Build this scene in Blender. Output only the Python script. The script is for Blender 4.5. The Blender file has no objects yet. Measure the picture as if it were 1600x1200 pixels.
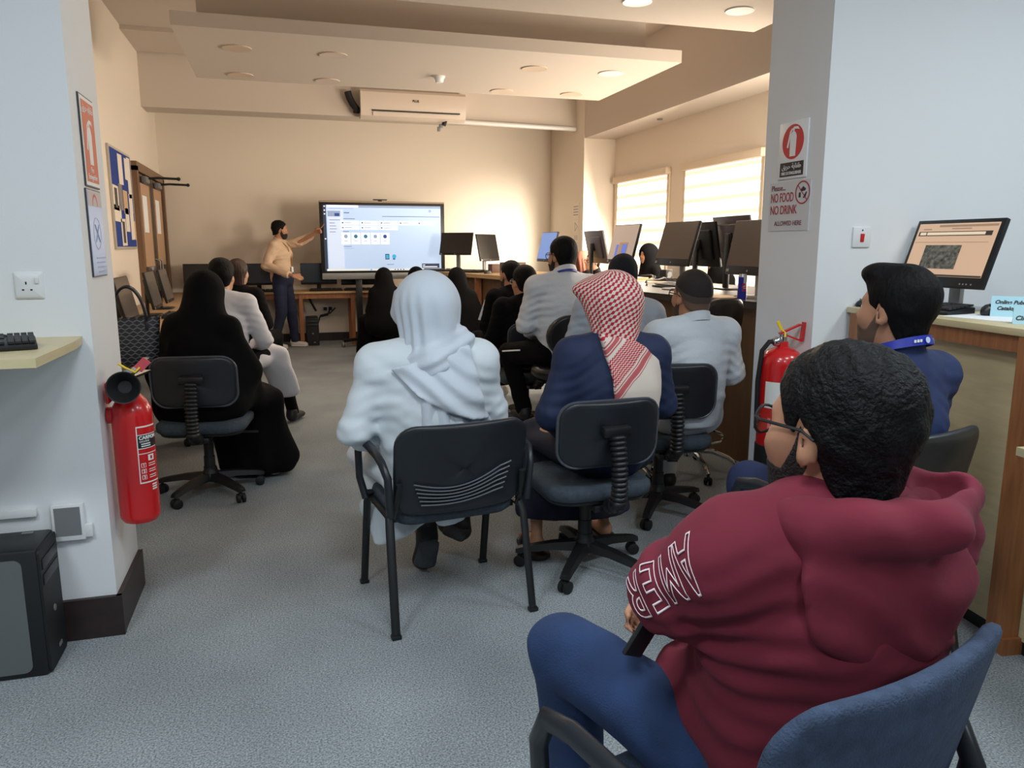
import bpy, bmesh, math, random
import numpy as np
from mathutils import Vector, Matrix, Euler
random.seed(7)
RS = np.random.RandomState(5)
S = bpy.context.scene
COL = S.collection
PI = math.pi

# ---------------------------------------------------------------- camera
CAM_H, FPX, HORIZ, DEPTH_VP = 1.38, 1200.0, 385.0, 440.0
PITCH = math.atan((600 - HORIZ) / FPX)
YAW = math.atan((800 - DEPTH_VP) * math.cos(PITCH) / FPX)
cam_data = bpy.data.cameras.new('camera')
cam_data.sensor_width = 36.0
cam_data.lens = 36.0 * FPX / 1600
cam_data.clip_start = 0.02
cam = bpy.data.objects.new('camera', cam_data)
cam.location = (0, 0, CAM_H)
cam.rotation_euler = (PI / 2 - PITCH, 0, -YAW)
COL.objects.link(cam)
S.camera = cam

# ---------------------------------------------------------------- world, exposure, lights
S.view_settings.view_transform = 'Standard'
S.view_settings.look = 'None'
S.view_settings.exposure = 0.0
S.view_settings.gamma = 1.0
S.view_settings.use_curve_mapping = False
W = bpy.data.worlds.new('outside')
S.world = W
W.use_nodes = True
W.node_tree.nodes['Background'].inputs[0].default_value = (1.0, 0.93, 0.83, 1)
W.node_tree.nodes['Background'].inputs[1].default_value = 3.0

def lamp(name, loc, size, power, color, rot=(0, 0, 0), sy=None, spread=PI):
    l = bpy.data.lights.new(name, 'AREA')
    l.energy = power
    l.color = color
    l.size = size
    if sy:
        l.shape = 'RECTANGLE'
        l.size_y = sy
    l.spread = spread
    o = bpy.data.objects.new(name, l)
    o.location = loc
    o.rotation_euler = rot
    COL.objects.link(o)
    return o
COOL = (0.86, 0.95, 1.0)
WARM = (1.0, 0.84, 0.68)
FRONT_PANELS = [(0.25, 1.0), (2.1, 0.75), (-1.3, 0.3), (0.9, -1.3), (3.6, 1.3)]
for (fx, fy), fp in zip(FRONT_PANELS, (28, 24, 36, 27, 29)):
    lamp('panel_lamp', (fx, fy, 2.955), 0.55, fp, COOL)
# daylight through the two blinds of the far room, plus an added window
for wy, wp, turn in ((9.44, 66, 0.0), (7.50, 76, -0.2), (5.25, 175, -0.75)):      # third window is added, unseen behind the right column, lighting the far wall
    lamp('window_daylight', (4.38, wy, 1.62), 1.25, wp, (1.0, 0.86, 0.68), (0, PI / 2 - 0.20, turn), 1.2)
# added lamp that makes the bright patch of window light on the far wall
lamp('window_gap_daylight', (4.38, 9.05, 1.45), 0.3, 17, (1.0, 0.93, 0.76), (PI / 2 - 0.08, 0, 0.36), 0.4, 0.9)
# dim recessed spots of the far room's ceiling
FAR_SPOTS = [(0.1, 6.9), (1.3, 8.0), (1.8, 6.9), (2.6, 7.4)]
for sx, sy_ in FAR_SPOTS:
    lamp('downlight_lamp', (sx, sy_, 2.93), 0.14, 11, WARM)

# ---------------------------------------------------------------- helpers: space
_F = Vector((math.sin(YAW) * math.cos(PITCH), math.cos(YAW) * math.cos(PITCH), -math.sin(PITCH)))
_R = Vector((math.cos(YAW), -math.sin(YAW), 0))
_U = _R.cross(_F)
_C = Vector((0, 0, CAM_H))
def ray(x, y): return _F * FPX + _R * (x - 800) - _U * (y - 600)
def at(x, y, Y):                       # the point of the plane at room depth Y
    d = ray(x, y); return _C + d * (Y / d.y)
def atX(x, y, X):
    d = ray(x, y); return _C + d * (X / d.x)
def fl(x, y, z=0.0):                   # the point at height z
    d = ray(x, y); return _C + d * ((z - CAM_H) / d.z)
def dp(x, y, d):                       # the point at distance d along the view axis
    return _C + ray(x, y) * (d / FPX)

# ---------------------------------------------------------------- helpers: materials
_M = {}
def L(c):                              # sRGB 0-255 -> linear
    return tuple(((v / 255) / 12.92 if v / 255 <= 0.04045 else ((v / 255 + 0.055) / 1.055) ** 2.4) for v in c) + (1.0,)
def mat(name, col, rough=0.5, metal=0.0, emit=0.0, noise=None, bump=None, spec=None, sheen=0.0, coat=0.0, alpha=None, trans=0.0):
    """noise=(scale, amount[, stretch]) mottles the colour; bump=(scale, strength[, stretch])"""
    if name in _M: return _M[name]
    m = bpy.data.materials.new(name); _M[name] = m
    m.use_nodes = True
    nt = m.node_tree; N = nt.nodes; b = N['Principled BSDF']
    c = L(col)
    b.inputs['Base Color'].default_value = c
    b.inputs['Roughness'].default_value = rough
    b.inputs['Metallic'].default_value = metal
    if spec is not None: b.inputs['Specular IOR Level'].default_value = spec
    if sheen: b.inputs['Sheen Weight'].default_value = sheen
    if coat: b.inputs['Coat Weight'].default_value = coat
    if trans: b.inputs['Transmission Weight'].default_value = trans
    if alpha is not None: b.inputs['Alpha'].default_value = alpha
    if emit:
        b.inputs['Emission Color'].default_value = c
        b.inputs['Emission Strength'].default_value = emit
    def tex(scale, stretch, detail=4):
        tc = N.new('ShaderNodeTexCoord'); mp = N.new('ShaderNodeMapping')
        mp.inputs['Scale'].default_value = stretch or (1, 1, 1)
        t = N.new('ShaderNodeTexNoise'); t.inputs['Scale'].default_value = scale; t.inputs['Detail'].default_value = detail
        nt.links.new(tc.outputs['Object'], mp.inputs[0]); nt.links.new(mp.outputs[0], t.inputs[0])
        return t
    if noise:
        t = tex(noise[0], noise[2] if len(noise) > 2 else None)
        r = N.new('ShaderNodeValToRGB')
        a = noise[1]
        r.color_ramp.elements[0].position = 0.3; r.color_ramp.elements[1].position = 0.7
        r.color_ramp.elements[0].color = tuple(v * (1 - a) for v in c[:3]) + (1,)
        r.color_ramp.elements[1].color = tuple(min(1, v * (1 + a)) for v in c[:3]) + (1,)
        nt.links.new(t.outputs[0], r.inputs[0]); nt.links.new(r.outputs[0], b.inputs['Base Color'])
        if emit: nt.links.new(r.outputs[0], b.inputs['Emission Color'])
    if bump:
        t = tex(bump[0], bump[2] if len(bump) > 2 else None)
        bp = N.new('ShaderNodeBump'); bp.inputs['Strength'].default_value = bump[1]; bp.inputs['Distance'].default_value = 0.02
        nt.links.new(t.outputs[0], bp.inputs['Height']); nt.links.new(bp.outputs[0], b.inputs['Normal'])
    return m

# ---------------------------------------------------------------- helpers: objects
def tag(o, label=None, cat=None, group=None, kind=None):
    if label: o['label'] = label
    if cat: o['category'] = cat
    if group: o['group'] = group
    if kind: o['kind'] = kind
    return o
def thing(name, label, cat, loc=(0, 0, 0), rotz=0.0, group=None):
    o = bpy.data.objects.new(name, None); COL.objects.link(o)
    o.empty_display_size = 0.1
    o.location = loc; o.rotation_euler = (0, 0, rotz)
    return tag(o, label, cat, group)
_KIDS = {}
def link(name, me, m, parent=None, label=None):
    o = bpy.data.objects.new(name, me); COL.objects.link(o)
    for mm in (m if isinstance(m, (list, tuple)) else [m]): me.materials.append(mm)
    if parent is not None:
        o.parent = parent; _KIDS.setdefault(parent.name, []).append(o)
    if label: o['label'] = label
    return o
def copy_tree(o, parent=None):
    c = o.copy(); COL.objects.link(c)
    if parent is not None:
        c.parent = parent; _KIDS.setdefault(parent.name, []).append(c)
    for ch in list(_KIDS.get(o.name, [])): copy_tree(ch, c)
    return c
def dup(o, label, loc=None, rotz=None, group=None):
    c = copy_tree(o)
    c['label'] = label
    if group: c['group'] = group
    if loc is not None: c.location = loc
    if rotz is not None: c.rotation_euler = (0, 0, rotz)
    return c

def basis(d):
    d = Vector(d).normalized()
    a = Vector((0, 0, 1)) if abs(d.z) < 0.95 else Vector((1, 0, 0))
    u = a.cross(d).normalized(); v = d.cross(u)
    return u, v, d

class MB:
    """collects shapes in one bmesh and links them as ONE mesh object"""
    def __init__(s, M=None):
        s.bm = bmesh.new(); s.M = M or Matrix.Identity(4)
    def _v(s, p): return s.bm.verts.new(s.M @ Vector(p))
    def _f(s, vs, mi=0):
        try:
            f = s.bm.faces.new(vs); f.material_index = mi; return f
        except ValueError: return None
    def box(s, c, size, rot=None, bevel=0.0, seg=2, mi=0):
        hx, hy, hz = size[0] / 2, size[1] / 2, size[2] / 2
        R3 = rot if rot is not None else Matrix.Identity(3)
        if not isinstance(R3, Matrix): R3 = Euler(R3).to_matrix()
        R3 = R3.to_3x3()
        vs = [s._v(Vector(c) + R3 @ Vector((x * hx, y * hy, z * hz))) for x in (-1, 1) for y in (-1, 1) for z in (-1, 1)]
        fs = [s._f([vs[i] for i in q], mi) for q in ((0, 1, 3, 2), (4, 6, 7, 5), (0, 4, 5, 1), (2, 3, 7, 6), (0, 2, 6, 4), (1, 5, 7, 3))]
        if bevel > 0:
            es = list({e for f in fs for e in f.edges})
            bmesh.ops.bevel(s.bm, geom=es, offset=bevel, segments=seg, profile=0.5, affect='EDGES')
        return s
    def bar(s, a, b, w, h, bevel=0.0):                # box along a-b, w sideways, h in the other direction
        a, b = Vector(a), Vector(b); u, v, d = basis(b - a)
        R3 = Matrix((u, v, d)).transposed()
        return s.box((a + b) / 2, (w, h, (b - a).length), R3, bevel)
    def loft(s, rings, cap=True, mi=0, closed=True):
        rows = [[s._v(p) for p in r] for r in rings]
        n = len(rows[0])
        for i in range(len(rows) - 1):
            for j in range(n if closed else n - 1):
                k = (j + 1) % n
                s._f([rows[i][j], rows[i][k], rows[i + 1][k], rows[i + 1][j]], mi)
        if cap and closed:
            s._f(rows[0][::-1], mi); s._f(rows[-1], mi)
        return s
    def cyl(s, a, b, r0, r1=None, n=20, mi=0):
        r1 = r0 if r1 is None else r1
        u, v, d = basis(Vector(b) - Vector(a))
        ring = lambda p, r: [Vector(p) + (u * math.cos(t) + v * math.sin(t)) * r for t in [2 * PI * i / n for i in range(n)]]
        return s.loft([ring(a, r0), ring(b, r1)], mi=mi)
    def lathe(s, prof, o=(0, 0, 0), axis=(0, 0, 1), n=28, mi=0, sx=1.0):
        u, v, d = basis(axis); o = Vector(o)
        rings = [[o + d * z + (u * math.cos(t) * sx + v * math.sin(t)) * max(r, 1e-4) for t in [2 * PI * i / n for i in range(n)]] for r, z in prof]
        return s.loft(rings, mi=mi)
    def tube(s, pts, r, n=10, closed=False, ry=None, up=None):
        pts = [Vector(p) for p in pts]; m = len(pts); rings = []
        u = None
        for i, p in enumerate(pts):
            if closed: t = pts[(i + 1) % m] - pts[i - 1]
            else: t = pts[min(i + 1, m - 1)] - pts[max(i - 1, 0)]
            t.normalize()
            if up is not None:
                v = Vector(up).cross(t).normalized(); w = t.cross(v)
            else:
                if u is None: u = basis(t)[0]
                u = (u - t * u.dot(t)).normalized(); v = u; w = t.cross(u)
            rr = r[i] if isinstance(r, (list, tuple)) else r
            r2 = rr if ry is None else ry
            rings.append([p + v * math.cos(a) * rr + w * math.sin(a) * r2 for a in [2 * PI * k / n for k in range(n)]])
        if closed: rings.append(rings[0])
        if closed:
            rows = [[s._v(p) for p in q] for q in rings[:-1]]; rows.append(rows[0])
            for i in range(m):
                for j in range(n):
                    k = (j + 1) % n
                    s._f([rows[i][j], rows[i][k], rows[i + 1][k], rows[i + 1][j]])
            return s
        return s.loft(rings)
    def prism(s, poly, y0, y1, mi=0):                 # outline in local XZ, thickness along Y
        a = [s._v((x, y0, z)) for x, z in poly]; b = [s._v((x, y1, z)) for x, z in poly]
        s._f(a, mi); s._f(b[::-1], mi); n = len(poly)
        for i in range(n):
            j = (i + 1) % n
            s._f([a[j], a[i], b[i], b[j]], mi)
        return s
    def ring(s, c, r0, r1, y0, y1, n=40, sx=1.0, a0=0.0, a1=2 * PI):   # flat washer in local XZ
        c = Vector(c); full = abs(a1 - a0 - 2 * PI) < 1e-6; m = n if full else n + 1
        def R(r, y): return [s._v((c.x + r * sx * math.cos(t), y, c.z + r * math.sin(t))) for t in [a0 + (a1 - a0) * i / n for i in range(m)]]
        A, B, Cc, D = R(r0, y0), R(r1, y0), R(r1, y1), R(r0, y1)
        for i in range(m if full else m - 1):
            j = (i + 1) % m
            for P, Q in ((A, B), (B, Cc), (Cc, D), (D, A)): s._f([P[i], P[j], Q[j], Q[i]])
        return s
    def sph(s, c, r, n=16, mi=0):
        r = (r, r, r) if not isinstance(r, (tuple, list)) else r
        prof = [(math.sin(PI * i / n), -math.cos(PI * i / n)) for i in range(n + 1)]
        rings = [[Vector(c) + Vector((math.cos(t) * max(q, 1e-3) * r[0], math.sin(t) * max(q, 1e-3) * r[1], z * r[2])) for t in [2 * PI * k / (2 * n) for k in range(2 * n)]] for q, z in prof]
        return s.loft(rings, mi=mi)
    def build(s, name, m, parent=None, label=None, ang=35, flat=False, mats=None):
        me = bpy.data.meshes.new(name)
        bmesh.ops.recalc_face_normals(s.bm, faces=s.bm.faces)
        s.bm.to_mesh(me); s.bm.free()
        if not flat:
            me.polygons.foreach_set('use_smooth', [True] * len(me.polygons))
            me.set_sharp_from_angle(angle=math.radians(ang))
        return link(name, me, m, parent, label)
def struct(name, mb, m):
    o = mb.build(name, m); o['kind'] = 'structure'; return o
def rrect(w, h, r, n=6, cx=0, cz=0):
    pts = []
    for sx, sz, a in ((1, 1, 0), (-1, 1, 90), (-1, -1, 180), (1, -1, 270)):
        for i in range(n + 1):
            t = math.radians(a + 90 * i / n)
            pts.append((cx + sx * (w / 2 - r) + r * math.cos(t), cz + sz * (h / 2 - r) + r * math.sin(t)))
    return pts
def text_mesh(txt, size, depth=0.0006, align='CENTER', bold=0.0, sx=1.0, shear=0.0):
    cu = bpy.data.curves.new('lettering', 'FONT'); cu.body = txt; cu.size = size
    cu.align_x = align; cu.align_y = 'CENTER'; cu.extrude = depth; cu.offset = bold; cu.shear = shear
    o = bpy.data.objects.new('lettering', cu); COL.objects.link(o)
    dg = bpy.context.evaluated_depsgraph_get(); dg.update()
    me = bpy.data.meshes.new_from_object(o.evaluated_get(dg))
    bpy.data.objects.remove(o); bpy.data.curves.remove(cu)
    me.transform(Matrix.Diagonal((sx, 1, 1, 1)))
    me.transform(Matrix.Rotation(PI / 2, 4, 'X'))      # stands in XZ, faces -Y
    return me
def text(txt, size, m, parent, x, z, y, name='lettering', **k):
    me = text_mesh(txt, size, **k)
    me.transform(Matrix.Translation((x, y, z)))
    return link(name, me, m, parent)
FACE_L, FACE_R = PI / 2, -PI / 2      # a flat thing on a wall facing +X / facing -X
# ================================================================ the setting
m_white = mat('wall_paint_white', (226, 228, 230), 0.7, bump=(220, 0.03))
m_cream = mat('wall_paint_cream', (228, 217, 203), 0.75, bump=(180, 0.03))
m_ceil = mat('ceiling_paint', (204, 193, 182), 0.8)
m_brown = mat('baseboard_brown', (46, 34, 33), 0.45, noise=(30, 0.15))
m_plaster = mat('white_plastic', (225, 226, 226), 0.35)
m_black = mat('black_plastic', (22, 23, 25), 0.42)
m_blackmat = mat('black_matte', (17, 18, 20), 0.6)
m_chrome = mat('chrome', (205, 208, 212), 0.12, 1.0)
m_grey = mat('grey_plastic', (120, 122, 124), 0.4)
m_ply = mat('counter_laminate', (205, 190, 150), 0.4, noise=(7, 0.08, (1, 1, 6)))
m_oak = mat('timber_edge', (152, 98, 60), 0.45, noise=(9, 0.22, (6, 6, 0.6)))
m_desk = mat('desk_laminate', (186, 152, 108), 0.4, noise=(8, 0.08, (1, 5, 1)))
m_dark = mat('dark_worktop', (52, 47, 44), 0.4)
m_panel = mat('brown_panel', (112, 84, 58), 0.5, noise=(5, 0.12, (5, 5, 0.6)))
m_paper = mat('paper_white', (238, 240, 242), 0.7)

# carpet
mc = bpy.data.materials.new('carpet'); mc.use_nodes = True
nt = mc.node_tree; N = nt.nodes; b = N['Principled BSDF']
tc = N.new('ShaderNodeTexCoord')
n1 = N.new('ShaderNodeTexNoise'); n1.inputs['Scale'].default_value = 170; n1.inputs['Detail'].default_value = 8
n2 = N.new('ShaderNodeTexNoise'); n2.inputs['Scale'].default_value = 1.3; n2.inputs['Detail'].default_value = 6
nt.links.new(tc.outputs['Object'], n1.inputs[0]); nt.links.new(tc.outputs['Object'], n2.inputs[0])
r1 = N.new('ShaderNodeValToRGB')
r1.color_ramp.elements[0].position = 0.30; r1.color_ramp.elements[0].color = L((92, 99, 102))
r1.color_ramp.elements[1].position = 0.70; r1.color_ramp.elements[1].color = L((184, 192, 196))
r2 = N.new('ShaderNodeValToRGB')
r2.color_ramp.elements[0].position = 0.35; r2.color_ramp.elements[0].color = (0.74, 0.74, 0.75, 1)
r2.color_ramp.elements[1].position = 0.62; r2.color_ramp.elements[1].color = (1, 1, 1, 1)
mx = N.new('ShaderNodeMix'); mx.data_type = 'RGBA'; mx.blend_type = 'MULTIPLY'; mx.inputs[0].default_value = 1
nt.links.new(n1.outputs[0], r1.inputs[0]); nt.links.new(n2.outputs[0], r2.inputs[0])
nt.links.new(r1.outputs[0], mx.inputs[6]); nt.links.new(r2.outputs[0], mx.inputs[7])
nt.links.new(mx.outputs[2], b.inputs['Base Color'])
b.inputs['Roughness'].default_value = 0.95
bp = N.new('ShaderNodeBump'); bp.inputs['Strength'].default_value = 0.25; bp.inputs['Distance'].default_value = 0.004
nt.links.new(n1.outputs[0], bp.inputs['Height']); nt.links.new(bp.outputs[0], b.inputs['Normal'])

XL, XR, YB, XP = -1.55, 4.55, 11.7, 4.083          # left wall, window wall, back wall, pilaster side
YF, YF2, XA, XB = 2.88, 3.31, -0.63, 2.24          # the opening between the two wall ends
ZC = 3.72
struct('floor', MB().box((1.0, 4.2, -0.05), (11, 16, 0.1)), mc)
struct('wall_back', MB().box((1.5, YB + 0.1, 1.9), (6.6, 0.2, 3.9)), m_cream)
struct('wall_left', MB().box((XL - 0.1, 7.55, 1.9), (0.2, 8.5, 3.9)), m_cream)
# window wall in pieces around two openings and the added third one
WIN = [(8.78, 10.12), (6.88, 8.2), (4.6, 5.92)]; WZ0, WZ1 = 0.95, 2.22
wr = MB()
ys = [3.2, 6.88, 8.2, 8.78, 10.12, 11.9]
for y0, y1, full in ((3.2, 4.6, 1), (4.6, 5.92, 0), (5.92, 6.88, 1), (6.88, 8.2, 0), (8.2, 8.78, 1), (8.78, 10.12, 0), (10.12, 11.9, 1)):
    if full: wr.box((XR + 0.12, (y0 + y1) / 2, 1.9), (0.24, y1 - y0, 3.9))
    else:
        wr.box((XR + 0.12, (y0 + y1) / 2, WZ0 / 2), (0.24, y1 - y0, WZ0))
        wr.box((XR + 0.12, (y0 + y1) / 2, (WZ1 + 3.85) / 2), (0.24, y1 - y0, 3.85 - WZ1))
struct('wall_right', wr, m_cream)
struct('wall_right_return', MB().box((XP + 0.25, (10.3 + YB) / 2, 1.9), (0.5, YB - 10.3, 3.9)), m_cream)
struct('wall_front_left', MB().box((-2.6 + (XA + 2.6) / 2 - 1.0, (YF + YF2) / 2, 1.7), (XA + 4.6, YF2 - YF, 3.6)), m_white)
struct('wall_front_right', MB().box(((XB + 6.0) / 2, (YF + YF2) / 2, 1.7), (6.0 - XB, YF2 - YF, 3.6)), m_white)
struct('wall_front_header', MB().box(((XA + XB) / 2, (YF + YF2) / 2, 3.22), (XB - XA, YF2 - YF, 0.56)), m_white)
struct('wall_near_left', MB().box((-4.5, -0.2, 1.5), (0.2, 6.4, 3.2)), m_white)
struct('wall_near_right', MB().box((5.9, -0.2, 1.5), (0.2, 6.4, 3.2)), m_white)
struct('wall_behind', MB().box((0.7, -3.4, 1.5), (10.6, 0.2, 3.2)), m_white)
struct('ceiling', MB().box((1.5, 7.5, ZC + 0.05), (6.6, 8.9, 0.1)), m_ceil)
struct('ceiling_near', MB().box((0.7, -0.3, 3.05), (10.6, 6.4, 0.1)), m_white)
# beams and dropped ceiling panels
struct('trim_back_beam', MB().box((1.27, 10.84, 3.39), (5.65, 0.42, 0.68)), m_ceil)
struct('trim_right_beam', MB().box(((XP + XR) / 2 + 0.02, 6.75, 3.29), (XR - XP + 0.02, 7.12, 0.88)), m_ceil)
struct('ceiling_step', MB().box((-0.3, 10.1, ZC - 0.02), (2.5, 1.0, 0.05)), m_ceil)
pn = MB().box((1.36, 7.27, 3.0), (4.1, 1.84, 0.1)).box((1.33, 7.4, 3.36), (3.72, 1.55, 0.66))
struct('ceiling_dropped_panel', pn, m_ceil)
struct('ceiling_dropped_panel_near', MB().box((1.375, 4.42, 3.0), (4.15, 1.82, 0.1)).box((1.3, 4.35, 3.36), (3.7, 1.4, 0.66)), m_ceil)
# baseboards
bl = MB().box((-1.6, YF - 0.008, 0.075), (1.98, 0.02, 0.15)).box((XA + 0.008, (YF + YF2) / 2 - 0.008, 0.075), (0.018, YF2 - YF + 0.016, 0.15))
struct('baseboard_left', bl, m_brown)
struct('baseboard_right', MB().box((XB - 0.008, (YF + YF2) / 2, 0.05), (0.016, YF2 - YF, 0.1)), m_white)
struct('baseboard_back', MB().box((1.3, YB - 0.01, 0.06), (5.6, 0.02, 0.12)), m_brown)
# windows: frames, panes, and their blinds
m_alu = mat('window_frame_aluminium', (190, 182, 170), 0.4)
m_glass = bpy.data.materials.new('window_glass'); m_glass.use_nodes = True
g = m_glass.node_tree; g.nodes.clear()
go = g.nodes.new('ShaderNodeOutputMaterial'); gm = g.nodes.new('ShaderNodeMixShader'); gt = g.nodes.new('ShaderNodeBsdfTransparent'); gg = g.nodes.new('ShaderNodeBsdfGlossy')
gg.inputs['Roughness'].default_value = 0.05; gm.inputs[0].default_value = 0.07
g.links.new(gt.outputs[0], gm.inputs[1]); g.links.new(gg.outputs[0], gm.inputs[2]); g.links.new(gm.outputs[0], go.inputs[0])
# daylit zebra blind: sheer and dense bands, glowing with the daylight behind
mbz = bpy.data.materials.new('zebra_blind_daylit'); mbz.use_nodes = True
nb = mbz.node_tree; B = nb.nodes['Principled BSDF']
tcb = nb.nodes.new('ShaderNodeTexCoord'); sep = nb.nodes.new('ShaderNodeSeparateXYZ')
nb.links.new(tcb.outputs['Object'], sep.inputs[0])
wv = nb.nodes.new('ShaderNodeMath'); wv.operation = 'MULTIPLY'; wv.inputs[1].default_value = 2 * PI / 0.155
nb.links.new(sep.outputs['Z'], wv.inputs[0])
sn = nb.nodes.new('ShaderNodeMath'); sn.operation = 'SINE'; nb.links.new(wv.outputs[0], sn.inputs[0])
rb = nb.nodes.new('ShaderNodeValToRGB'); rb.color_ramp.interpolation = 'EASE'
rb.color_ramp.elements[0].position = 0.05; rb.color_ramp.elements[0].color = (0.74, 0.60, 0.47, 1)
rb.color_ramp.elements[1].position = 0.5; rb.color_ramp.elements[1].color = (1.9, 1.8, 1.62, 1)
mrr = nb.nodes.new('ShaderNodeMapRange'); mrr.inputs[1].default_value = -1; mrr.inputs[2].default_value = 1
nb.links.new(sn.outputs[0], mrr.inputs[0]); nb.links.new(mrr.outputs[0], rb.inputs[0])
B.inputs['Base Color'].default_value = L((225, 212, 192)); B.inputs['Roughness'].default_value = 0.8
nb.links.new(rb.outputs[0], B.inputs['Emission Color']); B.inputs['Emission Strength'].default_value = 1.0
m_cass = mat('blind_cassette', (214, 196, 174), 0.5)
BL = [('pale striped window blind beside the far pilaster', 8.62, 10.2), ('pale striped window blind nearest to the white column', 6.68, 8.3), ('pale striped window blind hidden behind the white column', 4.45, 6.07)]
for i, ((y0, y1), (lab, b0, b1)) in enumerate(zip(WIN, BL)):
    f = MB()
    ym = (y0 + y1) / 2; zm = (WZ0 + WZ1) / 2
    for yy in (y0 + 0.025, y1 - 0.025, y0 + (y1 - y0) * 0.52): f.box((XR + 0.12, yy, zm), (0.06, 0.05, WZ1 - WZ0))
    for zz in (WZ0 + 0.025, WZ1 - 0.025): f.box((XR + 0.12, ym, zz), (0.06, y1 - y0, 0.05))
    w = struct('window_%d' % (i + 1), f, m_alu)  # the last window is an unseen addition, there for its light
    MB().box((XR + 0.12, ym, zm), (0.006, y1 - y0 - 0.09, WZ1 - WZ0 - 0.09)).build('pane', m_glass, w)
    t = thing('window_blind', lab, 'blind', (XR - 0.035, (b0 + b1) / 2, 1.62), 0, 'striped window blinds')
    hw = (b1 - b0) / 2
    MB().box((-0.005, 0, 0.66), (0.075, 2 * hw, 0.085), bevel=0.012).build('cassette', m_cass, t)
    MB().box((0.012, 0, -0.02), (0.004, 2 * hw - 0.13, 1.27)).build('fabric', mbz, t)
    MB().box((0.012, 0, -0.665), (0.02, 2 * hw - 0.12, 0.03)).build('bottom_rail', m_cass, t)
    for s_ in (-1, 1): MB().box((0.02, s_ * (hw - 0.035), -0.02), (0.022, 0.05, 1.27)).build('side_channel', m_cass, t)
# near-room ceiling panel lamps and far-room recessed spots
m_lit = mat('lit_diffuser', (235, 245, 255), 0.5, emit=2.5)
for i, (fx, fy) in enumerate(FRONT_PANELS):
    t = thing('ceiling_light', 'square white panel light in the near ceiling', 'ceiling light', (fx, fy, 2.99), 0, 'panel lights of the near ceiling')
    MB().box((0, 0, 0), (0.62, 0.62, 0.02)).build('frame', m_plaster, t)
    MB().box((0, 0, -0.012), (0.57, 0.57, 0.006)).build('diffuser', m_lit, t)
m_spot = mat('downlight_face', (222, 202, 180), 0.5, emit=0.25)
m_spoton = mat('downlight_face_bright', (245, 225, 200), 0.5, emit=0.45)
m_rim = mat('downlight_rim', (205, 186, 168), 0.4)
SP = [((370, 75), 0), ((376, 117), 0), ((521, 86), 0), ((512, 126), 0), ((835, 107), 1), ((784, 142), 1), ((955, 114), 0), ((893, 147), 0)]
wh = ['at the panel front left', 'at the panel back left', 'second from the left in the front row', 'second from the left in the back row', 'bright, above the wall screen\'s right', 'bright, past the air conditioner\'s end', 'at the panel front right corner', 'at the panel back right corner']
for (p, on), w in zip(SP, wh):
    q = fl(p[0], p[1], 2.95)
    t = thing('downlight', 'round recessed ceiling spot ' + w, 'ceiling light', q, 0, 'recessed spots of the dropped panel')
    MB().lathe([(0.085, 0), (0.115, 0), (0.115, -0.008), (0.085, -0.006)], n=32).build('rim', m_rim, t)
    MB().cyl((0, 0, 0.0), (0, 0, -0.004), 0.086, n=32).build('lens', m_spoton if on else m_spot, t)
for p, w in (((996, 2), 'ringed, cut by the top edge of the picture'), ((1156, 16), 'nearest the white column')):
    q = fl(p[0], p[1], 2.95)
    t = thing('downlight', 'round recessed spot in the nearest panel, ' + w, 'ceiling light', q, 0, 'recessed spots of the near panel')
    MB().lathe([(0.072, 0), (0.095, 0), (0.095, -0.008), (0.072, -0.006)], n=32).build('rim', m_plaster, t)
    MB().cyl((0, 0, 0.0), (0, 0, -0.004), 0.073, n=32).build('lens', m_spot if 'column' in w else m_spoton, t)
# ================================================================ furniture builders
m_seat = mat('seat_fabric_grey_blue', (58, 68, 78), 0.9, noise=(60, 0.2), bump=(300, 0.2))
m_shell = mat('chair_shell_black', (30, 34, 40), 0.38)
m_rimw = mat('chair_rim', (70, 75, 82), 0.35)
m_denimfab = mat('seat_fabric_blue', (54, 68, 92), 0.95, noise=(40, 0.22), bump=(260, 0.35))
m_lblue = mat('seat_fabric_light_blue', (80, 135, 195), 0.9, noise=(50, 0.15))
m_leath = mat('black_leatherette', (16, 17, 20), 0.34)
m_mon = mat('monitor_black', (20, 20, 22), 0.4)
m_moff = mat('screen_off', (26, 25, 25), 0.22)
m_silver = mat('stand_silver', (150, 150, 150), 0.35, 0.4)

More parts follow.
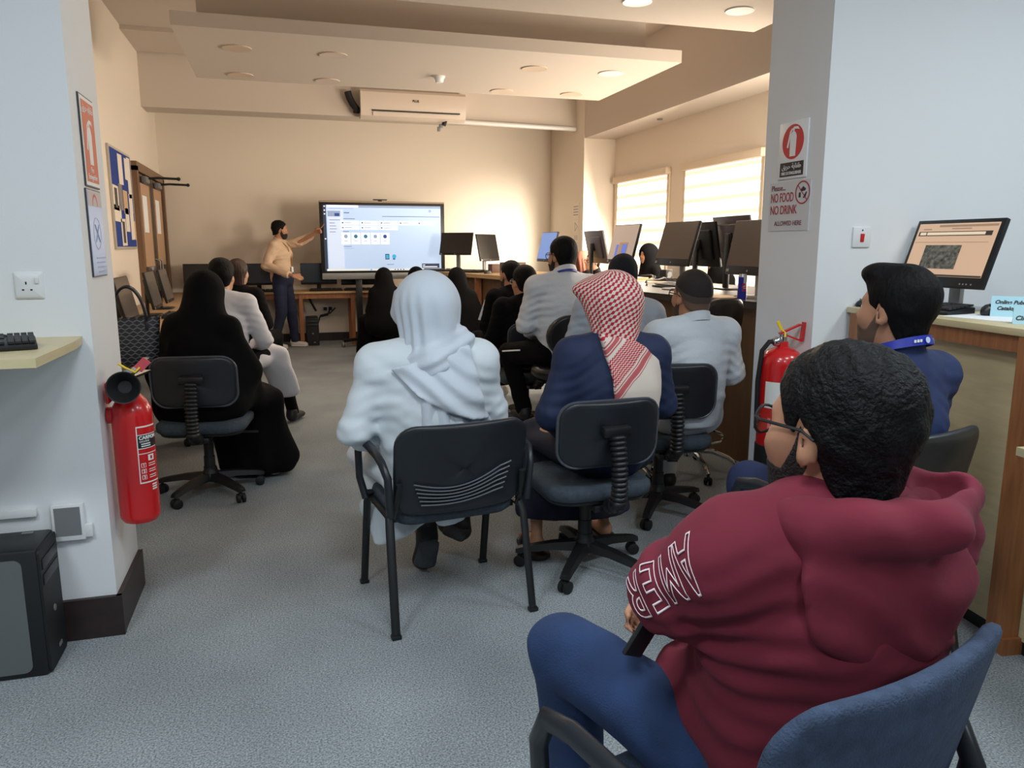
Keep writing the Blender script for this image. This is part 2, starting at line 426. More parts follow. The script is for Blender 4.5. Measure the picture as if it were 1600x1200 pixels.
def curved_pad(w, h, t, r, bend, tilt=0.0, z=0.0, y=0.0, nx=14, egg=0.0):
    """rounded rectangular pad standing in XZ, bent backwards at its sides; returns MB"""
    mb = MB()
    o0 = rrect(w, h, r, 6); out = []
    for i, p in enumerate(o0):
        q = o0[(i + 1) % len(o0)]; n_ = max(1, int(math.hypot(q[0] - p[0], q[1] - p[1]) / 0.035))
        out += [(p[0] + (q[0] - p[0]) * k / n_, p[1] + (q[1] - p[1]) * k / n_) for k in range(n_)]
    lay = []
    for k, (s_, yy) in enumerate(((0.90, -t / 2), (0.97, -t * 0.42), (1.0, -t * 0.2), (1.0, t * 0.2), (0.97, t * 0.42), (0.90, t / 2))):
        ring = []
        for x, zz in out:
            x2 = (abs(x) - (1 - s_) * w / 2 * (abs(x) / (w / 2))) * (1 if x >= 0 else -1)
            z2 = zz - (1 - s_) * h / 2 * (zz / (h / 2))
            x2 *= 1 + egg * zz / h
            ring.append((x2, yy + bend * (2 * x / w) ** 2 + tilt * zz + y, z2 + z))
        lay.append(ring)
    for i in range(len(lay) - 1):
        pass
    # front / back caps as concentric rings so that the bend shows
    def shrink(ring, f):
        q = []
        for x, yy, zz in ring:
            xo = x * f; zo = (zz - z) * f
            q.append((xo, yy - bend * (2 * x / w) ** 2 + bend * (2 * xo / w) ** 2 - tilt * (zz - z) + tilt * zo, zo + z))
        return q
    rings = [shrink(lay[0], f) for f in (0.02, 0.15, 0.3, 0.45, 0.6, 0.72, 0.82)] + lay + [shrink(lay[-1], f) for f in (0.82, 0.72, 0.6, 0.45, 0.3, 0.15, 0.02)]
    mb.loft(rings)
    return mb

def caster(mb, x, y, z=0.0, a=0.0, r=0.026):
    d = Vector((math.cos(a), math.sin(a), 0))
    for s_ in (-1, 1):
        c = Vector((x, y, z + r)) + d * s_ * 0.014
        mb.lathe([(r * 0.6, -0.011), (r, -0.007), (r, 0.007), (r * 0.6, 0.011)], c, d, 18)
    mb.cyl((x, y, z + r), (x, y, z + r * 2 + 0.018), 0.008, n=8)
    mb.box((x, y, z + r * 1.7), (0.022, 0.03, 0.02), (0, 0, a), 0.004)
    return mb

def office_chair(label, loc, rotz, group, seat=0.44, backz=0.60, backy=-0.235, base_rot=0.3):
    t = thing('office_chair', label, 'chair', loc, rotz, group)
    b = MB()
    b.lathe([(0.02, 0.075), (0.05, 0.08), (0.05, 0.115), (0.034, 0.14), (0.034, 0.16)], n=24)
    ends = []
    for k in range(5):
        a = base_rot + k * 2 * PI / 5
        d = Vector((math.cos(a), math.sin(a), 0)); u = Vector((-d.y, d.x, 0))
        rings = []
        for rr, w, zt, zb in ((0.03, 0.034, 0.125, 0.085), (0.14, 0.028, 0.115, 0.085), (0.25, 0.024, 0.095, 0.07), (0.29, 0.022, 0.085, 0.062), (0.30, 0.016, 0.08, 0.066)):
            p = d * rr
            rings.append([p + u * w + Vector((0, 0, zb)), p + u * w * 0.7 + Vector((0, 0, zt)), p - u * w * 0.7 + Vector((0, 0, zt)), p - u * w + Vector((0, 0, zb))])
        b.loft(rings); ends.append((d * 0.277, a))
    b.build('base', m_black, t, ang=50)
    for p, a in ends: caster(MB(), p.x, p.y, 0, a + 1.2).build('caster', m_blackmat, t)
    MB().lathe([(0.03, 0.14), (0.03, 0.22), (0.026, 0.22), (0.026, 0.33), (0.018, 0.33), (0.018, seat - 0.06)], n=20).build('column', m_black, t)
    s = MB()
    pr = rrect(0.47, 0.45, 0.11, 7, 0, 0.0)
    s.loft([[(x * f, y * f, seat + zz) for x, y in pr] for f, zz in ((0.9, -0.065), (0.985, -0.05), (1.0, -0.03), (0.99, -0.012), (0.93, 0.0), (0.7, -0.002), (0.35, -0.008), (0.02, -0.01))])
    s.build('seat', m_seat, t, ang=60)
    MB().loft([[(x * f, y * f, seat + zz) for x, y in pr] for f, zz in ((0.5, -0.085), (0.9, -0.075), (0.93, -0.062))]).build('seat_shell', m_black, t)
    MB().box((0, -0.08, seat - 0.095), (0.10, 0.26, 0.03), bevel=0.006).bar((0.05, 0.02, seat - 0.1), (0.27, 0.02, seat - 0.105), 0.012, 0.012).build('tilt_mechanism', m_black, t)
    cp = curved_pad(0.43, 0.265, 0.05, 0.075, 0.035, -0.08, backz, backy)
    bk = cp.build('backrest', m_shell, t, ang=60)
    rim = MB().tube([(x, backy - 0.013 + 0.035 * (2 * x / 0.43) ** 2 - 0.08 * zz, backz + zz) for x, zz in rrect(0.432, 0.267, 0.075, 6)], 0.006, 8, closed=True)
    rim.build('edge_trim', m_rimw, bk)
    MB().box((0.0, backy - 0.05, backz + 0.02), (0.12, 0.045, 0.042), (0.1, 0, 0), 0.01).build('bracket', m_black, t)
    bel = MB(); pts = []; rad = []
    n = 48
    for i in range(n + 1):
        f = i / n
        y = backy - 0.062 - 0.03 * math.sin(f * PI * 0.8); z = backz + 0.005 - f * (backz - seat + 0.085)
        if f > 0.86: y += (f - 0.86) * 0.6
        pts.append((0, y, z)); rad.append(0.0335 if i % 3 else 0.025)
    bel.tube(pts, rad, 14, up=(1, 0, 0))
    bel.build('bellows_spine', m_black, t, ang=70)
    MB().bar((0, backy - 0.03, seat - 0.095), (0, -0.05, seat - 0.095), 0.05, 0.014).build('spine_bar', m_black, t)
    return t

def visitor_chair(label, loc, rotz, group, fabric=None, back_fab=None, waves=True, arms=True, frame=None, seat=0.45, bz=None, bh=0.37):
    """four-legged stacking chair with arms; faces +Y"""
    fr = frame or m_black
    t = thing('visitor_chair', label, 'chair', loc, rotz, group)
    s = MB(); pr = rrect(0.47, 0.44, 0.07, 6, 0, 0.02)
    s.loft([[(x * f, 0.02 + (y - 0.02) * f, seat + zz) for x, y in pr] for f, zz in ((0.92, -0.06), (0.99, -0.045), (1.0, -0.025), (0.98, -0.008), (0.9, 0.0), (0.5, -0.006), (0.02, -0.01))])
    s.build('seat', fabric or m_seat, t, ang=60)
    for sx in (-1, 1):
        l = MB().tube([(sx * 0.255, -0.17, seat - 0.01), (sx * 0.262, -0.2, seat - 0.06), (sx * 0.27, -0.275, 0.0)], 0.016, 12, ry=0.0105)
        l.box((sx * 0.27, -0.275, 0.008), (0.036, 0.03, 0.016), bevel=0.004)
        l.build('leg', fr, t)
        l = MB().tube([(sx * 0.255, 0.12, seat - 0.01), (sx * 0.26, 0.155, seat - 0.06), (sx * 0.265, 0.235, 0.0)], 0.016, 12, ry=0.0105)
        l.box((sx * 0.265, 0.235, 0.008), (0.036, 0.03, 0.016), bevel=0.004)
        l.build('leg', fr, t)
    f = MB()
    for sx in (-1, 1): f.tube([(sx * 0.25, 0.2, seat - 0.035), (sx * 0.25, -0.17, seat - 0.035), (sx * 0.245, -0.215, seat + 0.02), (sx * 0.235, -0.25, seat + 0.12)], 0.013, 10, ry=0.009)
    f.bar((-0.25, -0.12, seat - 0.05), (0.25, -0.12, seat - 0.05), 0.02, 0.02).bar((-0.25, 0.12, seat - 0.05), (0.25, 0.12, seat - 0.05), 0.02, 0.02)
    f.build('frame', fr, t)
    bz, by, tl = (bz or seat + 0.235), -0.265, -0.20
    bk = curved_pad(0.50, bh, 0.03, 0.075, 0.04, tl, bz, by, egg=0.02).build('backrest', m_shell if back_fab is None else back_fab, t, ang=60)
    if back_fab is None:
        curved_pad(0.455, bh - 0.04, 0.035, 0.07, 0.034, tl, bz, by + 0.02).build('back_cushion', fabric or m_seat, bk, ang=60)
    if waves:
        for k in range(6):
            pts = []
            for i in range(25):
                x = -0.185 + 0.37 * i / 24
                u_ = i / 24
                zz = -0.035 - 0.0165 * k - 0.030 * math.sin(PI * min(1, u_ * 1.15)) * (1 - 0.14 * k) + 0.038 * u_ ** 2.2 * (1 - 0.1 * k) - 0.012 * (1 - u_)
                xb = x * (1 - 0.03 * k)
                pts.append((xb, by - 0.0165 + 0.04 * (2 * xb / 0.5) ** 2 + tl * zz, bz + zz))
            MB().tube(pts, 0.0032, 6).build('rib', m_rimw, bk)
    if arms:
        for sx in (-1, 1):
            X = sx * 0.285
            a = MB().tube([(X * 0.95, 0.13, seat - 0.04), (X, 0.165, seat + 0.04), (X, 0.175, seat + 0.14), (X, 0.15, seat + 0.195), (X, 0.08, seat + 0.21), (X, -0.12, seat + 0.205), (X, -0.2, seat + 0.19), (X * 0.96, -0.235, seat + 0.14), (X * 0.93, -0.22, seat + 0.0)], 0.021, 10, ry=0.014, up=(1, 0, 0))
            a.build('armrest', m_shell, t, ang=60)
    return t

def tall_stool(label, loc, rotz, group, seat=0.74, back=True):
    t = thing('drafting_stool', label, 'stool', loc, rotz, group)
    for k in range(5):
        a = 0.5 + k * 2 * PI / 5
        d = Vector((math.cos(a), math.sin(a), 0))
        MB().tube([d * 0.02 + Vector((0, 0, 0.14)), d * 0.14 + Vector((0, 0, 0.135)), d * 0.24 + Vector((0, 0, 0.095)), d * 0.285 + Vector((0, 0, 0.06))], [0.02, 0.018, 0.015, 0.012], 10).build('leg', m_chrome, t)
        caster(MB(), d.x * 0.285, d.y * 0.285, 0, a + 1.0, 0.022).build('caster', m_blackmat, t)
    MB().lathe([(0.03, 0.1), (0.03, 0.16), (0.024, 0.17), (0.024, 0.42), (0.015, 0.42), (0.015, seat - 0.07)], n=20).build('column', m_chrome, t)
    r = MB().tube([(0.21 * math.cos(x), 0.21 * math.sin(x), 0.23) for x in [2 * PI * i / 40 for i in range(40)]], 0.010, 8, closed=True)
    for k in range(3):
        a = k * 2 * PI / 3; r.cyl((0.02 * math.cos(a), 0.02 * math.sin(a), 0.23), (0.21 * math.cos(a), 0.21 * math.sin(a), 0.23), 0.007, n=8)
    r.build('foot_ring', m_chrome, t)
    MB().lathe([(0.05, seat - 0.085), (0.19, seat - 0.075), (0.215, seat - 0.05), (0.215, seat - 0.02), (0.195, seat), (0.1, seat - 0.004), (0.001, seat - 0.006)], n=36).build('seat', m_leath, t, ang=60)
    if back:
        MB().tube([(0, -0.05, seat - 0.09), (0, -0.22, seat - 0.085), (0, -0.27, seat - 0.04), (0, -0.275, seat + 0.18)], 0.016, 10, ry=0.009, up=(1, 0, 0)).build('back_post', m_black, t)
        curved_pad(0.40, 0.27, 0.07, 0.133, 0.05, -0.1, seat + 0.22, -0.225).build('backrest', m_leath, t, ang=60)
    return t

def monitor(label, loc, rotz, w=0.53, h=0.33, zc=0.34, tilt=0.0, scr=None, case=None, stand=None, group=None, yoff=0.0, chin=0.022, badge=True, base=True, bezel=0.008):
    """screen faces local -Y; loc is the point of the desk under it"""
    t = thing('monitor', label, 'monitor', loc, rotz, group)
    R3 = Matrix.Rotation(tilt, 3, 'X')
    c = Vector((0, yoff, zc))
    case = case or m_mon
    cs = MB().box(c, (w, 0.022, h), R3, 0.004).box(c + R3 @ Vector((0, 0.02, 0)), (w * 0.72, 0.03, h * 0.66), R3, 0.01)
    cs.build('casing', case, t)
    s = MB().box(c + R3 @ Vector((0, -0.0118, (chin - bezel + 0.008) / 2)), (w - 2 * bezel, 0.002, h - 0.006 - bezel - chin), R3).build('screen', scr or m_moff, t)
    if badge:
        b = MB(); p = c + R3 @ Vector((0, -0.0125, -h / 2 + chin / 2 + 0.001))
        b.lathe([(0.001, 0), (0.0075, 0), (0.0075, 0.001), (0.001, 0.001)], p, R3 @ Vector((0, -1, 0)), 20)
        b.box(c + R3 @ Vector((-w / 2 + 0.03, -0.0125, -h / 2 + chin / 2 + 0.001)), (0.03, 0.001, 0.018), R3)
        b.build('badge', m_silver, t)
    st = stand or m_mon
    MB().box((0, yoff + 0.055, zc / 2 + 0.02), (0.06, 0.025, zc + 0.03), bevel=0.006).box((0, yoff + 0.035, zc), (0.08, 0.05, 0.08), bevel=0.008).build('stand', st, t)
    if base: MB().loft([[(x, y + 0.03, z) for x, y in rrect(0.26 * f, 0.19 * f, 0.04, 5)] for f, z in ((1, 0.0), (1, 0.008), (0.92, 0.014))]).build('foot', st, t)
    t['c'] = 0; del t['c']
    return t, R3, c

def keyboard(label, loc, rotz, mt=None, rest=False, group=None):
    t = thing('keyboard', label, 'keyboard', loc, rotz, group)
    m = mt or m_black
    body = MB(); rings = []
    for x in (-0.225, -0.215, 0.215, 0.225):
        i = 0.006 if abs(x) > 0.22 else 0
        rings.append([(x, -0.075 + i, 0.002), (x, -0.078 + i, 0.010), (x, -0.07, 0.016 - i / 2), (x, 0.07 - i, 0.030 - i / 2), (x, 0.078 - i, 0.026), (x, 0.078 - i, 0.004)])
    body.loft(rings)
    if rest:
        body.loft([[(x, y, z) for y, z in ((0.06, 0.02), (0.07, 0.045 - 0.02 * abs(x / 0.2) ** 2), (0.1, 0.05 - 0.03 * abs(x / 0.2) ** 2), (0.115, 0.02))] for x in [-0.2 + 0.4 * i / 14 for i in range(15)]])
    body.build('body', m, t)
    k = MB()
    for r in range(6):
        y = -0.052 + 0.021 * r + (0.006 if r == 5 else 0); zt = 0.018 + (y + 0.07) * 0.1
        for blk, n0, n in ((-0.205, 15, 0.0188), (0.09, 3, 0.0188), (0.152, 4, 0.0175)):
            if blk == 0.09 and r in (2,): continue
            for q in range(n0):
                if r == 0 and blk < 0 and 4 <= q <= 8: continue
                k.box((blk + 0.009 + q * n, y, zt + 0.004), (n * 0.86, 0.0175, 0.007), (0.1, 0, 0))
        if r == 0: k.box((-0.205 + 0.0188 * 6.5, y, zt + 0.004), (0.09, 0.0175, 0.007), (0.1, 0, 0))
    k.build('keys', mat('keycaps', (34, 35, 37), 0.5) if mt is None else mt, t, flat=True)
    return t
def mouse(label, loc, rotz, group=None):
    t = thing('computer_mouse', label, 'mouse', loc, rotz, group)
    rings = []
    for f, z in ((0.92, 0.0), (1.0, 0.008), (0.97, 0.018), (0.85, 0.028), (0.55, 0.036), (0.02, 0.039)):
        rings.append([(0.03 * f * math.cos(a) * (1 + 0.06 * math.sin(a)), 0.056 * f * math.sin(a) - 0.004 * z / 0.04, z * (1 - 0.15 * math.sin(a))) for a in [2 * PI * i / 28 for i in range(28)]])
    MB().loft(rings).build('shell', m_black, t, ang=60)
    MB().box((0, 0.03, 0.031), (0.005, 0.018, 0.008), (0.25, 0, 0), 0.002).build('scroll_wheel', m_grey, t)
    return t
def tower(name, label, loc, rotz, w=0.17, d=0.40, h=0.36, group=None, side=None):
    """PC tower, front faces local -Y"""
    t = thing(name, label, 'computer', loc, rotz, group)
    MB().box((0, 0, h / 2), (w, d, h), bevel=0.012).build('casing', m_black, t)
    for sx in (-1, 1): MB().prism(rrect(d - 0.05, h - 0.035, 0.02, 4), -0.001, 0.001, 0).build
    fr = MB().prism(rrect(w - 0.012, h - 0.012, 0.018, 4, 0, h / 2), -d / 2 - 0.006, -d / 2 + 0.004).build('front_panel', m_blackmat, t)
    MB().box((0, -d / 2 - 0.007, h * 0.86), (w * 0.8, 0.004, 0.035), bevel=0.001).box((0, -d / 2 - 0.007, h * 0.74), (w * 0.8, 0.004, 0.035), bevel=0.001).build('drive_bay', m_black, fr)
    MB().lathe([(0.001, 0), (0.011, 0), (0.011, 0.004), (0.001, 0.004)], (0, -d / 2 - 0.005, h * 0.44), (0, -1, 0), 20).build('power_button', m_silver, fr)
    MB().box((0.02, -d / 2 - 0.007, h * 0.12), (0.03, 0.003, 0.012)).build('ports', m_silver, fr)
    if side:
        for sx in (-1, 1):
            b = MB()
            pts = rrect(d - 0.07, h - 0.05, 0.025, 5, 0.01, h / 2 - 0.005)
            b.loft([[(sx * (w / 2 - 0.002), y, z) for y, z in pts], [(sx * (w / 2 + 0.003), y, z) for y, z in pts]])
            b.build('side_panel', side, t)
    return t

# ================================================================ left foreground
t = thing('wall_socket', 'white single switched socket on the left wall above the laminate shelf', 'socket', (-0.80, YF, 1.254), 0)
MB().loft([[(x * f, -y, z * f) for x, z in rrect(0.086, 0.088, 0.004, 3)] for f, y in ((1, 0), (1, 0.003), (0.86, 0.010), (0.84, 0.0105), (0.02, 0.0105))]).build('plate', m_plaster, t)
hl = MB()
hl.box((-0.006, -0.0106, 0.008), (0.0045, 0.001, 0.009)).box((-0.016, -0.0106, -0.014), (0.0065, 0.001, 0.0048)).box((0.008, -0.0106, -0.014), (0.0065, 0.001, 0.0048))
hl.build('socket_holes', m_blackmat, t)
MB().box((0.026, -0.0125, 0.016), (0.012, 0.006, 0.02), (0.12, 0, 0), 0.001).build('rocker_switch', m_plaster, t)
sh = MB(); zt = 1.083
o = [(-0.66, YF), (-0.645, 2.72), (-0.652, 2.33), (-2.2, 2.33), (-2.2, YF)]
sh.loft([[(x, y, zt - 0.026) for x, y in o], [(x, y, zt) for x, y in o]])
tag(sh.build('wall_shelf', m_ply, flat=True), 'pale laminate shelf on the left wall holding a black keyboard', 'shelf')
keyboard('black keyboard with raised back on the left wall shelf', (-0.935, 2.535, zt), 0.30, rest=True)
m_steel = mat('tower_side_panel', (118, 122, 122), 0.42, 0.5)
tw = tower('computer_tower', 'black computer tower with grey side standing by the left wall', (-1.085, 2.735, 0), PI / 2, 0.20, 0.58, 0.435, side=m_steel)
MB().box((0.07, -0.22, 0.4355), (0.016, 0.034, 0.001)).build('sticker', m_silver, tw)
t = thing('floor_socket', 'white open double socket box low on the left wall behind the tower', 'socket', (-0.755, YF, 0.44), 0)
MB().box((0, -0.012, 0), (0.10, 0.024, 0.13), bevel=0.003).build('back_box', m_plaster, t)
MB().box((0.0, -0.025, 0.005), (0.08, 0.003, 0.1)).build('cover_plate', m_grey, t)
MB().box((0.06, -0.012, -0.035), (0.025, 0.02, 0.045), bevel=0.002).build('connector', m_plaster, t)
tag(MB().box((-1.30, YF - 0.010, 0.485), (0.9, 0.02, 0.028), bevel=0.002).build('cable_trunking', m_plaster), 'white cable trunking along the left wall behind the tower', 'cable trunking')

# CO2 extinguisher
m_red = mat('extinguisher_red', (200, 24, 28), 0.25, coat=0.4)
t = thing('fire_extinguisher', 'slim red gas fire extinguisher with black horn hanging on the left wall end', 'fire extinguisher', (-0.548, 2.985, 0.385))
MB().lathe([(0.01, 0.0), (0.058, 0.004), (0.068, 0.02), (0.069, 0.03), (0.069, 0.395), (0.066, 0.425), (0.052, 0.45), (0.032, 0.475), (0.024, 0.485), (0.022, 0.505), (0.001, 0.506)], n=40).build('cylinder', m_red, t, ang=50)
hn = MB().lathe([(0.012, -0.13), (0.016, -0.10), (0.035, -0.03), (0.053, 0.0), (0.056, 0.004), (0.052, 0.003), (0.033, -0.025), (0.022, -0.045), (0.001, -0.046)], (0.0, -0.105, 0.515), (0.08, -1, 0.12), 32).build('horn', m_blackmat, t)
MB().box((-0.062, -0.02, 0.49), (0.012, 0.10, 0.075), bevel=0.005).cyl((-0.08, 0.0, 0.40), (-0.06, 0, 0.40), 0.03).build('wall_bracket', m_red, t)
MB().tube([(0, 0.0, 0.50), (0.0, -0.005, 0.535), (0, -0.02, 0.555)], 0.014, 10).bar((0, -0.0, 0.54), (0.05, 0.1, 0.585), 0.022, 0.012).bar((0, -0.0, 0.53), (0.05, 0.1, 0.54), 0.022, 0.008).build('valve_handle', m_chrome, t)
MB().box((0.045, 0.02, 0.575), (0.032, 0.003, 0.05), (0.3, 0.75, 0.2)).build('tag', mat('tag_pink', (215, 90, 100), 0.5), t)
MB().tube([(-0.03, 0, 0.585), (-0.01, 0.0, 0.57), (0.02, 0.01, 0.55), (0.035, 0.02, 0.565)], 0.004, 8).build('safety_tie', mat('tie_yellow', (235, 200, 40), 0.5), t)
m_labw = mat('label_white', (235, 235, 232), 0.5); m_labk = mat('label_black', (24, 24, 26), 0.5)
def wrap(name, r, a0, a1, z0, z1, m, parent, lift=0.0006, n=12):
    b = MB(); rr = r + lift
    A = [a0 + (a1 - a0) * i / n for i in range(n + 1)]
    b.loft([[(rr * math.sin(a), -rr * math.cos(a), z) for a in A] for z in (z0, z1)], closed=False)
    return b.build(name, m, parent)
def wrap_text(txt, size, r, a, z, m, parent, **k):
    me = text_mesh(txt, size, **k)
    for v in me.vertices:
        th = a + v.co.x / r; rr = r - v.co.y + 0.0006
        v.co = (rr * math.sin(th), -rr * math.cos(th), z + v.co.z)
    return link('lettering', me, m, parent)
R0 = 0.069; A0, A1 = 0.28, 1.45
lb = wrap('label', R0, A0, A1, 0.155, 0.365, m_labw, t)
wrap('label_field', R0 + 0.0006, A0 + 0.05, A1, 0.335, 0.36, m_red, lb)
wrap('label_band', R0 + 0.0006, A0 + 0.05, A1, 0.285, 0.332, m_labk, lb)
wrap('label_field', R0 + 0.0006, A0 + 0.05, A1, 0.266, 0.282, m_red, lb)
wrap('label_field', R0 + 0.0006, A0 + 0.05, A1, 0.16, 0.263, m_red, lb)
wrap_text('CARBON', 0.017, R0 + 0.001, A0 + 0.11, 0.322, m_labw, lb, align='LEFT', bold=0.0006)
wrap_text('DIOXIDE', 0.009, R0 + 0.001, A0 + 0.13, 0.309, m_labw, lb, align='LEFT')
for z in (0.300, 0.292): wrap('text_line', R0 + 0.0014, A0 + 0.2, A0 + 0.7, z - 0.002, z + 0.002, m_labw, lb)
wrap('pictogram', R0 + 0.0012, A0 + 0.5, A0 + 0.85, 0.236, 0.258, m_labw, lb)
wrap('flame', R0 + 0.0018, A0 + 0.62, A0 + 0.74, 0.241, 0.253, m_red, lb)
for i, ch in enumerate('123'):
    z = 0.222 - i * 0.022
    wrap('step_box', R0 + 0.0012, A0 + 0.12, A0 + 0.36, z - 0.008, z + 0.008, m_labw, lb)
    wrap('step_field', R0 + 0.0018, A0 + 0.145, A0 + 0.335, z - 0.0065, z + 0.0065, m_red, lb)
    wrap_text(ch, 0.014, R0 + 0.0024, A0 + 0.24, z, m_labw, lb, bold=0.0004)
    for q in (-1, 1): wrap('text_line', R0 + 0.0012, A0 + 0.5, A0 + 0.95, z + q * 0.004 - 0.0013, z + q * 0.004 + 0.0013, m_labw, lb)
for q in range(3): wrap('text_line', R0 + 0.0008, A0 + 0.62, A0 + 0.95, 0.125 + q * 0.009, 0.130 + q * 0.009, m_labw, lb)

# signs on the left wall end (facing +X)
m_org = mat('sign_orange', (205, 88, 44), 0.45); m_signred = mat('sign_red', (200, 30, 38), 0.4); m_signw = mat('sign_white', (232, 233, 235), 0.35)
m_edge = mat('sign_edge', (60, 62, 66), 0.5)
ARAB_A = '\ufed6\ufef3\ufeae\ufea3 \ufe94\ufef3\ufe8e\ufed4\ufec3'      # "fire extinguisher", shaped and in visual order
def ext_icon(mb, x, z, s, y):
    mb.prism([(x + a * s, z + b * s) for a, b in ((-0.17, -0.6), (0.21, -0.6), (0.24, 0.22), (0.17, 0.36), (0.08, 0.42), (-0.05, 0.42), (-0.13, 0.36), (-0.19, 0.22))], y - 0.0008, y)
    mb.prism([(x + a * s, z + b * s) for a, b in ((-0.02, 0.42), (0.07, 0.42), (0.08, 0.52), (-0.03, 0.52))], y - 0.0008, y)
    mb.prism([(x + a * s, z + b * s) for a, b in ((-0.12, 0.50), (0.05, 0.62), (0.3, 0.60), (0.42, 0.46), (0.3, 0.50), (0.1, 0.52))], y - 0.0008, y)
    mb.prism([(x + a * s, z + b * s) for a, b in ((-0.1, 0.56), (-0.22, 0.44), (-0.40, -0.2), (-0.30, -0.24), (-0.14, 0.40), (-0.04, 0.5))], y - 0.0008, y)
    return mb
t = thing('fire_sign', 'orange fire extinguisher sign on the left wall end', 'sign', (XA + 0.003, 3.085, 1.735), FACE_L)
MB().box((0, 0, 0), (0.205, 0.005, 0.305)).build('plate', m_edge, t)
MB().box((0.002, -0.0028, 0), (0.196, 0.002, 0.295)).build('sheet', m_signw, t)
MB().box((0.004, -0.0042, 0), (0.172, 0.001, 0.27)).build('colour_field', m_org, t)
ext_icon(MB(), 0.0, 0.0, 0.125, -0.0047).build('extinguisher_symbol', m_signw, t)
text(ARAB_A, 0.034, m_signw, t, 0, 0.112, -0.0048); text('Fire', 0.026, m_signw, t, 0, -0.093, -0.0048); text('Extinguisher', 0.026, m_signw, t, 0, -0.117, -0.0048)
t = thing('wall_notice', 'glossy white notice sheet under the orange sign on the left wall end', 'notice', (XA + 0.003, 3.075, 1.425), FACE_L)
MB().box((0, 0, 0), (0.215, 0.005, 0.30)).build('plate', m_edge, t)
MB().box((0.002, -0.0028, 0), (0.208, 0.002, 0.292)).build('sheet', mat('notice_sheet', (205, 214, 240), 0.2), t)
MB().box((0.002, -0.0042, 0.118), (0.2, 0.001, 0.05)).build('header_band', mat('notice_band', (190, 178, 176), 0.3), t)
MB().ring((0.0, 0, 0.095), 0.03, 0.04, -0.0048, -0.004, 24, a0=0, a1=PI).build('red_mark', m_signred, t)
MB().ring((0.0, 0, 0.0), 0.052, 0.056, -0.0046, -0.004, 30).build('ring_drawing', mat('notice_ink', (165, 175, 205), 0.3), t)
MB().bar((-0.03, -0.0043, -0.03), (0.03, -0.0043, 0.03), 0.004, 0.0008).bar((0.03, -0.0043, -0.03), (-0.03, -0.0043, 0.03), 0.004, 0.0008).build('cross_drawing', mat('notice_ink', (165, 175, 205), 0.3), t)
for q in range(4): MB().box((0.02, -0.0043, -0.085 - q * 0.016), (0.13 - 0.01 * q, 0.001, 0.005)).build('text_line', mat('notice_ink', (165, 175, 205), 0.3), t)

# ================================================================ right column: signs, switch, extinguisher
t = thing('fire_sign', 'white fire extinguisher sign with red disc high on the right column', 'sign', (XB - 0.004, 3.09, 1.808), FACE_R)
MB().box((0, 0.0, 0), (0.205, 0.008, 0.25), bevel=0.002).build('plate', m_signw, t)
MB().lathe([(0.001, 0), (0.076, 0), (0.076, 0.001), (0.001, 0.001)], (0.0, -0.004, 0.036), (0, -1, 0), 48).build('red_disc', m_signred, t)
ext_icon(MB(), 0.0, 0.036, 0.105, -0.0052).build('extinguisher_symbol', m_signw, t)
MB().box((0, -0.0045, -0.083), (0.168, 0.001, 0.062)).build('black_band', m_labk, t)
text(ARAB_A, 0.030, m_signw, t, 0, -0.071, -0.0056); text('FIRE EXTINGUISHER', 0.0195, m_signw, t, 0, -0.101, -0.0056, sx=0.82, bold=0.0002)
t = thing('rule_sign', 'white sign forbidding food and drink on the right column', 'sign', (XB - 0.002, 3.10, 1.562), FACE_R)
m_maroon = mat('sign_maroon', (165, 45, 58), 0.5)
MB().box((0, 0, 0), (0.295, 0.004, 0.222)).build('sheet', mat('sign_sheet_grey', (205, 207, 211), 0.45), t)
text('Please...', 0.034, mat('sign_maroon_dark', (110, 42, 58), 0.5), t, -0.135, 0.083, -0.0026, align='LEFT', bold=0.0003)
text('NO FOOD', 0.058, m_maroon, t, -0.137, 0.038, -0.0026, align='LEFT', bold=0.0006, sx=0.62)
text('NO DRINK', 0.056, m_maroon, t, -0.137, -0.018, -0.0026, align='LEFT', bold=0.0006, sx=0.72)
text('ALLOWED HERE', 0.030, mat('sign_maroon_dark', (110, 42, 58), 0.5), t, 0.0, -0.078, -0.0026, bold=0.0003, sx=0.9)
MB().ring((0.095, 0, 0.055), 0.045, 0.051, -0.0034, -0.002, 40).bar((0.061, -0.0028, 0.089), (0.129, -0.0028, 0.021), 0.006, 0.0012).build('ban_ring', m_maroon, t)
MB().prism([(0.078, 0.066), (0.098, 0.082), (0.118, 0.07), (0.112, 0.062), (0.084, 0.06)], -0.0028, -0.002).prism([(0.068, 0.034), (0.084, 0.034), (0.082, 0.056), (0.07, 0.056)], -0.0028, -0.002).prism([(0.098, 0.03), (0.116, 0.032), (0.126, 0.056), (0.12, 0.058)], -0.0028, -0.002).build('food_symbols', m_labk, t)
t = thing('wall_switch', 'white wall switch plate with a red rocker above the counter', 'switch', (2.458, YF, 1.42), 0)
MB().box((0, -0.004, 0), (0.092, 0.009, 0.088), bevel=0.003).build('plate', m_plaster, t)
MB().box((0.001, -0.010, -0.003), (0.018, 0.006, 0.036), (0.1, 0, 0), 0.001).build('rocker', m_signred, t)
MB().sph((0.001, -0.009, 0.03), 0.0035, 8).build('pilot_light', m_labk, t)
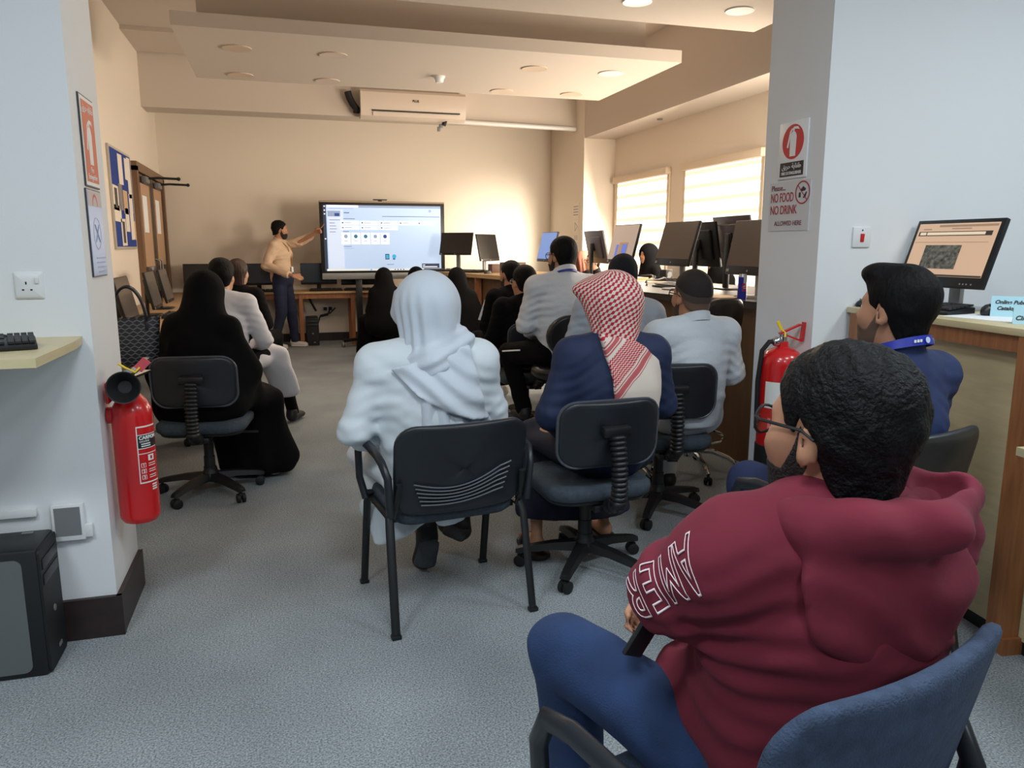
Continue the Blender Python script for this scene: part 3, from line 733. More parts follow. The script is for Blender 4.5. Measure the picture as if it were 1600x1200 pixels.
# water extinguisher
t = thing('fire_extinguisher', 'large red water fire extinguisher on the right column with white label', 'fire extinguisher', (2.142, 2.95, 0.36))
MB().lathe([(0.001, 0.11), (0.092, 0.11), (0.093, 0.12), (0.093, 0.50), (0.088, 0.53), (0.07, 0.555), (0.04, 0.57), (0.026, 0.575), (0.024, 0.60), (0.001, 0.60)], n=44).build('cylinder', m_red, t, ang=50)
MB().lathe([(0.001, 0.0), (0.093, 0.002), (0.097, 0.01), (0.097, 0.125), (0.092, 0.13)], n=44).build('base_skirt', m_blackmat, t)
MB().cyl((0, 0, 0.595), (0, 0, 0.635), 0.018).sph((-0.035, 0, 0.60), 0.022, 10).build('valve', m_chrome, t)
MB().bar((-0.02, 0, 0.635), (0.075, -0.015, 0.675), 0.022, 0.007).bar((0.0, 0, 0.632), (0.085, -0.015, 0.600), 0.02, 0.007).bar((0.085, -0.015, 0.598), (0.095, -0.016, 0.685), 0.02, 0.01).build('handle', m_red, t)
MB().tube([(-0.03, 0, 0.60), (-0.07, 0.0, 0.60), (-0.098, 0.01, 0.56), (-0.105, 0.02, 0.42), (-0.10, 0.02, 0.2)], 0.011, 10).build('hose', m_blackmat, t)
MB().tube([(-0.015, 0.0, 0.655), (0.0, -0.012, 0.64), (-0.005, -0.02, 0.62)], 0.005, 8).box((-0.028, -0.01, 0.672), (0.014, 0.004, 0.045), (0, -0.5, 0)).build('safety_tie', mat('tie_yellow', (235, 200, 40), 0.5), t)
R0 = 0.093
lb = wrap('label', R0, -1.35, 1.2, 0.305, 0.425, m_labw, t, n=24)
wrap('label_field', R0 + 0.0006, -0.60, 1.2, 0.385, 0.418, m_signred, lb, n=18)
wrap('label_field', R0 + 0.0006, -0.62, 1.2, 0.308, 0.324, m_signred, lb, n=18)
wrap_text('WATER', 0.030, R0 + 0.001, -0.55, 0.366, m_signred, lb, align='LEFT', bold=0.0005)
for q in range(2): wrap('text_line', R0 + 0.0012, -0.52, -0.2, 0.335 + q * 0.006, 0.338 + q * 0.006, m_grey, lb)
mk = MB()
for k in range(20):
    pass
me = MB().ring((0, 0, 0), 0.007, 0.011, -0.0006, 0, 24).prism([(-0.006, -0.006), (0.0, 0.008), (0.007, -0.006)], -0.0006, 0)
o = me.build('emblem', m_labw, lb)
for v in o.data.vertices:
    th = -0.28 + v.co.x / R0; rr = R0 + 0.0018 - v.co.y
    v.co = (rr * math.sin(th), -rr * math.cos(th), 0.402 + v.co.z)
lb = wrap('instruction_panel', R0, -0.68, 1.2, 0.16, 0.275, m_labw, t, n=18)
wrap('label_field', R0 + 0.0006, -0.66, 1.2, 0.163, 0.272, m_signred, lb, n=18)
wrap('pictogram', R0 + 0.0012, -0.52, -0.28, 0.24, 0.262, m_labw, lb)
for q in range(5): wrap('text_line', R0 + 0.0012, -0.2 if q > 2 else -0.5, 0.5, 0.178 + q * 0.018, 0.186 + q * 0.018, m_labw, lb)
for q in range(2): wrap('text_line', R0, -1.12 + q * 0.2, -0.98 + q * 0.2, 0.16, 0.26, mat('label_pink', (225, 120, 130), 0.5), lb)

# ================================================================ right counter
ZT = 1.115
A, Bp = fl(1312, 478, ZT), fl(1600, 515, ZT)
dv = (Bp - A).normalized()
fa = Vector((2.41, 2.875, 0)); fb = fa + Vector((dv.x, dv.y, 0)).normalized() * 2.3
rotc = math.atan2((fa - fb).y, (fa - fb).x) - PI / 2
t = thing('counter', 'tall pale laminate counter with timber legs against the right front wall', 'counter', (fa.x, fa.y, 0), rotc)
# local: +Y runs back towards the wall, front edge along X = 0, body to +X
MB().box((0.30, -1.13, ZT - 0.0125), (0.60, 2.26, 0.025), bevel=0.002).build('worktop', m_ply, t)
MB().box((0.08, -1.13, ZT / 2 + 0.012), (0.02, 2.2, ZT - 0.075)).build('front_board', m_ply, t)
MB().box((0.085, -1.13, 0.025), (0.02, 2.2, 0.05)).build('kick_strip', m_blackmat, t)
for yy in (-0.06, -0.985):
    MB().box((0.035, yy, (ZT - 0.025) / 2 + 0.03), (0.062, 0.075, ZT - 0.085)).box((0.05, yy, 0.03), (0.10, 0.10, 0.06)).build('leg', m_oak, t)
MB().box((0.035, -0.52, ZT - 0.055), (0.03, 0.86, 0.055)).build('rail', m_oak, t)
t2 = thing('side_shelf', 'low pale laminate desk corner at the right edge in front of the counter', 'shelf', (2.33, 1.66, 0.0), rotc)
MB().box((-0.14, -0.28, 0.785), (0.28, 0.55, 0.025)).build('board', m_ply, t2)
MB().box((-0.02, -0.28, 0.39), (0.02, 0.5, 0.76)).build('side_board', m_ply, t2)
MB().box((-0.055, -0.06, 0.386), (0.045, 0.045, 0.772)).build('leg', m_oak, t2)

# catalogue computer on the counter
m_peach = mat('screen_peach', (206, 168, 138), 0.4, emit=0.50)
sc = fl(1478, 487, ZT)
mon, R3, c = monitor('black monitor with a tan search page on the right counter', (2.71, 2.635, ZT), -PI / 2, 0.445, 0.295, 0.235, -0.33, scr=m_peach, stand=m_silver, chin=0.036, badge=False, yoff=0.0, bezel=0.019)
scr = [k for k in _KIDS[mon.name] if k.name.startswith('screen')][0]
def onscr(name, x, z, w, h, m, par, c=c, R3=R3, d=0.0135):
    return MB().box(c + R3 @ Vector((x, -d, z)), (w, 0.001, h), R3).build(name, m, par)
m_ui1 = mat('ui_dark', (70, 60, 52), 0.5); m_ui2 = mat('ui_beige', (225, 200, 172), 0.5, emit=0.55); m_ui3 = mat('ui_tan', (170, 138, 114), 0.5, emit=0.3)
onscr('tab_bar', 0.0534, 0.1180, 0.2900, 0.0088, m_ui3, scr)
onscr('search_box', -0.0044, 0.0837, 0.3738, 0.0194, m_ui1, scr)
onscr('search_field', -0.0160, 0.0837, 0.3337, 0.0123, m_ui2, scr, d=0.0142)
onscr('search_divider', -0.1469, 0.0837, 0.0044, 0.0132, m_ui1, scr, d=0.0148)
onscr('heading', 0.0267, 0.1057, 0.0979, 0.0044, m_ui3, scr); onscr('logo_line', -0.1513, 0.1039, 0.0445, 0.0044, m_ui3, scr)
onscr('rule', -0.0089, 0.0458, 0.3738, 0.0018, m_ui3, scr); onscr('taskbar', 0.0000, -0.1000, 0.4060, 0.0070, m_ui1, scr)
mt = mat('screen_photo', (92, 88, 78), 0.5, emit=0.25, noise=(60, 0.85))
onscr('page_picture', -0.0356, -0.0194, 0.1869, 0.1039, mt, scr)
for q in range(4): onscr('control_button', 0.115 + q * 0.016 + (0.006 if q == 3 else 0), -0.133, 0.006, 0.006, m_silver, mon, d=0.0122)
keyboard('black keyboard below the tan search screen on the counter', (2.535, 2.62, ZT), -1.52, rest=False)
mouse('black mouse on a paper sheet on the counter', (2.635, 2.345, ZT + 0.002), -1.2)
tag(MB().box((2.55, 2.25, ZT + 0.0008), (0.21, 0.29, 0.0012), (0, 0, 0.12)).build('paper_sheet', m_paper), 'white paper sheet under the mouse on the counter', 'paper')
mouse('small dark mouse at the counter end by the wall', (2.50, 2.858, ZT), 1.57)
m_cyan = mat('card_light_blue', (170, 212, 224), 0.6)
def tent(label, loc, rotz, lines, size, w=0.20, h=0.085):
    t = thing('tent_card', label, 'sign card', loc, rotz)
    b = MB()
    b.prism([(-w / 2, 0), (w / 2, 0), (w / 2, h), (-w / 2, h)], -0.0005, 0.0005)
    o = b.build('front_face', m_cyan, t); o.data.transform(Matrix.Rotation(-0.42, 4, 'X')); o.location = (0, -0.035, 0.0)
    b = MB(); b.prism([(-w / 2, 0), (w / 2, 0), (w / 2, h), (-w / 2, h)], -0.0005, 0.0005)
    o2 = b.build('back_face', m_cyan, t); o2.data.transform(Matrix.Rotation(0.42, 4, 'X')); o2.location = (0, 0.035, 0.0)
    for i, (s_, x) in enumerate(lines):
        q = text(s_, size, m_labk, o, 0, 0, 0, align='LEFT', shear=0.25, bold=0.0008)
        q.data.transform(Matrix.Translation((x, -0.001, h * 0.70 - i * size * 1.25))); q.data.transform(Matrix.Rotation(-0.42, 4, 'X'))
    return t
tent('light blue card reading online catalogue beside the mouse', (2.685, 2.255, ZT), -0.85, [('Online Public', -0.088), ('Catalog', -0.080)], 0.020)
tent('light blue card at the counter\'s near edge, in front of the other card', (2.515, 2.005, ZT), -0.85, [('In', -0.074), ('Circu', -0.098)], 0.022, 0.21, 0.070)
# ================================================================ far room
def desk_run(label, loc, L_, D_, z, legs, m_top, m_leg, back=True, rotz=0.0, name='desk'):
    """worktop along local X, depth +Y from the front edge at Y=0"""
    t = thing(name, label, 'desk', loc, rotz)
    MB().box((L_ / 2, D_ / 2, z - 0.015), (L_, D_, 0.03), bevel=0.003).build('worktop', m_top, t)
    for x in legs:
        for y in (0.06, D_ - 0.06): MB().box((x, y, (z - 0.03) / 2), (0.055, 0.055, z - 0.03)).build('leg', m_leg, t)
    MB().box((L_ / 2, 0.06, z - 0.065), (L_ - 0.1, 0.025, 0.07)).build('rail', m_leg, t)
    if back: MB().box((L_ / 2, D_ - 0.04, z / 2 + 0.05), (L_ - 0.1, 0.018, z - 0.2)).build('modesty_panel', m_leg, t)
    return t
desk_run('long timber desk along the far wall carrying black monitors', (-0.82, 11.09, 0), 3.55, 0.60, 0.76, (0.10, 1.04, 1.75, 2.65, 3.45), m_desk, m_oak, back=False)
desk_run('timber desk along the left wall with black bag and monitors', (-0.83, 4.25, 0), 7.4, 0.69, 0.75, (0.1, 2.0, 3.9, 5.8, 7.3), m_desk, m_oak, rotz=PI / 2)
# far-wall monitors
FW = [((317, 428), 'partly hidden by the seated person in black'), ((404, 431), 'just left of the standing man'), ((498, 430), 'just right of the standing man'), ((597, 441), 'low behind the display stand')]
ZD = 0.76
for i, (p, w) in enumerate(FW):
    q = at(p[0], p[1], 11.42)
    if i == 3: q.x = 1.05
    monitor('black switched-off monitor on the far desk, ' + w, (q.x, 11.42, ZD), 0, 0.50, 0.30, 0.235 if i != 3 else 0.22, -0.06, group='monitors on the far desk', badge=False)
    keyboard('black keyboard on the far desk, ' + w.replace('the seated', 'a seated'), (q.x + (0.08 if i == 2 else 0.0), 11.2, ZD), 0, group='keyboards on the far desk')
q = at(488, 510, 11.3)
tower('computer_tower', 'black computer tower on the floor under the far desk', (q.x, 11.33, 0), 0, 0.17, 0.40, 0.39)
t = thing('wall_socket', 'double socket with two black plugs under the far desk', 'socket', tuple(at(512, 482, YB)), 0)
MB().box((0, -0.005, 0), (0.147, 0.01, 0.088), bevel=0.003).build('plate', m_plaster, t)
for x in (-0.037, 0.037): MB().box((x, -0.03, 0.0), (0.05, 0.05, 0.05), bevel=0.01).build('plug', m_blackmat, t)
tag(MB().tube([at(515, 485, 11.6), at(512, 492, 11.6), at(500, 495, 11.55), at(497, 505, 11.5)], 0.012, 8).tube([at(524, 481, 11.6), at(516, 489, 11.58), at(500, 493, 11.55)], 0.010, 8).build('power_cable', m_blackmat), 'black power cables hanging from the far socket', 'cable')
tag(MB().tube([at(481, 461, 11.5), at(486, 472, 11.5), at(494, 486, 11.45)], 0.016, 8).build('power_cable', m_blackmat), 'black cable running down from the far desk to the tower', 'cable')

# ---- interactive display on its rolling stand
DY = 11.0
tl, br = at(498, 313, DY - 0.09), at(695.6, 437, DY - 0.09)
dw = br.x - tl.x; dz0 = at(505, 437, DY - 0.09).z; dz1 = tl.z
t = thing('interactive_display', 'large lit interactive display on a black rolling stand', 'display screen', (tl.x + dw / 2, DY - 0.06, 0))
dh = dz1 - dz0; zc = (dz0 + dz1) / 2
MB().box((0, 0.0, zc), (dw, 0.07, dh), bevel=0.006).build('casing', m_mon, t)
MB().box((0, -0.036, dz0 + 0.045), (dw - 0.01, 0.012, 0.085), bevel=0.004).build('speaker_bar', m_silver, t)
MB().box((0, -0.036, dz1 - 0.012), (dw - 0.01, 0.006, 0.018)).build('top_strip', mat('display_strip', (160, 140, 122), 0.4), t)
m_scr = mat('display_screen_blue', (178, 204, 240), 0.4, emit=0.53)
sw, shh = dw - 0.11, dh - 0.175; szc = zc + 0.03
scr = MB().box((0, -0.0365, szc), (sw, 0.002, shh)).build('screen', m_scr, t)
def ui(name, x, z, w, h, m, lay=1):                 # x, z in 0..1 of the screen, z from the top
    return MB().box((-sw / 2 + x * sw, -0.0375 - 0.0006 * lay, szc + shh / 2 - z * shh), (w * sw, 0.0006, h * shh)).build(name, m, scr)
u_dk = mat('ui_navy', (44, 58, 84), 0.5, emit=0.36); u_lt = mat('ui_white', (226, 234, 250), 0.5, emit=0.63); u_md = mat('ui_grey_blue', (138, 160, 195), 0.5, emit=0.46)
u_pn = mat('ui_panel', (196, 213, 240), 0.5, emit=0.59); u_tx = mat('ui_text', (96, 112, 142), 0.5, emit=0.33); u_gr = mat('ui_green', (40, 120, 150), 0.5, emit=0.40); u_cy = mat('ui_cyan', (40, 170, 215), 0.5, emit=0.53); u_bl = mat('ui_blue', (40, 70, 150), 0.5, emit=0.40); u_yl = mat('ui_cream', (214, 222, 220), 0.5, emit=0.59)
ui('side_dock', 0.008, 0.5, 0.026, 1.0, u_dk)
for z in (0.02, 0.08, 0.135, 0.51): ui('dock_icon', 0.008, z, 0.012, 0.018, u_lt, 2)
ui('title_bar', 0.52, 0.018, 0.96, 0.036, u_md); ui('browser_tab', 0.16, 0.018, 0.26, 0.034, u_lt, 2)
ui('address_line', 0.15, 0.05, 0.2, 0.006, u_md, 2)
ui('sidebar', 0.095, 0.52, 0.13, 0.90, u_pn); ui('banner_picture', 0.085, 0.13, 0.105, 0.085, u_md, 2); ui('banner_shape', 0.11, 0.145, 0.04, 0.045, u_bl, 3)
for q, w in enumerate((0.09, 0.045, 0.055, 0.06, 0.05)): ui('sidebar_line', 0.035 + w / 2 + 0.01, 0.225 + q * 0.045, w, 0.008, u_tx, 2)
ui('heading', 0.19, 0.115, 0.045, 0.014, u_tx, 2); ui('search_rule', 0.74, 0.165, 0.5, 0.007, u_dk, 2); ui('section_line', 0.21, 0.205, 0.095, 0.009, u_tx, 2)
for r in range(2):
    for c_ in range(5 if r == 0 else 3):
        x = 0.215 + c_ * 0.164; z = 0.265 + r * 0.075
        o = ui('tile', x, z, 0.156, 0.062, u_lt, 2)
        ui('tile_icon', x - 0.06, z, 0.014, 0.02, u_tx, 3); ui('tile_line', x - 0.015, z, 0.055, 0.009, u_md, 3)
ui('section_line', 0.18, 0.40, 0.05, 0.009, u_tx, 2)
for c_ in range(5):
    x = 0.178 + c_ * 0.083
    ui('app_card', x, 0.505, 0.074, 0.175, u_lt, 2); ui('app_line', x, 0.545, 0.03, 0.009, u_md, 3)
    col = (u_md, u_gr, u_gr, u_md, u_bl)[c_]
    MB().lathe([(0.001, 0), (0.026, 0), (0.026, 0.0006), (0.001, 0.0006)], (-sw / 2 + x * sw, -0.0393, szc + shh / 2 - 0.472 * shh), (0, -1, 0), 24).build('app_icon', col, scr)
ui('section_line', 0.19, 0.625, 0.07, 0.008, u_tx, 2); ui('section_line', 0.2, 0.655, 0.09, 0.005, u_md, 2)
ui('drawing_monitor', 0.525, 0.785, 0.035, 0.085, u_dk, 2); ui('drawing_screen', 0.525, 0.785, 0.024, 0.06, u_cy, 3)
MB().lathe([(0.001, 0), (0.028, 0), (0.028, 0.0006), (0.001, 0.0006)], (-sw / 2 + 0.585 * sw, -0.0393, szc + shh / 2 - 0.78 * shh), (0, -1, 0), 24).build('drawing_disc', u_cy, scr)
ui('drawing_foot', 0.583, 0.815, 0.02, 0.03, u_bl, 3); ui('caption_line', 0.55, 0.905, 0.06, 0.008, u_tx, 2)
ui('pop_up_note', 0.905, 0.93, 0.155, 0.07, u_dk, 3); ui('note_line', 0.9, 0.945, 0.13, 0.014, u_lt, 4); ui('note_line', 0.845, 0.918, 0.02, 0.012, u_lt, 4)
ui('taskbar', 0.5, 0.985, 0.98, 0.03, u_yl, 2); ui('start_button', 0.385, 0.985, 0.012, 0.02, u_cy, 3)
for q in range(4): ui('taskbar_icon', 0.59 + q * 0.025, 0.985, 0.010, 0.017, u_bl, 3)
MB().ring((-sw / 2 + 0.905 * sw, 0, szc + shh / 2 - 0.075 * shh), 0.010, 0.015, -0.0395, -0.039, 20).build('cursor', u_dk, scr)
MB().box((-dw / 2 + 0.82, -0.02, dz1 + 0.02), (0.19, 0.05, 0.014), bevel=0.004).box((-dw / 2 + 0.82, -0.01, dz1 + 0.008), (0.05, 0.04, 0.02)).build('camera_bar', m_mon, t)
px_ = at(562, 480, DY).x - t.location.x
for x in (px_, -px_ + 0.02): MB().box((x, 0.06, 0.55), (0.085, 0.05, 1.0), bevel=0.004).build('post', m_mon, t)
MB().box((0, 0.06, 0.16), (2 * abs(px_), 0.05, 0.07)).build('crossbar', m_mon, t)
for x in (px_, -px_ + 0.02):
    MB().box((x, 0.02, 0.10), (0.06, 0.62, 0.05), bevel=0.006).build('foot', m_mon, t)
    for y in (-0.26, 0.28): caster(MB(), x, y, 0, 0.6, 0.036).build('caster', m_silver, t)
# a seventh: castored foot that shows left of the post
MB().bar((px_, 0.0, 0.10), (at(535, 520, DY).x - t.location.x, -0.12, 0.09), 0.05, 0.04).build('foot', m_mon, t)
caster(MB(), at(535, 520, DY).x - t.location.x, -0.12, 0, 0.3, 0.036).build('caster', m_silver, t)

# ---- air conditioner, pipe runs, detector on beams
q = at(646, 163, 10.5)
t = thing('air_conditioner', 'white wall air conditioner on the far beam', 'air conditioner', (q.x, 10.63, q.z - 0.03))
aw = at(725, 185, 10.45).x - at(560, 150, 10.45).x
pr = [(0.0, -0.17), (-0.10, -0.17), (-0.165, -0.14), (-0.19, -0.07), (-0.2, 0.06), (-0.185, 0.15), (-0.15, 0.185), (0.0, 0.19)]
MB().loft([[(-aw / 2, y, z) for y, z in pr], [(aw / 2, y, z) for y, z in pr]]).build('casing', mat('ac_plastic', (214, 200, 188), 0.35), t, ang=25)
MB().box((0.03, -0.188, -0.075), (aw * 0.84, 0.02, 0.016), (0.35, 0, 0)).build('air_slot', m_blackmat, t)
MB().box((0.03, -0.181, -0.115), (aw * 0.82, 0.012, 0.05), (0.35, 0, 0)).build('louvre', mat('ac_plastic', (214, 200, 188), 0.35), t)
text('PLUS', 0.04, m_labk, t, 0.02, 0.055, -0.203, bold=0.001)
tag(MB().tube([at(543, 143, 10.55), at(546, 153, 10.55), at(551, 162, 10.55), at(557, 170, 10.55), at(557, 176, 10.57)], 0.045, 10).build('insulated_pipe', m_blackmat), 'black insulated pipe hanging at the air conditioner\'s left end', 'pipe')
tag(MB().tube([at(693, 196, 10.55), at(695, 190, 10.55), at(698, 186, 10.52)], 0.03, 8).build('drain_hose', m_blackmat), 'short black drain hose under the air conditioner\'s right end', 'hose')
t = thing('pipe_clamp', 'small grey pipe valve hanging below the air conditioner', 'valve', tuple(at(689, 197, 10.58)))
MB().box((0, 0, 0), (0.05, 0.04, 0.05), bevel=0.006).box((-0.03, 0, -0.04), (0.04, 0.03, 0.06), bevel=0.006).build('body', m_grey, t)
za = at(800, 196, 10.58).z
tag(MB().tube([(at(698, 193, 10.58).x, 10.59, za + 0.02), (XP - 0.02, 10.59, za - 0.01)], 0.03, 10).build('conduit_pipe', m_plaster), 'white pipe running along the far beam\'s lower edge', 'pipe')
t = thing('smoke_detector', 'small white detector under the dropped ceiling panel', 'smoke detector', tuple(fl(686, 119, 2.95)))
MB().lathe([(0.055, 0.0), (0.055, -0.012), (0.045, -0.022), (0.04, -0.05), (0.03, -0.058), (0.001, -0.058)], n=28).build('body', m_plaster, t)
MB().lathe([(0.041, -0.03), (0.043, -0.032), (0.041, -0.036)], n=28).build('vent_ring', m_blackmat, t)
t = thing('sensor', 'tiny dark sensor under the window side beam', 'sensor', tuple(fl(1031, 186, 2.845)))
MB().lathe([(0.035, 0.0), (0.03, -0.012), (0.001, -0.014)], n=20).build('body', m_grey, t)
xp = at(884, 300, YB - 0.03).x
t = thing('wall_conduit', 'vertical white cable conduit beside the far pilaster', 'conduit', (xp, YB, 0))
MB().box((0, -0.02, 1.9), (0.05, 0.04, 2.3)).build('channel', m_plaster, t)
MB().box((0, -0.03, at(884, 300, YB).z), (0.10, 0.06, 0.04), bevel=0.004).build('clip', m_grey, t)
MB().box((0, -0.03, at(884, 232, YB).z), (0.07, 0.05, 0.3), bevel=0.004).build('cover', m_plaster, t)
# notices on the pilaster
for (p0, p1, lab) in (((895, 318), (905, 342), 'top white notice on the far pilaster beside the window'), ((896, 345), (904, 364), 'middle white notice with triangle on the far pilaster'), ((896, 366), (904, 378), 'lowest white notice on the far pilaster')):
    a, b_ = atX(p0[0], p0[1], XP), atX(p1[0], p1[1], XP)
    t = thing('paper_notice', lab, 'notice', (XP - 0.002, (a.y + b_.y) / 2, (a.z + b_.z) / 2), FACE_R, 'notices on the far pilaster')
    w, h = abs(a.y - b_.y), abs(a.z - b_.z)
    MB().box((0, 0, 0), (w, 0.003, h)).build('sheet', mat('paper_warm', (232, 222, 208), 0.7), t)
    if 'triangle' in lab: MB().ring((0, 0, 0), w * 0.28, w * 0.36, -0.003, -0.0016, 3).build('triangle_mark', m_grey, t)
    else:
        for q in range(4): MB().box((0, -0.002, h * (0.28 - 0.17 * q)), (w * 0.7, 0.001, h * 0.06)).build('text_line', m_grey, t)
# ---- left wall: notice board, double door, closers
a, b_ = atX(164, 223, XL), atX(211, 389, XL)
ym, zm = (a.y + b_.y) / 2, (a.z + b_.z) / 2; w, h = b_.y - a.y, a.z - b_.z
t = thing('notice_board', 'blue notice board covered with papers on the left wall', 'notice board', (XL + 0.012, ym, zm), FACE_L)
MB().box((0, 0, 0), (w, 0.024, h), bevel=0.003).build('frame', m_alu, t)
MB().box((0, -0.0125, 0), (w - 0.05, 0.003, h - 0.05)).build('felt', mat('notice_felt_blue', (36, 62, 140), 0.9, noise=(60, 0.15)), t)
pap = [(-0.05, 0.30, 0.2, 0.30), (0.22, 0.33, 0.12, 0.22), (0.36, 0.25, 0.16, 0.42), (-0.36, 0.0, 0.24, 0.24), (-0.13, 0.02, 0.16, 0.26), (0.08, -0.02, 0.2, 0.24), (-0.33, -0.15, 0.3, 0.16), (0.1, -0.2, 0.18, 0.24), (0.34, -0.02, 0.18, 0.20), (-0.12, -0.33, 0.22, 0.27), (0.33, -0.26, 0.18, 0.28), (0.45, -0.30, 0.06, 0.2)]
pc = [mat('paper_warm', (232, 222, 208), 0.7), mat('paper_tan', (206, 172, 128), 0.7), mat('paper_grey', (140, 130, 120), 0.7)]
for i, (x, z, pw, ph) in enumerate(pap):
    q = MB().box((x * w, -0.0145, z * h), (pw * w, 0.001, ph * h), (0, RS.uniform(-.03, .03), 0)).build('pinned_paper', pc[(0, 0, 0, 0, 2, 1, 0, 0, 0, 0, 0, 1)[i]], t)
    if i in (3, 9): MB().box((x * w, -0.0156, z * h), (pw * w * 0.5, 0.001, ph * h * 0.8)).build('printed_picture', mat('paper_dark_print', (80, 74, 68), 0.7), q)
y0, y1, zt = 9.62, 11.62, 2.26
m_door = mat('door_wood_dark', (66, 47, 36), 0.4, noise=(6, 0.25, (6, 6, 0.5)))
m_frame = mat('door_frame_wood', (120, 90, 66), 0.45, noise=(8, 0.15, (6, 6, 0.5)))
m_kraft = mat('door_paper_tan', (186, 150, 120), 0.7)
f = MB()
for y in (y0, y1): f.box((XL + 0.03, y, zt / 2), (0.06, 0.09, zt))
f.box((XL + 0.03, (y0 + y1) / 2, zt + 0.0), (0.06, y1 - y0 + 0.09, 0.10))
d = struct('door_1', f, m_frame)
for i, yy in enumerate((y0 + 0.52, y1 - 0.52)):
    lf = MB().box((XL + 0.018, yy, zt / 2 - 0.03), (0.036, 0.93, zt - 0.07)).build('door_leaf', m_door, d)
    MB().box((XL + 0.038, yy, 1.62), (0.006, 0.62, 0.95)).build('vision_panel', m_kraft, lf)
    MB().box((XL + 0.044, yy - 0.1, 1.75), (0.003, 0.3, 0.42)).build('taped_paper', m_paper, lf)
    MB().tube([(XL + 0.04, yy + (0.38 if i == 0 else -0.38), 0.9), (XL + 0.09, yy + (0.38 if i == 0 else -0.38), 0.92), (XL + 0.09, yy + (0.38 if i == 0 else -0.38), 1.2), (XL + 0.04, yy + (0.38 if i == 0 else -0.38), 1.22)], 0.012, 8).build('pull_handle', m_chrome, lf)
    MB().box((XL + 0.07, yy - 0.1, zt - 0.12), (0.06, 0.26, 0.07), bevel=0.01).build('door_closer', m_grey, lf)
    e = atX(250 if i == 0 else 265, 270 if i == 0 else 281, XL + 0.36)
    MB().tube([(XL + 0.09, yy - 0.05, zt - 0.10), (XL + 0.2, yy - 0.05, zt - 0.09), (XL + 0.42, yy - 0.02, zt - 0.095)], 0.014, 8).sph((XL + 0.42, yy - 0.02, zt - 0.095), 0.022, 8).build('closer_arm', m_blackmat, lf)
t = thing('wall_switch', 'small pale switch on the left wall beside the far corner', 'switch', tuple(atX(264, 395, XL) if False else Vector((XL, 11.66 - 0.02, 1.30))), FACE_L)
MB().box((0, -0.006, 0), (0.05, 0.012, 0.12), bevel=0.002).build('plate', m_plaster, t)
# ---- left wall desk: monitors, bag
m_refl = mat('screen_sheen', (98, 92, 86), 0.12)  # grey room reflection put into the screen colour
ZL = 0.75
for X, p, lab, ww, tl_ in ((-1.16, (197, 474), 'grey-lit monitor on the left desk behind the bag handles', 0.53, -0.22), (-1.16, (239, 458), 'black monitor on the left desk, nearer of the two by the door', 0.50, -0.2), (-1.16, (259, 452), 'black monitor on the left desk, farther of the two by the door', 0.50, -0.2)):
    q = atX(p[0], p[1], X)
    monitor(lab, (X, q.y, ZL), FACE_L, ww, 0.34, 0.235, tl_, scr=m_refl, group='monitors on the left desk')
q = fl(283, 497, ZL)
keyboard('pale-edged black keyboard on the left desk in front of the monitors', (-0.97, atX(239, 458, -1.16).y - 0.2, ZL), FACE_L)
tag(MB().box((-0.93, 5.55, ZL + 0.004), (0.15, 0.2, 0.006), (0, 0, 0.2)).build('paper_stack', m_paper), 'small white paper pad on the left desk behind the bag', 'paper')
t = thing('tote_bag', 'black woven patterned tote bag with looped handles on the left desk', 'bag', (-0.80, 4.50, ZL), 0.12)
m_tote = bpy.data.materials.new('tote_woven'); m_tote.use_nodes = True
nt = m_tote.node_tree; N = nt.nodes; b = N['Principled BSDF']; b.inputs['Roughness'].default_value = 0.55
tcx = N.new('ShaderNodeTexCoord'); sp_ = N.new('ShaderNodeSeparateXYZ'); nt.links.new(tcx.outputs['Object'], sp_.inputs[0])
def mnode(op, *a):
    n = N.new('ShaderNodeMath'); n.operation = op
    for i, v in enumerate(a):
        if isinstance(v, (int, float)): n.inputs[i].default_value = v
        else: nt.links.new(v, n.inputs[i])
    return n.outputs[0]
rowz = mnode('MULTIPLY', sp_.outputs['Z'], 52)
rowi = mnode('FLOOR', rowz)
off = mnode('MULTIPLY', mnode('MODULO', rowi, 2), 0.5)
ux = mnode('FRACT', mnode('ADD', mnode('MULTIPLY', sp_.outputs['X'], 26), off))
vz = mnode('FRACT', rowz)
chev = mnode('ABSOLUTE', mnode('SUBTRACT', mnode('ADD', mnode('MULTIPLY', mnode('ABSOLUTE', mnode('SUBTRACT', ux, 0.5)), 1.2), 0.15), vz))
rp = N.new('ShaderNodeValToRGB'); nt.links.new(chev, rp.inputs[0])
rp.color_ramp.elements[0].position = 0.08; rp.color_ramp.elements[0].color = L((105, 108, 112)); rp.color_ramp.elements[1].position = 0.2; rp.color_ramp.elements[1].color = L((20, 20, 23))
nt.links.new(rp.outputs[0], b.inputs['Base Color'])
bw, bd, bh = 0.30, 0.12, 0.25
rings = []
for z, f, dd in ((0.0, 0.80, 0.9), (0.01, 0.84, 1.0), (0.08, 0.90, 0.98), (0.17, 0.97, 0.85), (0.24, 1.02, 0.6), (0.25, 1.02, 0.5), (0.245, 1.0, 0.4), (0.16, 0.9, 0.45)):
    rings.append([(x, y, z + (0.012 * (2 * x / bw) ** 2 if z > 0.15 else 0)) for x, y in [(px__ * f, py__ * dd) for px__, py__ in rrect(bw, bd, 0.05, 6)]])
MB().loft(rings).build('bag_body', m_tote, t, ang=60)
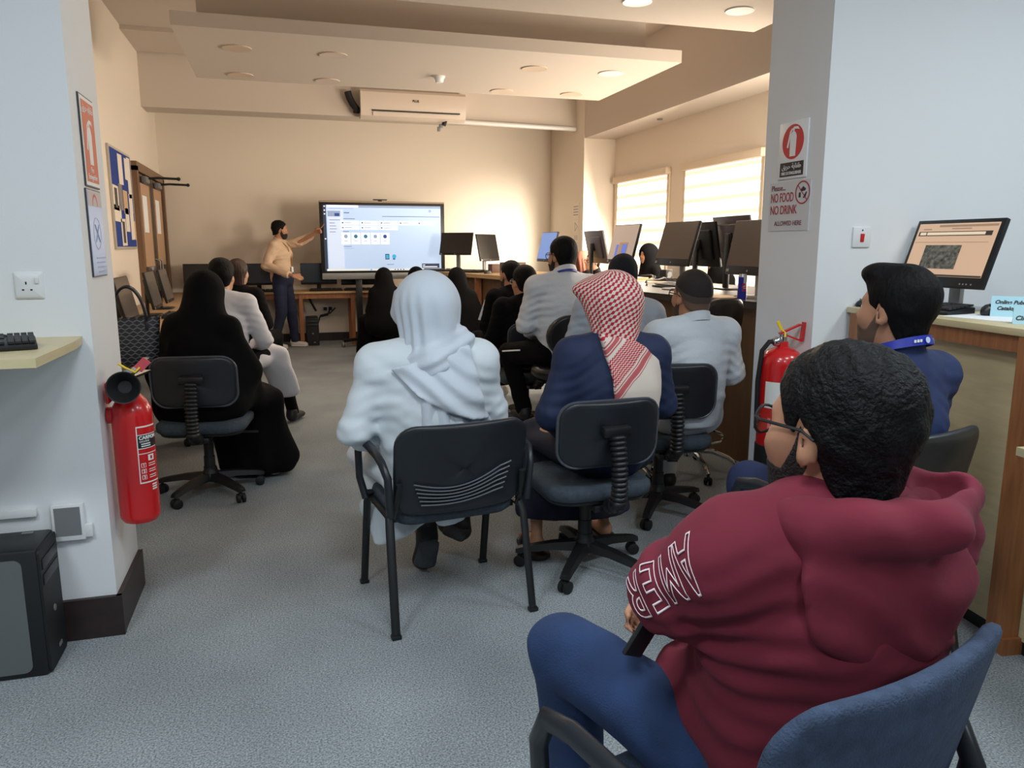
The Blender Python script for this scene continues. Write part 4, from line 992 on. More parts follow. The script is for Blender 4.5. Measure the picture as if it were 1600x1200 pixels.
for y in (-0.035, 0.035):
    MB().tube([(0.085 * math.cos(a) * (1 if True else 0), y, 0.17 + 0.0 + (0.20 * math.sin(a) if True else 0) + 0.05) for a in [PI * (i / 24) for i in range(25)]], 0.0075, 8).build('handle', m_leath, t)
    for sx in (-1, 1): MB().box((sx * 0.085, y * 1.2, 0.20), (0.018, 0.012, 0.07), bevel=0.003).build('handle_tab', m_leath, t)
tag(MB().sph((-0.93, 4.36, ZL + 0.035), (0.10, 0.07, 0.036), 10).build('folded_pouch', m_blackmat), 'black cloth pouch on the left desk below the woven bag', 'pouch')

# ---- counters on the right
ZK = 1.05
def counter_block(name, label, pts_f, width, m_top, m_front, thick=0.045):
    """tall counter: front edge polyline in plan (near to far), body to +X"""
    t = thing(name, label, 'counter', (pts_f[0][0], pts_f[0][1], 0))
    o = Vector((pts_f[0][0], pts_f[0][1], 0))
    F = [Vector((x, y, 0)) - o for x, y in pts_f]; Bk = [p + Vector((width, 0.0, 0)) for p in F]
    poly = F + Bk[::-1]
    MB().loft([[p + Vector((0, 0, z)) for p in poly] for z in (ZK - thick, ZK)]).build('worktop', m_top, t, flat=True)
    ins = [p + Vector((0.10, 0, 0)) for p in F]
    mb = MB()
    for i in range(len(ins) - 1):
        a, b2 = ins[i], ins[i + 1]
        mb.bar(a + Vector((0, 0, (ZK - thick) / 2)), b2 + Vector((0, 0, (ZK - thick) / 2)), ZK - thick, 0.02) if False else mb.loft([[a, a + Vector((0.02, 0, 0)), a + Vector((0.02, 0, ZK - thick)), a + Vector((0, 0, ZK - thick))], [b2, b2 + Vector((0.02, 0, 0)), b2 + Vector((0.02, 0, ZK - thick)), b2 + Vector((0, 0, ZK - thick))]])
    mb.build('front_panel', m_front, t, flat=True)
    for p in (F[0], F[-1]):
        s_ = 0.02 if p is F[0] else -0.02
        MB().box((p.x + width / 2 + 0.05, p.y + s_, (ZK - thick) / 2), (width - 0.14, 0.03, ZK - thick)).build('end_panel', m_front, t)
    return t, F
nearc, F1 = counter_block('counter', 'dark-topped brown counter with monitors beside the right column', [(2.74, 3.98), (2.62, 4.56), (2.53, 5.28), (2.50, 6.2), (2.50, 6.9)], 1.25, m_dark, m_panel)
MB().box((0.03, 0.9, 0.20), (0.03, 2.0, 0.05), (0, 0, 0.09)).build('foot_rail', m_blackmat, nearc)
farc, F2 = counter_block('counter', 'pale-topped timber counter with posts in front of the far wall', [(2.57, 7.54), (2.46, 8.1), (2.23, 9.19), (1.87, 10.4)], 1.25, m_desk, m_panel)
for p in (F2[1], F2[2], F2[3]): MB().box((p.x + 0.05, p.y, (ZK - 0.045) / 2), (0.07, 0.07, ZK - 0.045)).build('post', m_oak, farc)
def mon_at(p, X, label, facing, w=0.52, h=0.33, tilt=-0.25, zc=0.32, **k):
    q = atX(p[0], p[1], X)
    return monitor(label, (X, q.y, ZK), facing, w, h, q.z - ZK, tilt, **k)
m_brownscr = mat('screen_brown_sheen', (84, 70, 60), 0.3)
m_blue = mat('screen_blue_lit', (100, 130, 190), 0.4, emit=0.7)
m_beige = mat('screen_beige_lit', (178, 162, 150), 0.4, emit=0.45)
G = 'monitors on the right counters'
mon_at((1058, 381), 2.88, 'large brown-sheened monitor on the near counter, in front of the nearer window', FACE_R, 0.53, 0.34, -0.27, scr=m_brownscr, stand=m_silver, group=G, chin=0.045)
mq, R3, c = mon_at((975, 381), 2.80, 'monitor showing a beige picture with blue shapes on the near counter', FACE_R, 0.50, 0.33, -0.25, scr=m_beige, stand=m_silver, group=G, chin=0.02)
sq = [k for k in _KIDS[mq.name] if k.name.startswith('screen')][0]
onscr('picture_arch', 0.03, -0.07, 0.17, 0.16, mat('screen_tan', (176, 140, 100), 0.5, emit=0.4), sq, c, R3)
onscr('picture_shape', 0.055, -0.075, 0.10, 0.14, mat('screen_royal_blue', (92, 118, 205), 0.5, emit=0.6), sq, c, R3, 0.0142)
onscr('picture_shape', -0.09, -0.075, 0.045, 0.13, mat('screen_royal_blue', (92, 118, 205), 0.5, emit=0.6), sq, c, R3, 0.0142)
mon_at((1178, 387), 2.92, 'dark monitor half hidden by the right column, above the drink can', FACE_R, 0.52, 0.36, -0.2, scr=m_brownscr, stand=m_silver, group=G, chin=0.05)
mon_at((856, 386), 2.75, 'monitor glowing plain blue behind the white-shirted man', FACE_R, 0.50, 0.32, -0.22, scr=m_blue, group=G)
mon_at((713, 381), 2.30, 'black monitor on the far counter overlapping the display edge', -0.75, 0.50, 0.31, -0.25, stand=m_silver, group=G)
mon_at((762, 387), 2.65, 'black monitor turned away, second on the far counter', 0.75, 0.48, 0.36, -0.2, stand=m_silver, group=G)
mon_at((932, 386), 3.15, 'grey monitor turned away beside the far pilaster', FACE_L, 0.50, 0.34, -0.22, case=mat('monitor_grey_back', (92, 88, 92), 0.35), group=G, badge=False)
mon_at((1097, 382), 3.30, 'black monitor turned away right behind the large brown one', FACE_L, 0.50, 0.36, -0.18, group=G, badge=False)
mon_at((1147, 372), 3.35, 'purplish grey monitor turned away beside the dark one at the column', FACE_L, 0.50, 0.34, -0.22, case=mat('monitor_purple_grey', (84, 72, 76), 0.35), group=G, badge=False)
# things on the counters
cq = fl(1154, 471, ZK)
t = thing('drink_can', 'tall blue and silver drink can on the near counter\'s edge', 'drink can', (cq.x + 0.04, cq.y + 0.03, ZK))
MB().lathe([(0.022, 0.0), (0.0265, 0.006), (0.0265, 0.148), (0.022, 0.16), (0.0215, 0.164), (0.019, 0.162), (0.001, 0.161)], n=32).build('body', mat('can_silver', (190, 192, 198), 0.3, 0.5), t)
m_canb = mat('can_blue', (24, 40, 160), 0.3, 0.2)
wrap('blue_panel', 0.0265, -2.2, 0.9, 0.008, 0.075, m_canb, t, n=20); wrap('blue_panel', 0.0265, -1.6, -0.35, 0.075, 0.146, m_canb, t, n=10)
wrap_text('Red', 0.02, 0.0268, -0.1, 0.085, m_signred, t, bold=0.0004); wrap_text('Bull', 0.02, 0.0268, -0.1, 0.066, m_signred, t, bold=0.0004)
MB().lathe([(0.001, 0), (0.008, 0), (0.008, 0.0008), (0.001, 0.0008)], (-0.006, -0.0262, 0.102), (0, -1, 0), 16).build('emblem', m_signred, t)
t = thing('box_speaker', 'small black box on the near counter below the brown monitor', 'speaker', tuple(fl(1044, 437, ZK)), 0.3)
MB().box((0, 0.03, 0.05), (0.09, 0.09, 0.10), bevel=0.006).build('casing', m_blackmat, t)
MB().lathe([(0.001, 0), (0.03, 0), (0.032, 0.003), (0.001, 0.003)], (0, -0.0155, 0.05), (0, -1, 0), 20).build('cone', m_grey, t)
for k, (p0, p1) in enumerate((((1000, 432), (1052, 446)), ((1008, 436), (1062, 441)), ((1003, 447), (1040, 438)))):
    a, b2 = fl(p0[0], p0[1], ZK), fl(p1[0], p1[1], ZK)
    n_ = 9; pts = []
    for i in range(n_):
        f_ = i / (n_ - 1); q = a.lerp(b2, f_); q.z = ZK + 0.008 + 0.03 * abs(math.sin(f_ * PI * (1.5 + k))); q.x += 0.05 * math.sin(f_ * 7 + k); pts.append(q)
    tag(MB().tube(pts, 0.007, 6).build('cable', m_blackmat), 'black cable coil %s on the near counter\'s cluttered top' % ('nearest the beanie', 'in the middle', 'lowest')[k], 'cable', 'cables on the near counter')
keyboard('dark keyboard flat on the near counter beside the cables', tuple(fl(1030, 450, ZK) + Vector((0.12, 0.0, 0))), FACE_R)
tag(MB().box(tuple(fl(1015, 441, ZK) + Vector((0.05, 0.05, 0.002))), (0.22, 0.3, 0.003)).build('paper_sheet', mat('paper_tan_sheet', (190, 160, 130), 0.6)), 'tan paper sheet on the near counter left of the small box', 'paper')
tag(MB().box(tuple(fl(1132, 466, ZK) + Vector((0.06, 0.12, 0.002))), (0.2, 0.26, 0.003)).build('paper_sheet', mat('paper_tan_sheet', (190, 160, 130), 0.6)), 'tan paper sheet on the near counter left of the drink can', 'paper')
q = fl(842, 432, ZK)
tag(MB().box((2.55, 8.6, ZK + 0.075), (0.28, 0.12, 0.15), (0, 0, 0.2), bevel=0.004).build('cardboard_box', mat('box_brown', (92, 66, 52), 0.6)), 'brown box on the far counter left of the blue screen', 'box')
tag(MB().box((2.62, 9.55, ZK + 0.055), (0.20, 0.12, 0.11), (0, 0, 0.2), bevel=0.004).build('cardboard_box', mat('box_brown', (92, 66, 52), 0.6)), 'small brown box on the far counter under the black monitors', 'box')
keyboard('dark keyboard on the far counter in front of the black monitors', (2.28, 9.72, ZK), -0.9)
keyboard('dark keyboard on the far counter\'s left tip', (2.02, 10.28, ZK), -0.2)
mouse('dark mouse on the far counter by the black monitors', (2.42, 9.25, ZK), -1.2)

# ================================================================ chairs
GO, GV, GS = 'office chairs with bellows spines', 'stacking chairs with arms', 'round-back stools'
office_chair('black office chair under the man in the red checked headscarf', (1.20, 2.95, 0), 0.03, GO, base_rot=-1.0, seat=0.43, backz=0.655)
office_chair('black office chair under the person in the black cloak, at the left', (-0.45, 4.50, 0), -0.12, GO, base_rot=-2.05, backz=0.68, seat=0.45)
office_chair('black office chair under the close-cropped man in white', (1.83, 3.50, 0), -0.22, GO, base_rot=-0.75, backz=0.69, seat=0.45)
visitor_chair('black stacking chair with wavy ribs under the man in the white headscarf', (0.555, 2.86, 0), 0.13, GV, seat=0.44, bz=0.60, bh=0.34)
visitor_chair('black-backed chair with light blue cushion under the man in navy', (1.66, 1.94, 0), 0.20, GV, fabric=m_lblue, waves=False)
visitor_chair('dark blue upholstered chair under the man in the maroon hoodie', (0.69, 1.00, 0), 0.27, GV, fabric=m_denimfab, back_fab=m_denimfab, waves=False, seat=0.43)
tall_stool('empty chrome stool with black round back at the near counter', (2.36, 4.12, 0), 0.35, GS, seat=0.73)
tall_stool('round-back stool under the man in the pale shirt with blue lanyard', (1.76, 4.76, 0), 0.10, GS, seat=0.60)
tall_stool('round-back stool under the beanie wearer', (1.89, 4.15, 0), -0.45, GS, seat=0.50)
office_chair('black office chair under the man in black with glasses', (1.74, 5.52, 0), 0.05, GO, backz=0.70, seat=0.45)
office_chair('black office chair under the person in the white coat', (-0.46, 5.80, 0), -0.40, GO, backz=0.70, seat=0.46)
# ================================================================ soft bodies: signed distance fields meshed as one surface
f32 = np.float32
def V3(*a): return np.array(a, dtype=f32)
def smin(a, b, k):
    if k <= 0: return np.minimum(a, b)
    h = np.maximum(k - np.abs(a - b), 0) / k
    return np.minimum(a, b) - h * h * k * 0.25
def smax(a, b, k): return -smin(-a, -b, k)
def cone(P, a, b, ra, rb):
    a = np.asarray(a, f32); b = np.asarray(b, f32); ab = b - a
    q = P - a
    t = np.clip((q @ ab) / max(float(ab @ ab), 1e-9), 0, 1)
    d = q - t[:, None] * ab
    return np.sqrt((d * d).sum(1)) - (ra + (rb - ra) * t)
def econe(P, a, b, sa, sb, side=(1, 0, 0)):
    """flattened cone: (half width along side, half depth) at both ends"""
    a = np.asarray(a, f32); b = np.asarray(b, f32); ab = b - a; L_ = float(np.sqrt(ab @ ab)); ax = ab / max(L_, 1e-6)
    s = np.asarray(side, f32); s = s - ax * (s @ ax); s = s / np.sqrt(s @ s); n = np.cross(ax, s).astype(f32)
    q = P - a; h = q @ ax; t = np.clip(h / max(L_, 1e-6), 0, 1)
    w = sa[0] + (sb[0] - sa[0]) * t; dd = sa[1] + (sb[1] - sa[1]) * t
    over = h - t * L_; m = np.minimum(w, dd)
    u = q @ s; v = q @ n
    k0 = np.sqrt((u / w) ** 2 + (v / dd) ** 2 + (over / m) ** 2)
    k1 = np.sqrt((u / w ** 2) ** 2 + (v / dd ** 2) ** 2 + (over / m ** 2) ** 2) + 1e-6
    return k0 * (k0 - 1) / k1
def ell(P, c, r, R=None):
    q = P - np.asarray(c, f32)
    if R is not None: q = q @ np.asarray(R, f32)          # columns of R are the ellipsoid's axes
    r = np.asarray(r, f32)
    k0 = np.sqrt(((q / r) ** 2).sum(1)); k1 = np.sqrt(((q / r ** 2) ** 2).sum(1)) + 1e-6
    return k0 * (k0 - 1) / k1
def rotm(x=0, y=0, z=0): return np.array(Euler((x, y, z)).to_matrix(), dtype=f32)
def waves(P, amp, freq, seed=0, aniso=(1, 1, 1), n=4):
    r = np.random.RandomState(seed); out = np.zeros(len(P), f32)
    Q = P * np.asarray(aniso, f32)
    w = np.stack([np.sin(Q @ r.normal(size=3).astype(f32) * freq * 0.7 + r.uniform(0, 6)) for _ in range(3)], 1).astype(f32)
    for i in range(n):
        d = r.normal(size=3).astype(f32); d /= np.sqrt(d @ d)
        out += np.sin((Q @ d) * freq * (0.7 + 0.5 * i) + (w @ r.normal(size=3).astype(f32)) * 0.9 + r.uniform(0, 6)).astype(f32) / (1 + 0.5 * i)
    return out * (amp / 2)

def grid_mesh(fn, lo, hi, res):
    """surface nets on a dense grid, evaluated finely only near the surface"""
    lo = np.asarray(lo, float); hi = np.asarray(hi, float)
    B = 6
    nb = np.maximum(np.ceil((hi - lo) / (res * B)).astype(int), 1)
    n = nb * B + 1
    cx = [lo[i] + (np.arange(nb[i]) + 0.5) * B * res for i in range(3)]
    G = np.stack(np.meshgrid(*cx, indexing='ij'), -1).reshape(-1, 3).astype(f32)
    dc = fn(G).reshape(nb)
    act = np.abs(dc) < B * res * 1.45 + 0.02
    pad = np.pad(dc, ((0, 1),) * 3, mode='edge')
    vals = np.repeat(np.repeat(np.repeat(pad, B, 0), B, 1), B, 2)[:n[0], :n[1], :n[2]].astype(f32)
    ap = np.repeat(np.repeat(np.repeat(act, B, 0), B, 1), B, 2)
    am = np.zeros(n, bool); am[:-1, :-1, :-1] |= ap; am[1:, 1:, 1:] |= ap; am[1:, :-1, :-1] |= ap; am[:-1, 1:, :-1] |= ap; am[:-1, :-1, 1:] |= ap; am[1:, 1:, :-1] |= ap; am[1:, :-1, 1:] |= ap; am[:-1, 1:, 1:] |= ap
    idx = np.argwhere(am)
    Pp = (lo + idx * res).astype(f32)
    out = np.empty(len(Pp), f32)
    for s in range(0, len(Pp), 400000): out[s:s + 400000] = fn(Pp[s:s + 400000])
    vals[am] = out
    vals[[0, -1]] = np.maximum(vals[[0, -1]], res * .3); vals[:, [0, -1]] = np.maximum(vals[:, [0, -1]], res * .3); vals[:, :, [0, -1]] = np.maximum(vals[:, :, [0, -1]], res * .3)
    ins = vals < 0
    c = np.zeros(tuple(n - 1), np.int8)
    sl = lambda o, m: slice(o, m - 1 + o)
    for dx in (0, 1):
        for dy in (0, 1):
            for dz in (0, 1): c += ins[sl(dx, n[0]), sl(dy, n[1]), sl(dz, n[2])]
    cells = np.argwhere((c > 0) & (c < 8))
    vid = -np.ones(tuple(n - 1), np.int64); vid[tuple(cells.T)] = np.arange(len(cells))
    acc = np.zeros((len(cells), 3)); cnt = np.zeros(len(cells))
    for ax in range(3):
        o1, o2 = [k for k in range(3) if k != ax]
        for a in (0, 1):
            for b in (0, 1):
                off = np.zeros(3, int); off[o1] = a; off[o2] = b
                p0 = cells + off; p1 = p0.copy(); p1[:, ax] += 1
                v0 = vals[tuple(p0.T)]; v1 = vals[tuple(p1.T)]
                m = (v0 < 0) != (v1 < 0)
                t = np.where(m, v0 / np.where(m, v0 - v1, 1), 0)
                pt = p0.astype(float); pt[:, ax] += t
                acc[m] += pt[m]; cnt[m] += 1
    verts = lo + (acc / cnt[:, None]) * res
    faces = []
    for ax in range(3):
        o1, o2 = (ax + 1) % 3, (ax + 2) % 3
        m0 = [slice(None)] * 3; m1 = [slice(None)] * 3
        m0[ax] = slice(0, -1); m1[ax] = slice(1, None)
        for k in (o1, o2): m0[k] = slice(1, -1); m1[k] = slice(1, -1)
        s0 = ins[tuple(m0)]; s1 = ins[tuple(m1)]
        for flip, msk in ((False, s0 & ~s1), (True, ~s0 & s1)):
            e = np.argwhere(msk)
            if not len(e): continue
            e[:, o1] += 1; e[:, o2] += 1
            q = []
            for a, b in ((-1, -1), (0, -1), (0, 0), (-1, 0)):
                w = e.copy(); w[:, o1] += a; w[:, o2] += b; q.append(vid[tuple(w.T)])
            q = np.stack(q, 1)
            if flip: q = q[:, ::-1]
            faces.append(q)
    faces = np.concatenate(faces) if faces else np.zeros((0, 4), int)
    faces = faces[(faces >= 0).all(1)]
    return verts, faces
def soft(name, fn, lo, hi, res, m, parent=None, label=None, post=None, relax=1):
    v, f = grid_mesh(fn, lo, hi, res)
    for _ in range(relax):                                   # light smoothing of grid steps
        e = np.concatenate([f[:, [0, 1]], f[:, [1, 2]], f[:, [2, 3]], f[:, [3, 0]]])
        s = np.zeros_like(v); c = np.zeros(len(v))
        np.add.at(s, e[:, 0], v[e[:, 1]]); np.add.at(c, e[:, 0], 1)
        c = np.maximum(c, 1)
        v = v * 0.5 + (s / c[:, None]) * 0.5
    if post: v = post(v)
    me = bpy.data.meshes.new(name)
    me.vertices.add(len(v)); me.vertices.foreach_set('co', v.astype(f32).ravel())
    me.loops.add(4 * len(f)); me.loops.foreach_set('vertex_index', f.astype(np.int32).ravel())
    me.polygons.add(len(f)); me.polygons.foreach_set('loop_start', np.arange(0, 4 * len(f), 4, dtype=np.int32)); me.polygons.foreach_set('loop_total', np.full(len(f), 4, np.int32))
    me.polygons.foreach_set('use_smooth', np.ones(len(f), bool))
    me.update(); me.validate()
    return link(name, me, m, parent, label)

# ---------------------------------------------------------------- people
def headfield(P, c, R, s=1.0, ears=True, female=False):
    q = ((P - np.asarray(c, f32)) @ np.asarray(R, f32)) / s        # head space: +Y face, +Z up
    ax = np.abs(q[:, 0]); qm = np.stack([ax, q[:, 1], q[:, 2]], 1)
    d = ell(q, (0, -0.014, 0.040), (0.0735, 0.094, 0.080))
    d = smin(d, ell(q, (0, 0.026, -0.028), (0.060, 0.064, 0.084)), 0.04)
    d = smin(d, ell(q, (0, 0.050, -0.086), (0.040, 0.040, 0.030)), 0.035)
    d = smin(d, ell(qm, (0.034, 0.058, -0.026), (0.026, 0.026, 0.024)), 0.03)
    d = smin(d, cone(qm, (0.0, 0.081, 0.022), (0.034, 0.072, 0.022), 0.011, 0.010), 0.02)
    d = smax(d, -ell(qm, (0.030, 0.096, 0.004), (0.018, 0.016, 0.012)), 0.016)
    d = smin(d, ell(qm, (0.030, 0.071, 0.003), (0.013, 0.013, 0.012)), 0.003)
    d = smin(d, cone(q, (0, 0.086, 0.014), (0, 0.107, -0.026), 0.007, 0.0115), 0.014)
    d = smin(d, ell(qm, (0.011, 0.096, -0.031), (0.008, 0.010, 0.007)), 0.008)
    d = smin(d, ell(q, (0, 0.088, -0.055), (0.024, 0.010, 0.0055)), 0.008)
    d = smin(d, ell(q, (0, 0.086, -0.066), (0.021, 0.010, 0.0065)), 0.008)
    if ears:
        Re = rotm(0.15, 0, -0.35)
        e = ell(qm, (0.077, -0.008, -0.010), (0.008, 0.020, 0.032), Re)
        e = smax(e, -ell(qm, (0.088, -0.003, -0.006), (0.008, 0.011, 0.019), Re), 0.006)
        d = smin(d, e, 0.008)
    return d * s, q * s
def hairfield(q, s, base=(0.083, 0.103, 0.088), c=(0, -0.017, 0.045), line=None, kind=0, seed=1, quiff=False):
    q = q / s
    d = ell(q, c, base)
    d = smin(d, econe(q, (0, -0.040, 0.0), (0, -0.048, -0.085), (base[0] - 0.007, 0.064), (0.060, 0.047)), 0.03)
    ys, zs = line or ([-0.13, -0.075, -0.03, -0.016, 0.006, 0.018, 0.030, 0.05, 0.075, 0.1], [-0.085, -0.072, -0.055, -0.020, 0.028, 0.012, -0.01, 0.045, 0.075, 0.085])
    zl = np.interp(q[:, 1], ys, zs).astype(f32)
    if quiff: d = smin(d, ell(q, (0.0, 0.052, 0.098), (0.062, 0.055, 0.036)), 0.02)
    if kind == 1: d = d + waves(q, 0.0026, 95, seed, n=5) + waves(q, 0.0016, 230, seed + 3, n=4)
    elif kind == 2: d = d + waves(q, 0.0016, 90, seed, (1, 0.3, 0.7), 4)
    return smax(d, (zl - q[:, 2]) * 0.9, 0.006) * s

M_SKIN = mat('skin_tan', (176, 126, 98), 0.5, noise=(25, 0.06))
M_SKIN2 = mat('skin_light_tan', (190, 146, 118), 0.5, noise=(25, 0.06))
M_HAIR = mat('hair_black', (10, 9, 10), 0.65, bump=(90, 0.3, (1, 1, 0.4)), spec=0.15)
M_HAIRC = mat('hair_curly_black', (7, 7, 9), 0.55, bump=(150, 0.45), spec=0.18)
M_BEARD = mat('beard_black', (34, 27, 25), 0.7, bump=(200, 0.6))
M_EYE = mat('eye_white', (225, 222, 218), 0.3); M_IRIS = mat('iris_dark', (30, 22, 18), 0.2)

def hand_prims(w, d, up, side, curl=0.5, r=0.0085, thumb=1):
    """capsules of a hand: wrist w, direction d, back-of-hand normal up, side towards the thumb"""
    w, d, up, side = [np.asarray(x, float) for x in (w, d, up, side)]
    d /= np.linalg.norm(d); side = side - d * (side @ d); side /= np.linalg.norm(side); up = np.cross(side, d) if (np.cross(side, d) @ up) > 0 else -np.cross(side, d)
    pr = []
    for i, (o, ln) in enumerate(((0.030, 0.072), (0.011, 0.082), (-0.009, 0.076), (-0.028, 0.058))):
        kn = w + d * (0.088 - abs(i - 1) * 0.004) + side * o
        pr.append((w + side * o * 0.55, kn, 0.0145, 0.0115))
        a = curl * (0.8 + 0.12 * i); p = kn; dr = d
        for k, f in enumerate((0.45, 0.32, 0.23)):
            ang = a * (k + 0.6)
            v = d * math.cos(ang) - up * math.sin(ang)
            q = p + v * ln * f; pr.append((p, q, r * (1 - 0.08 * k), r * (0.93 - 0.08 * k))); p = q
    t0 = w + d * 0.025 + side * 0.022; t1 = t0 + d * 0.035 + side * 0.028 * thumb - up * 0.008; t2 = t1 + d * 0.032 + side * 0.008 * thumb - up * 0.01
    pr += [(t0, t1, 0.013, 0.0105), (t1, t2, 0.0105, 0.0085)]
    return pr

class Body:
    """joint layout of a person, in the root's local space (faces +Y)"""
    def __init__(s, seat=0.46, lean=0.0, side=0.0, twist=0.0, head=(0, 0, 0), sc=1.0, headsc=0.96, shw=0.185, fem=False, neckf=0.0, stand=False, hunch=0.0, hz=0.630):
        s.sc = sc; s.seat = seat; s.hs = headsc
        R = Euler((-lean, side, twist)).to_matrix(); s.Rt = np.array(R, f32)
        s.pel = np.array((0, 0.0, seat + 0.10), f32)
        T = lambda x, y, z: s.pel + s.Rt @ (np.array((x, y, z), f32) * sc)
        s.T = T
        s.waist = T(0, 0.0, 0.13); s.chest = T(0, 0.005 + hunch * 0.3, 0.31); s.upper = T(0, -0.01 + hunch, 0.43)
        s.shL, s.shR = T(-shw, hunch, 0.425), T(shw, hunch, 0.425)
        s.neck = T(0, -0.012 + hunch, 0.505)
        s.Rh = np.array(Euler((-lean * 0.4 + head[1], side * 0.5 + head[2], twist + head[0])).to_matrix(), f32)
        s.hc = T(0, 0.022 + hunch + neckf, hz)
        s.hipL, s.hipR = s.pel + V3(-0.095, 0, -0.01) * sc, s.pel + V3(0.095, 0, -0.01) * sc
        s.kL, s.kR = s.hipL + V3(-0.06, 0.44, 0.02) * sc, s.hipR + V3(0.06, 0.44, 0.02) * sc
        s.aL, s.aR = V3(s.kL[0], s.kL[1] + 0.03, 0.09), V3(s.kR[0], s.kR[1] + 0.03, 0.09)
        s.eL, s.eR = T(-shw - 0.06, 0.06 + hunch, 0.175), T(shw + 0.06, 0.06 + hunch, 0.175)
        s.wL, s.wR = T(-0.10, 0.29, 0.10), T(0.10, 0.29, 0.10)
        s.toe = V3(0, 1, 0); s.side = s.Rt[:, 0]
        s.curl = 0.6
    # torso + arms, inflated by g
    def upper_prims(s, P, g=0.0, sleeve=1.0, k=0.05, belly=0.0, armg=None):
        c = s.sc; sd = s.side; ag = g if armg is None else armg
        d = econe(P, s.pel, s.waist, (0.165 * c + g, 0.118 * c + g), (0.150 * c + g, 0.108 * c + g + belly), sd)
        d = smin(d, econe(P, s.waist, s.chest, (0.150 * c + g, 0.108 * c + g + belly), (0.168 * c + g, 0.116 * c + g), sd), k)
        d = smin(d, econe(P, s.chest, s.upper, (0.168 * c + g, 0.116 * c + g), (0.130 * c + g, 0.070 * c + g), sd), k)
        d = smin(d, cone(P, s.shL, s.shR, 0.046 * c + g, 0.046 * c + g), k * 0.7)
        m = (s.shL + s.shR) / 2; m = m + (s.neck - m) * 0.75
        for sh in (s.shL, s.shR): d = smin(d, cone(P, m, sh, 0.038 * c + g * 0.7, 0.042 * c + g * 0.7), k * 0.7)
        for sh, e, w in ((s.shL, s.eL, s.wL), (s.shR, s.eR, s.wR)):
            a = smin(cone(P, sh, e, 0.050 * c + ag, 0.042 * c + ag), cone(P, e, w, 0.041 * c + ag, 0.032 * c + ag), 0.02)
            d = smin(d, a, k * 0.5)
        return d
    def leg_prims(s, P, g=0.0, k=0.03):
        c = s.sc
        d = econe(P, s.pel + V3(0, 0.02, 0.06), s.pel + V3(0, 0.03, -0.02), (0.165 * c + g, 0.12 * c + g), (0.17 * c + g, 0.11 * c + g))
        for h, kn, a in ((s.hipL, s.kL, s.aL), (s.hipR, s.kR, s.aR)):
            d = smin(d, smin(cone(P, h, kn, 0.085 * c + g, 0.060 * c + g), cone(P, kn, a, 0.056 * c + g, 0.040 * c + g), 0.02), k)
        return d
    def body(s, P, hands=True, ears=True):
        d = s.upper_prims(P, -0.012)
        d = smin(d, s.leg_prims(P, -0.012), 0.03)
        h, _ = headfield(P, s.hc, s.Rh, s.hs, ears)
        d = smin(d, h, 0.012)
        up = s.Rh[:, 2]
        d = smin(d, cone(P, s.neck - s.Rt[:, 2] * 0.03, s.hc - up * 0.035 - s.Rh[:, 1] * 0.018, 0.058, 0.052), 0.03)
        for a in (s.aL, s.aR):
            d = smin(d, econe(P, a + V3(0, -0.02, -0.045), a + s.toe * 0.15 + V3(0, 0, -0.06), (0.036, 0.035), (0.04, 0.022)), 0.02)
        for w, e, sg in ((s.wL, s.eL, 1), (s.wR, s.eR, -1)):
            dr = w - e
            for a, b, ra, rb in (s.hands.get(sg) if getattr(s, 'hands', None) and s.hands.get(sg) else hand_prims(w, dr, (0, 0, 1), (sg, 0.2, 0.0), s.curl)):
                d = smin(d, cone(P, a, b, ra, rb), 0.006)
        return d
    def bounds(s, pad=0.16):
        pts = np.stack([s.pel, s.waist, s.chest, s.shL, s.shR, s.neck, s.hc + V3(0, 0, 0.1), s.hc, s.kL, s.kR, s.aL + s.toe * 0.14, s.aR + s.toe * 0.14, s.aL, s.aR, s.eL, s.eR, s.wL, s.wR])
        return pts.min(0) - pad, np.maximum(pts.max(0) + pad, 0)
    def box(s, pts, pad): 
        pts = np.stack(pts); return pts.min(0) - pad, pts.max(0) + pad

def add_body(t, B, res=0.010, skin=None, ears=True):
    lo, hi = B.bounds(); lo[2] = -0.01
    o = soft('body', lambda P: B.body(P, ears=ears), lo, hi, res, skin or M_SKIN, t)
    return o
def add_eyes(t, B):
    for sx in (-1, 1):
        c = Vector(B.hc) + Matrix(B.Rh.tolist()) @ (Vector((sx * 0.030, 0.0755, 0.003)) * B.hs)
        f = Matrix(B.Rh.tolist()) @ Vector((0, 1, 0))
        e = MB().sph(c, 0.0105, 10).build('eye', M_EYE, t)
        MB().sph(c + f * 0.0072, 0.0052, 8).build('iris', M_IRIS, e)
def add_hair(t, B, res=0.005, m=None, **k):
    c = B.hc; fn = lambda P: hairfield((P - c) @ B.Rh, B.hs, **k)
    return soft('hair', fn, c - 0.15, c + 0.16, res, m or M_HAIR, t)
def add_beard(t, B, res=0.005, thick=0.004, top=-0.030, m=None, low=-0.14):
    c = B.hc
    def fn(P):
        h, q = headfield(P, c, B.Rh, B.hs, ears=False); q = q / B.hs
        zu = np.interp(q[:, 1], [-0.02, 0.008, 0.026, 0.045, 0.075, 0.12], [-0.06, 0.02, -0.025, -0.055, top - 0.016, top - 0.016]).astype(f32)
        d = h - thick
        d = smax(d, (q[:, 2] - zu), 0.006); d = smax(d, low - q[:, 2], 0.006); d = smax(d, -0.004 - q[:, 1], 0.006)
        d = smax(d, -ell(q, (0, 0.09, -0.060), (0.022, 0.02, 0.010)), 0.003)
        return d
    return soft('beard', fn, c - 0.15, c + 0.14, res, m or M_BEARD, t)
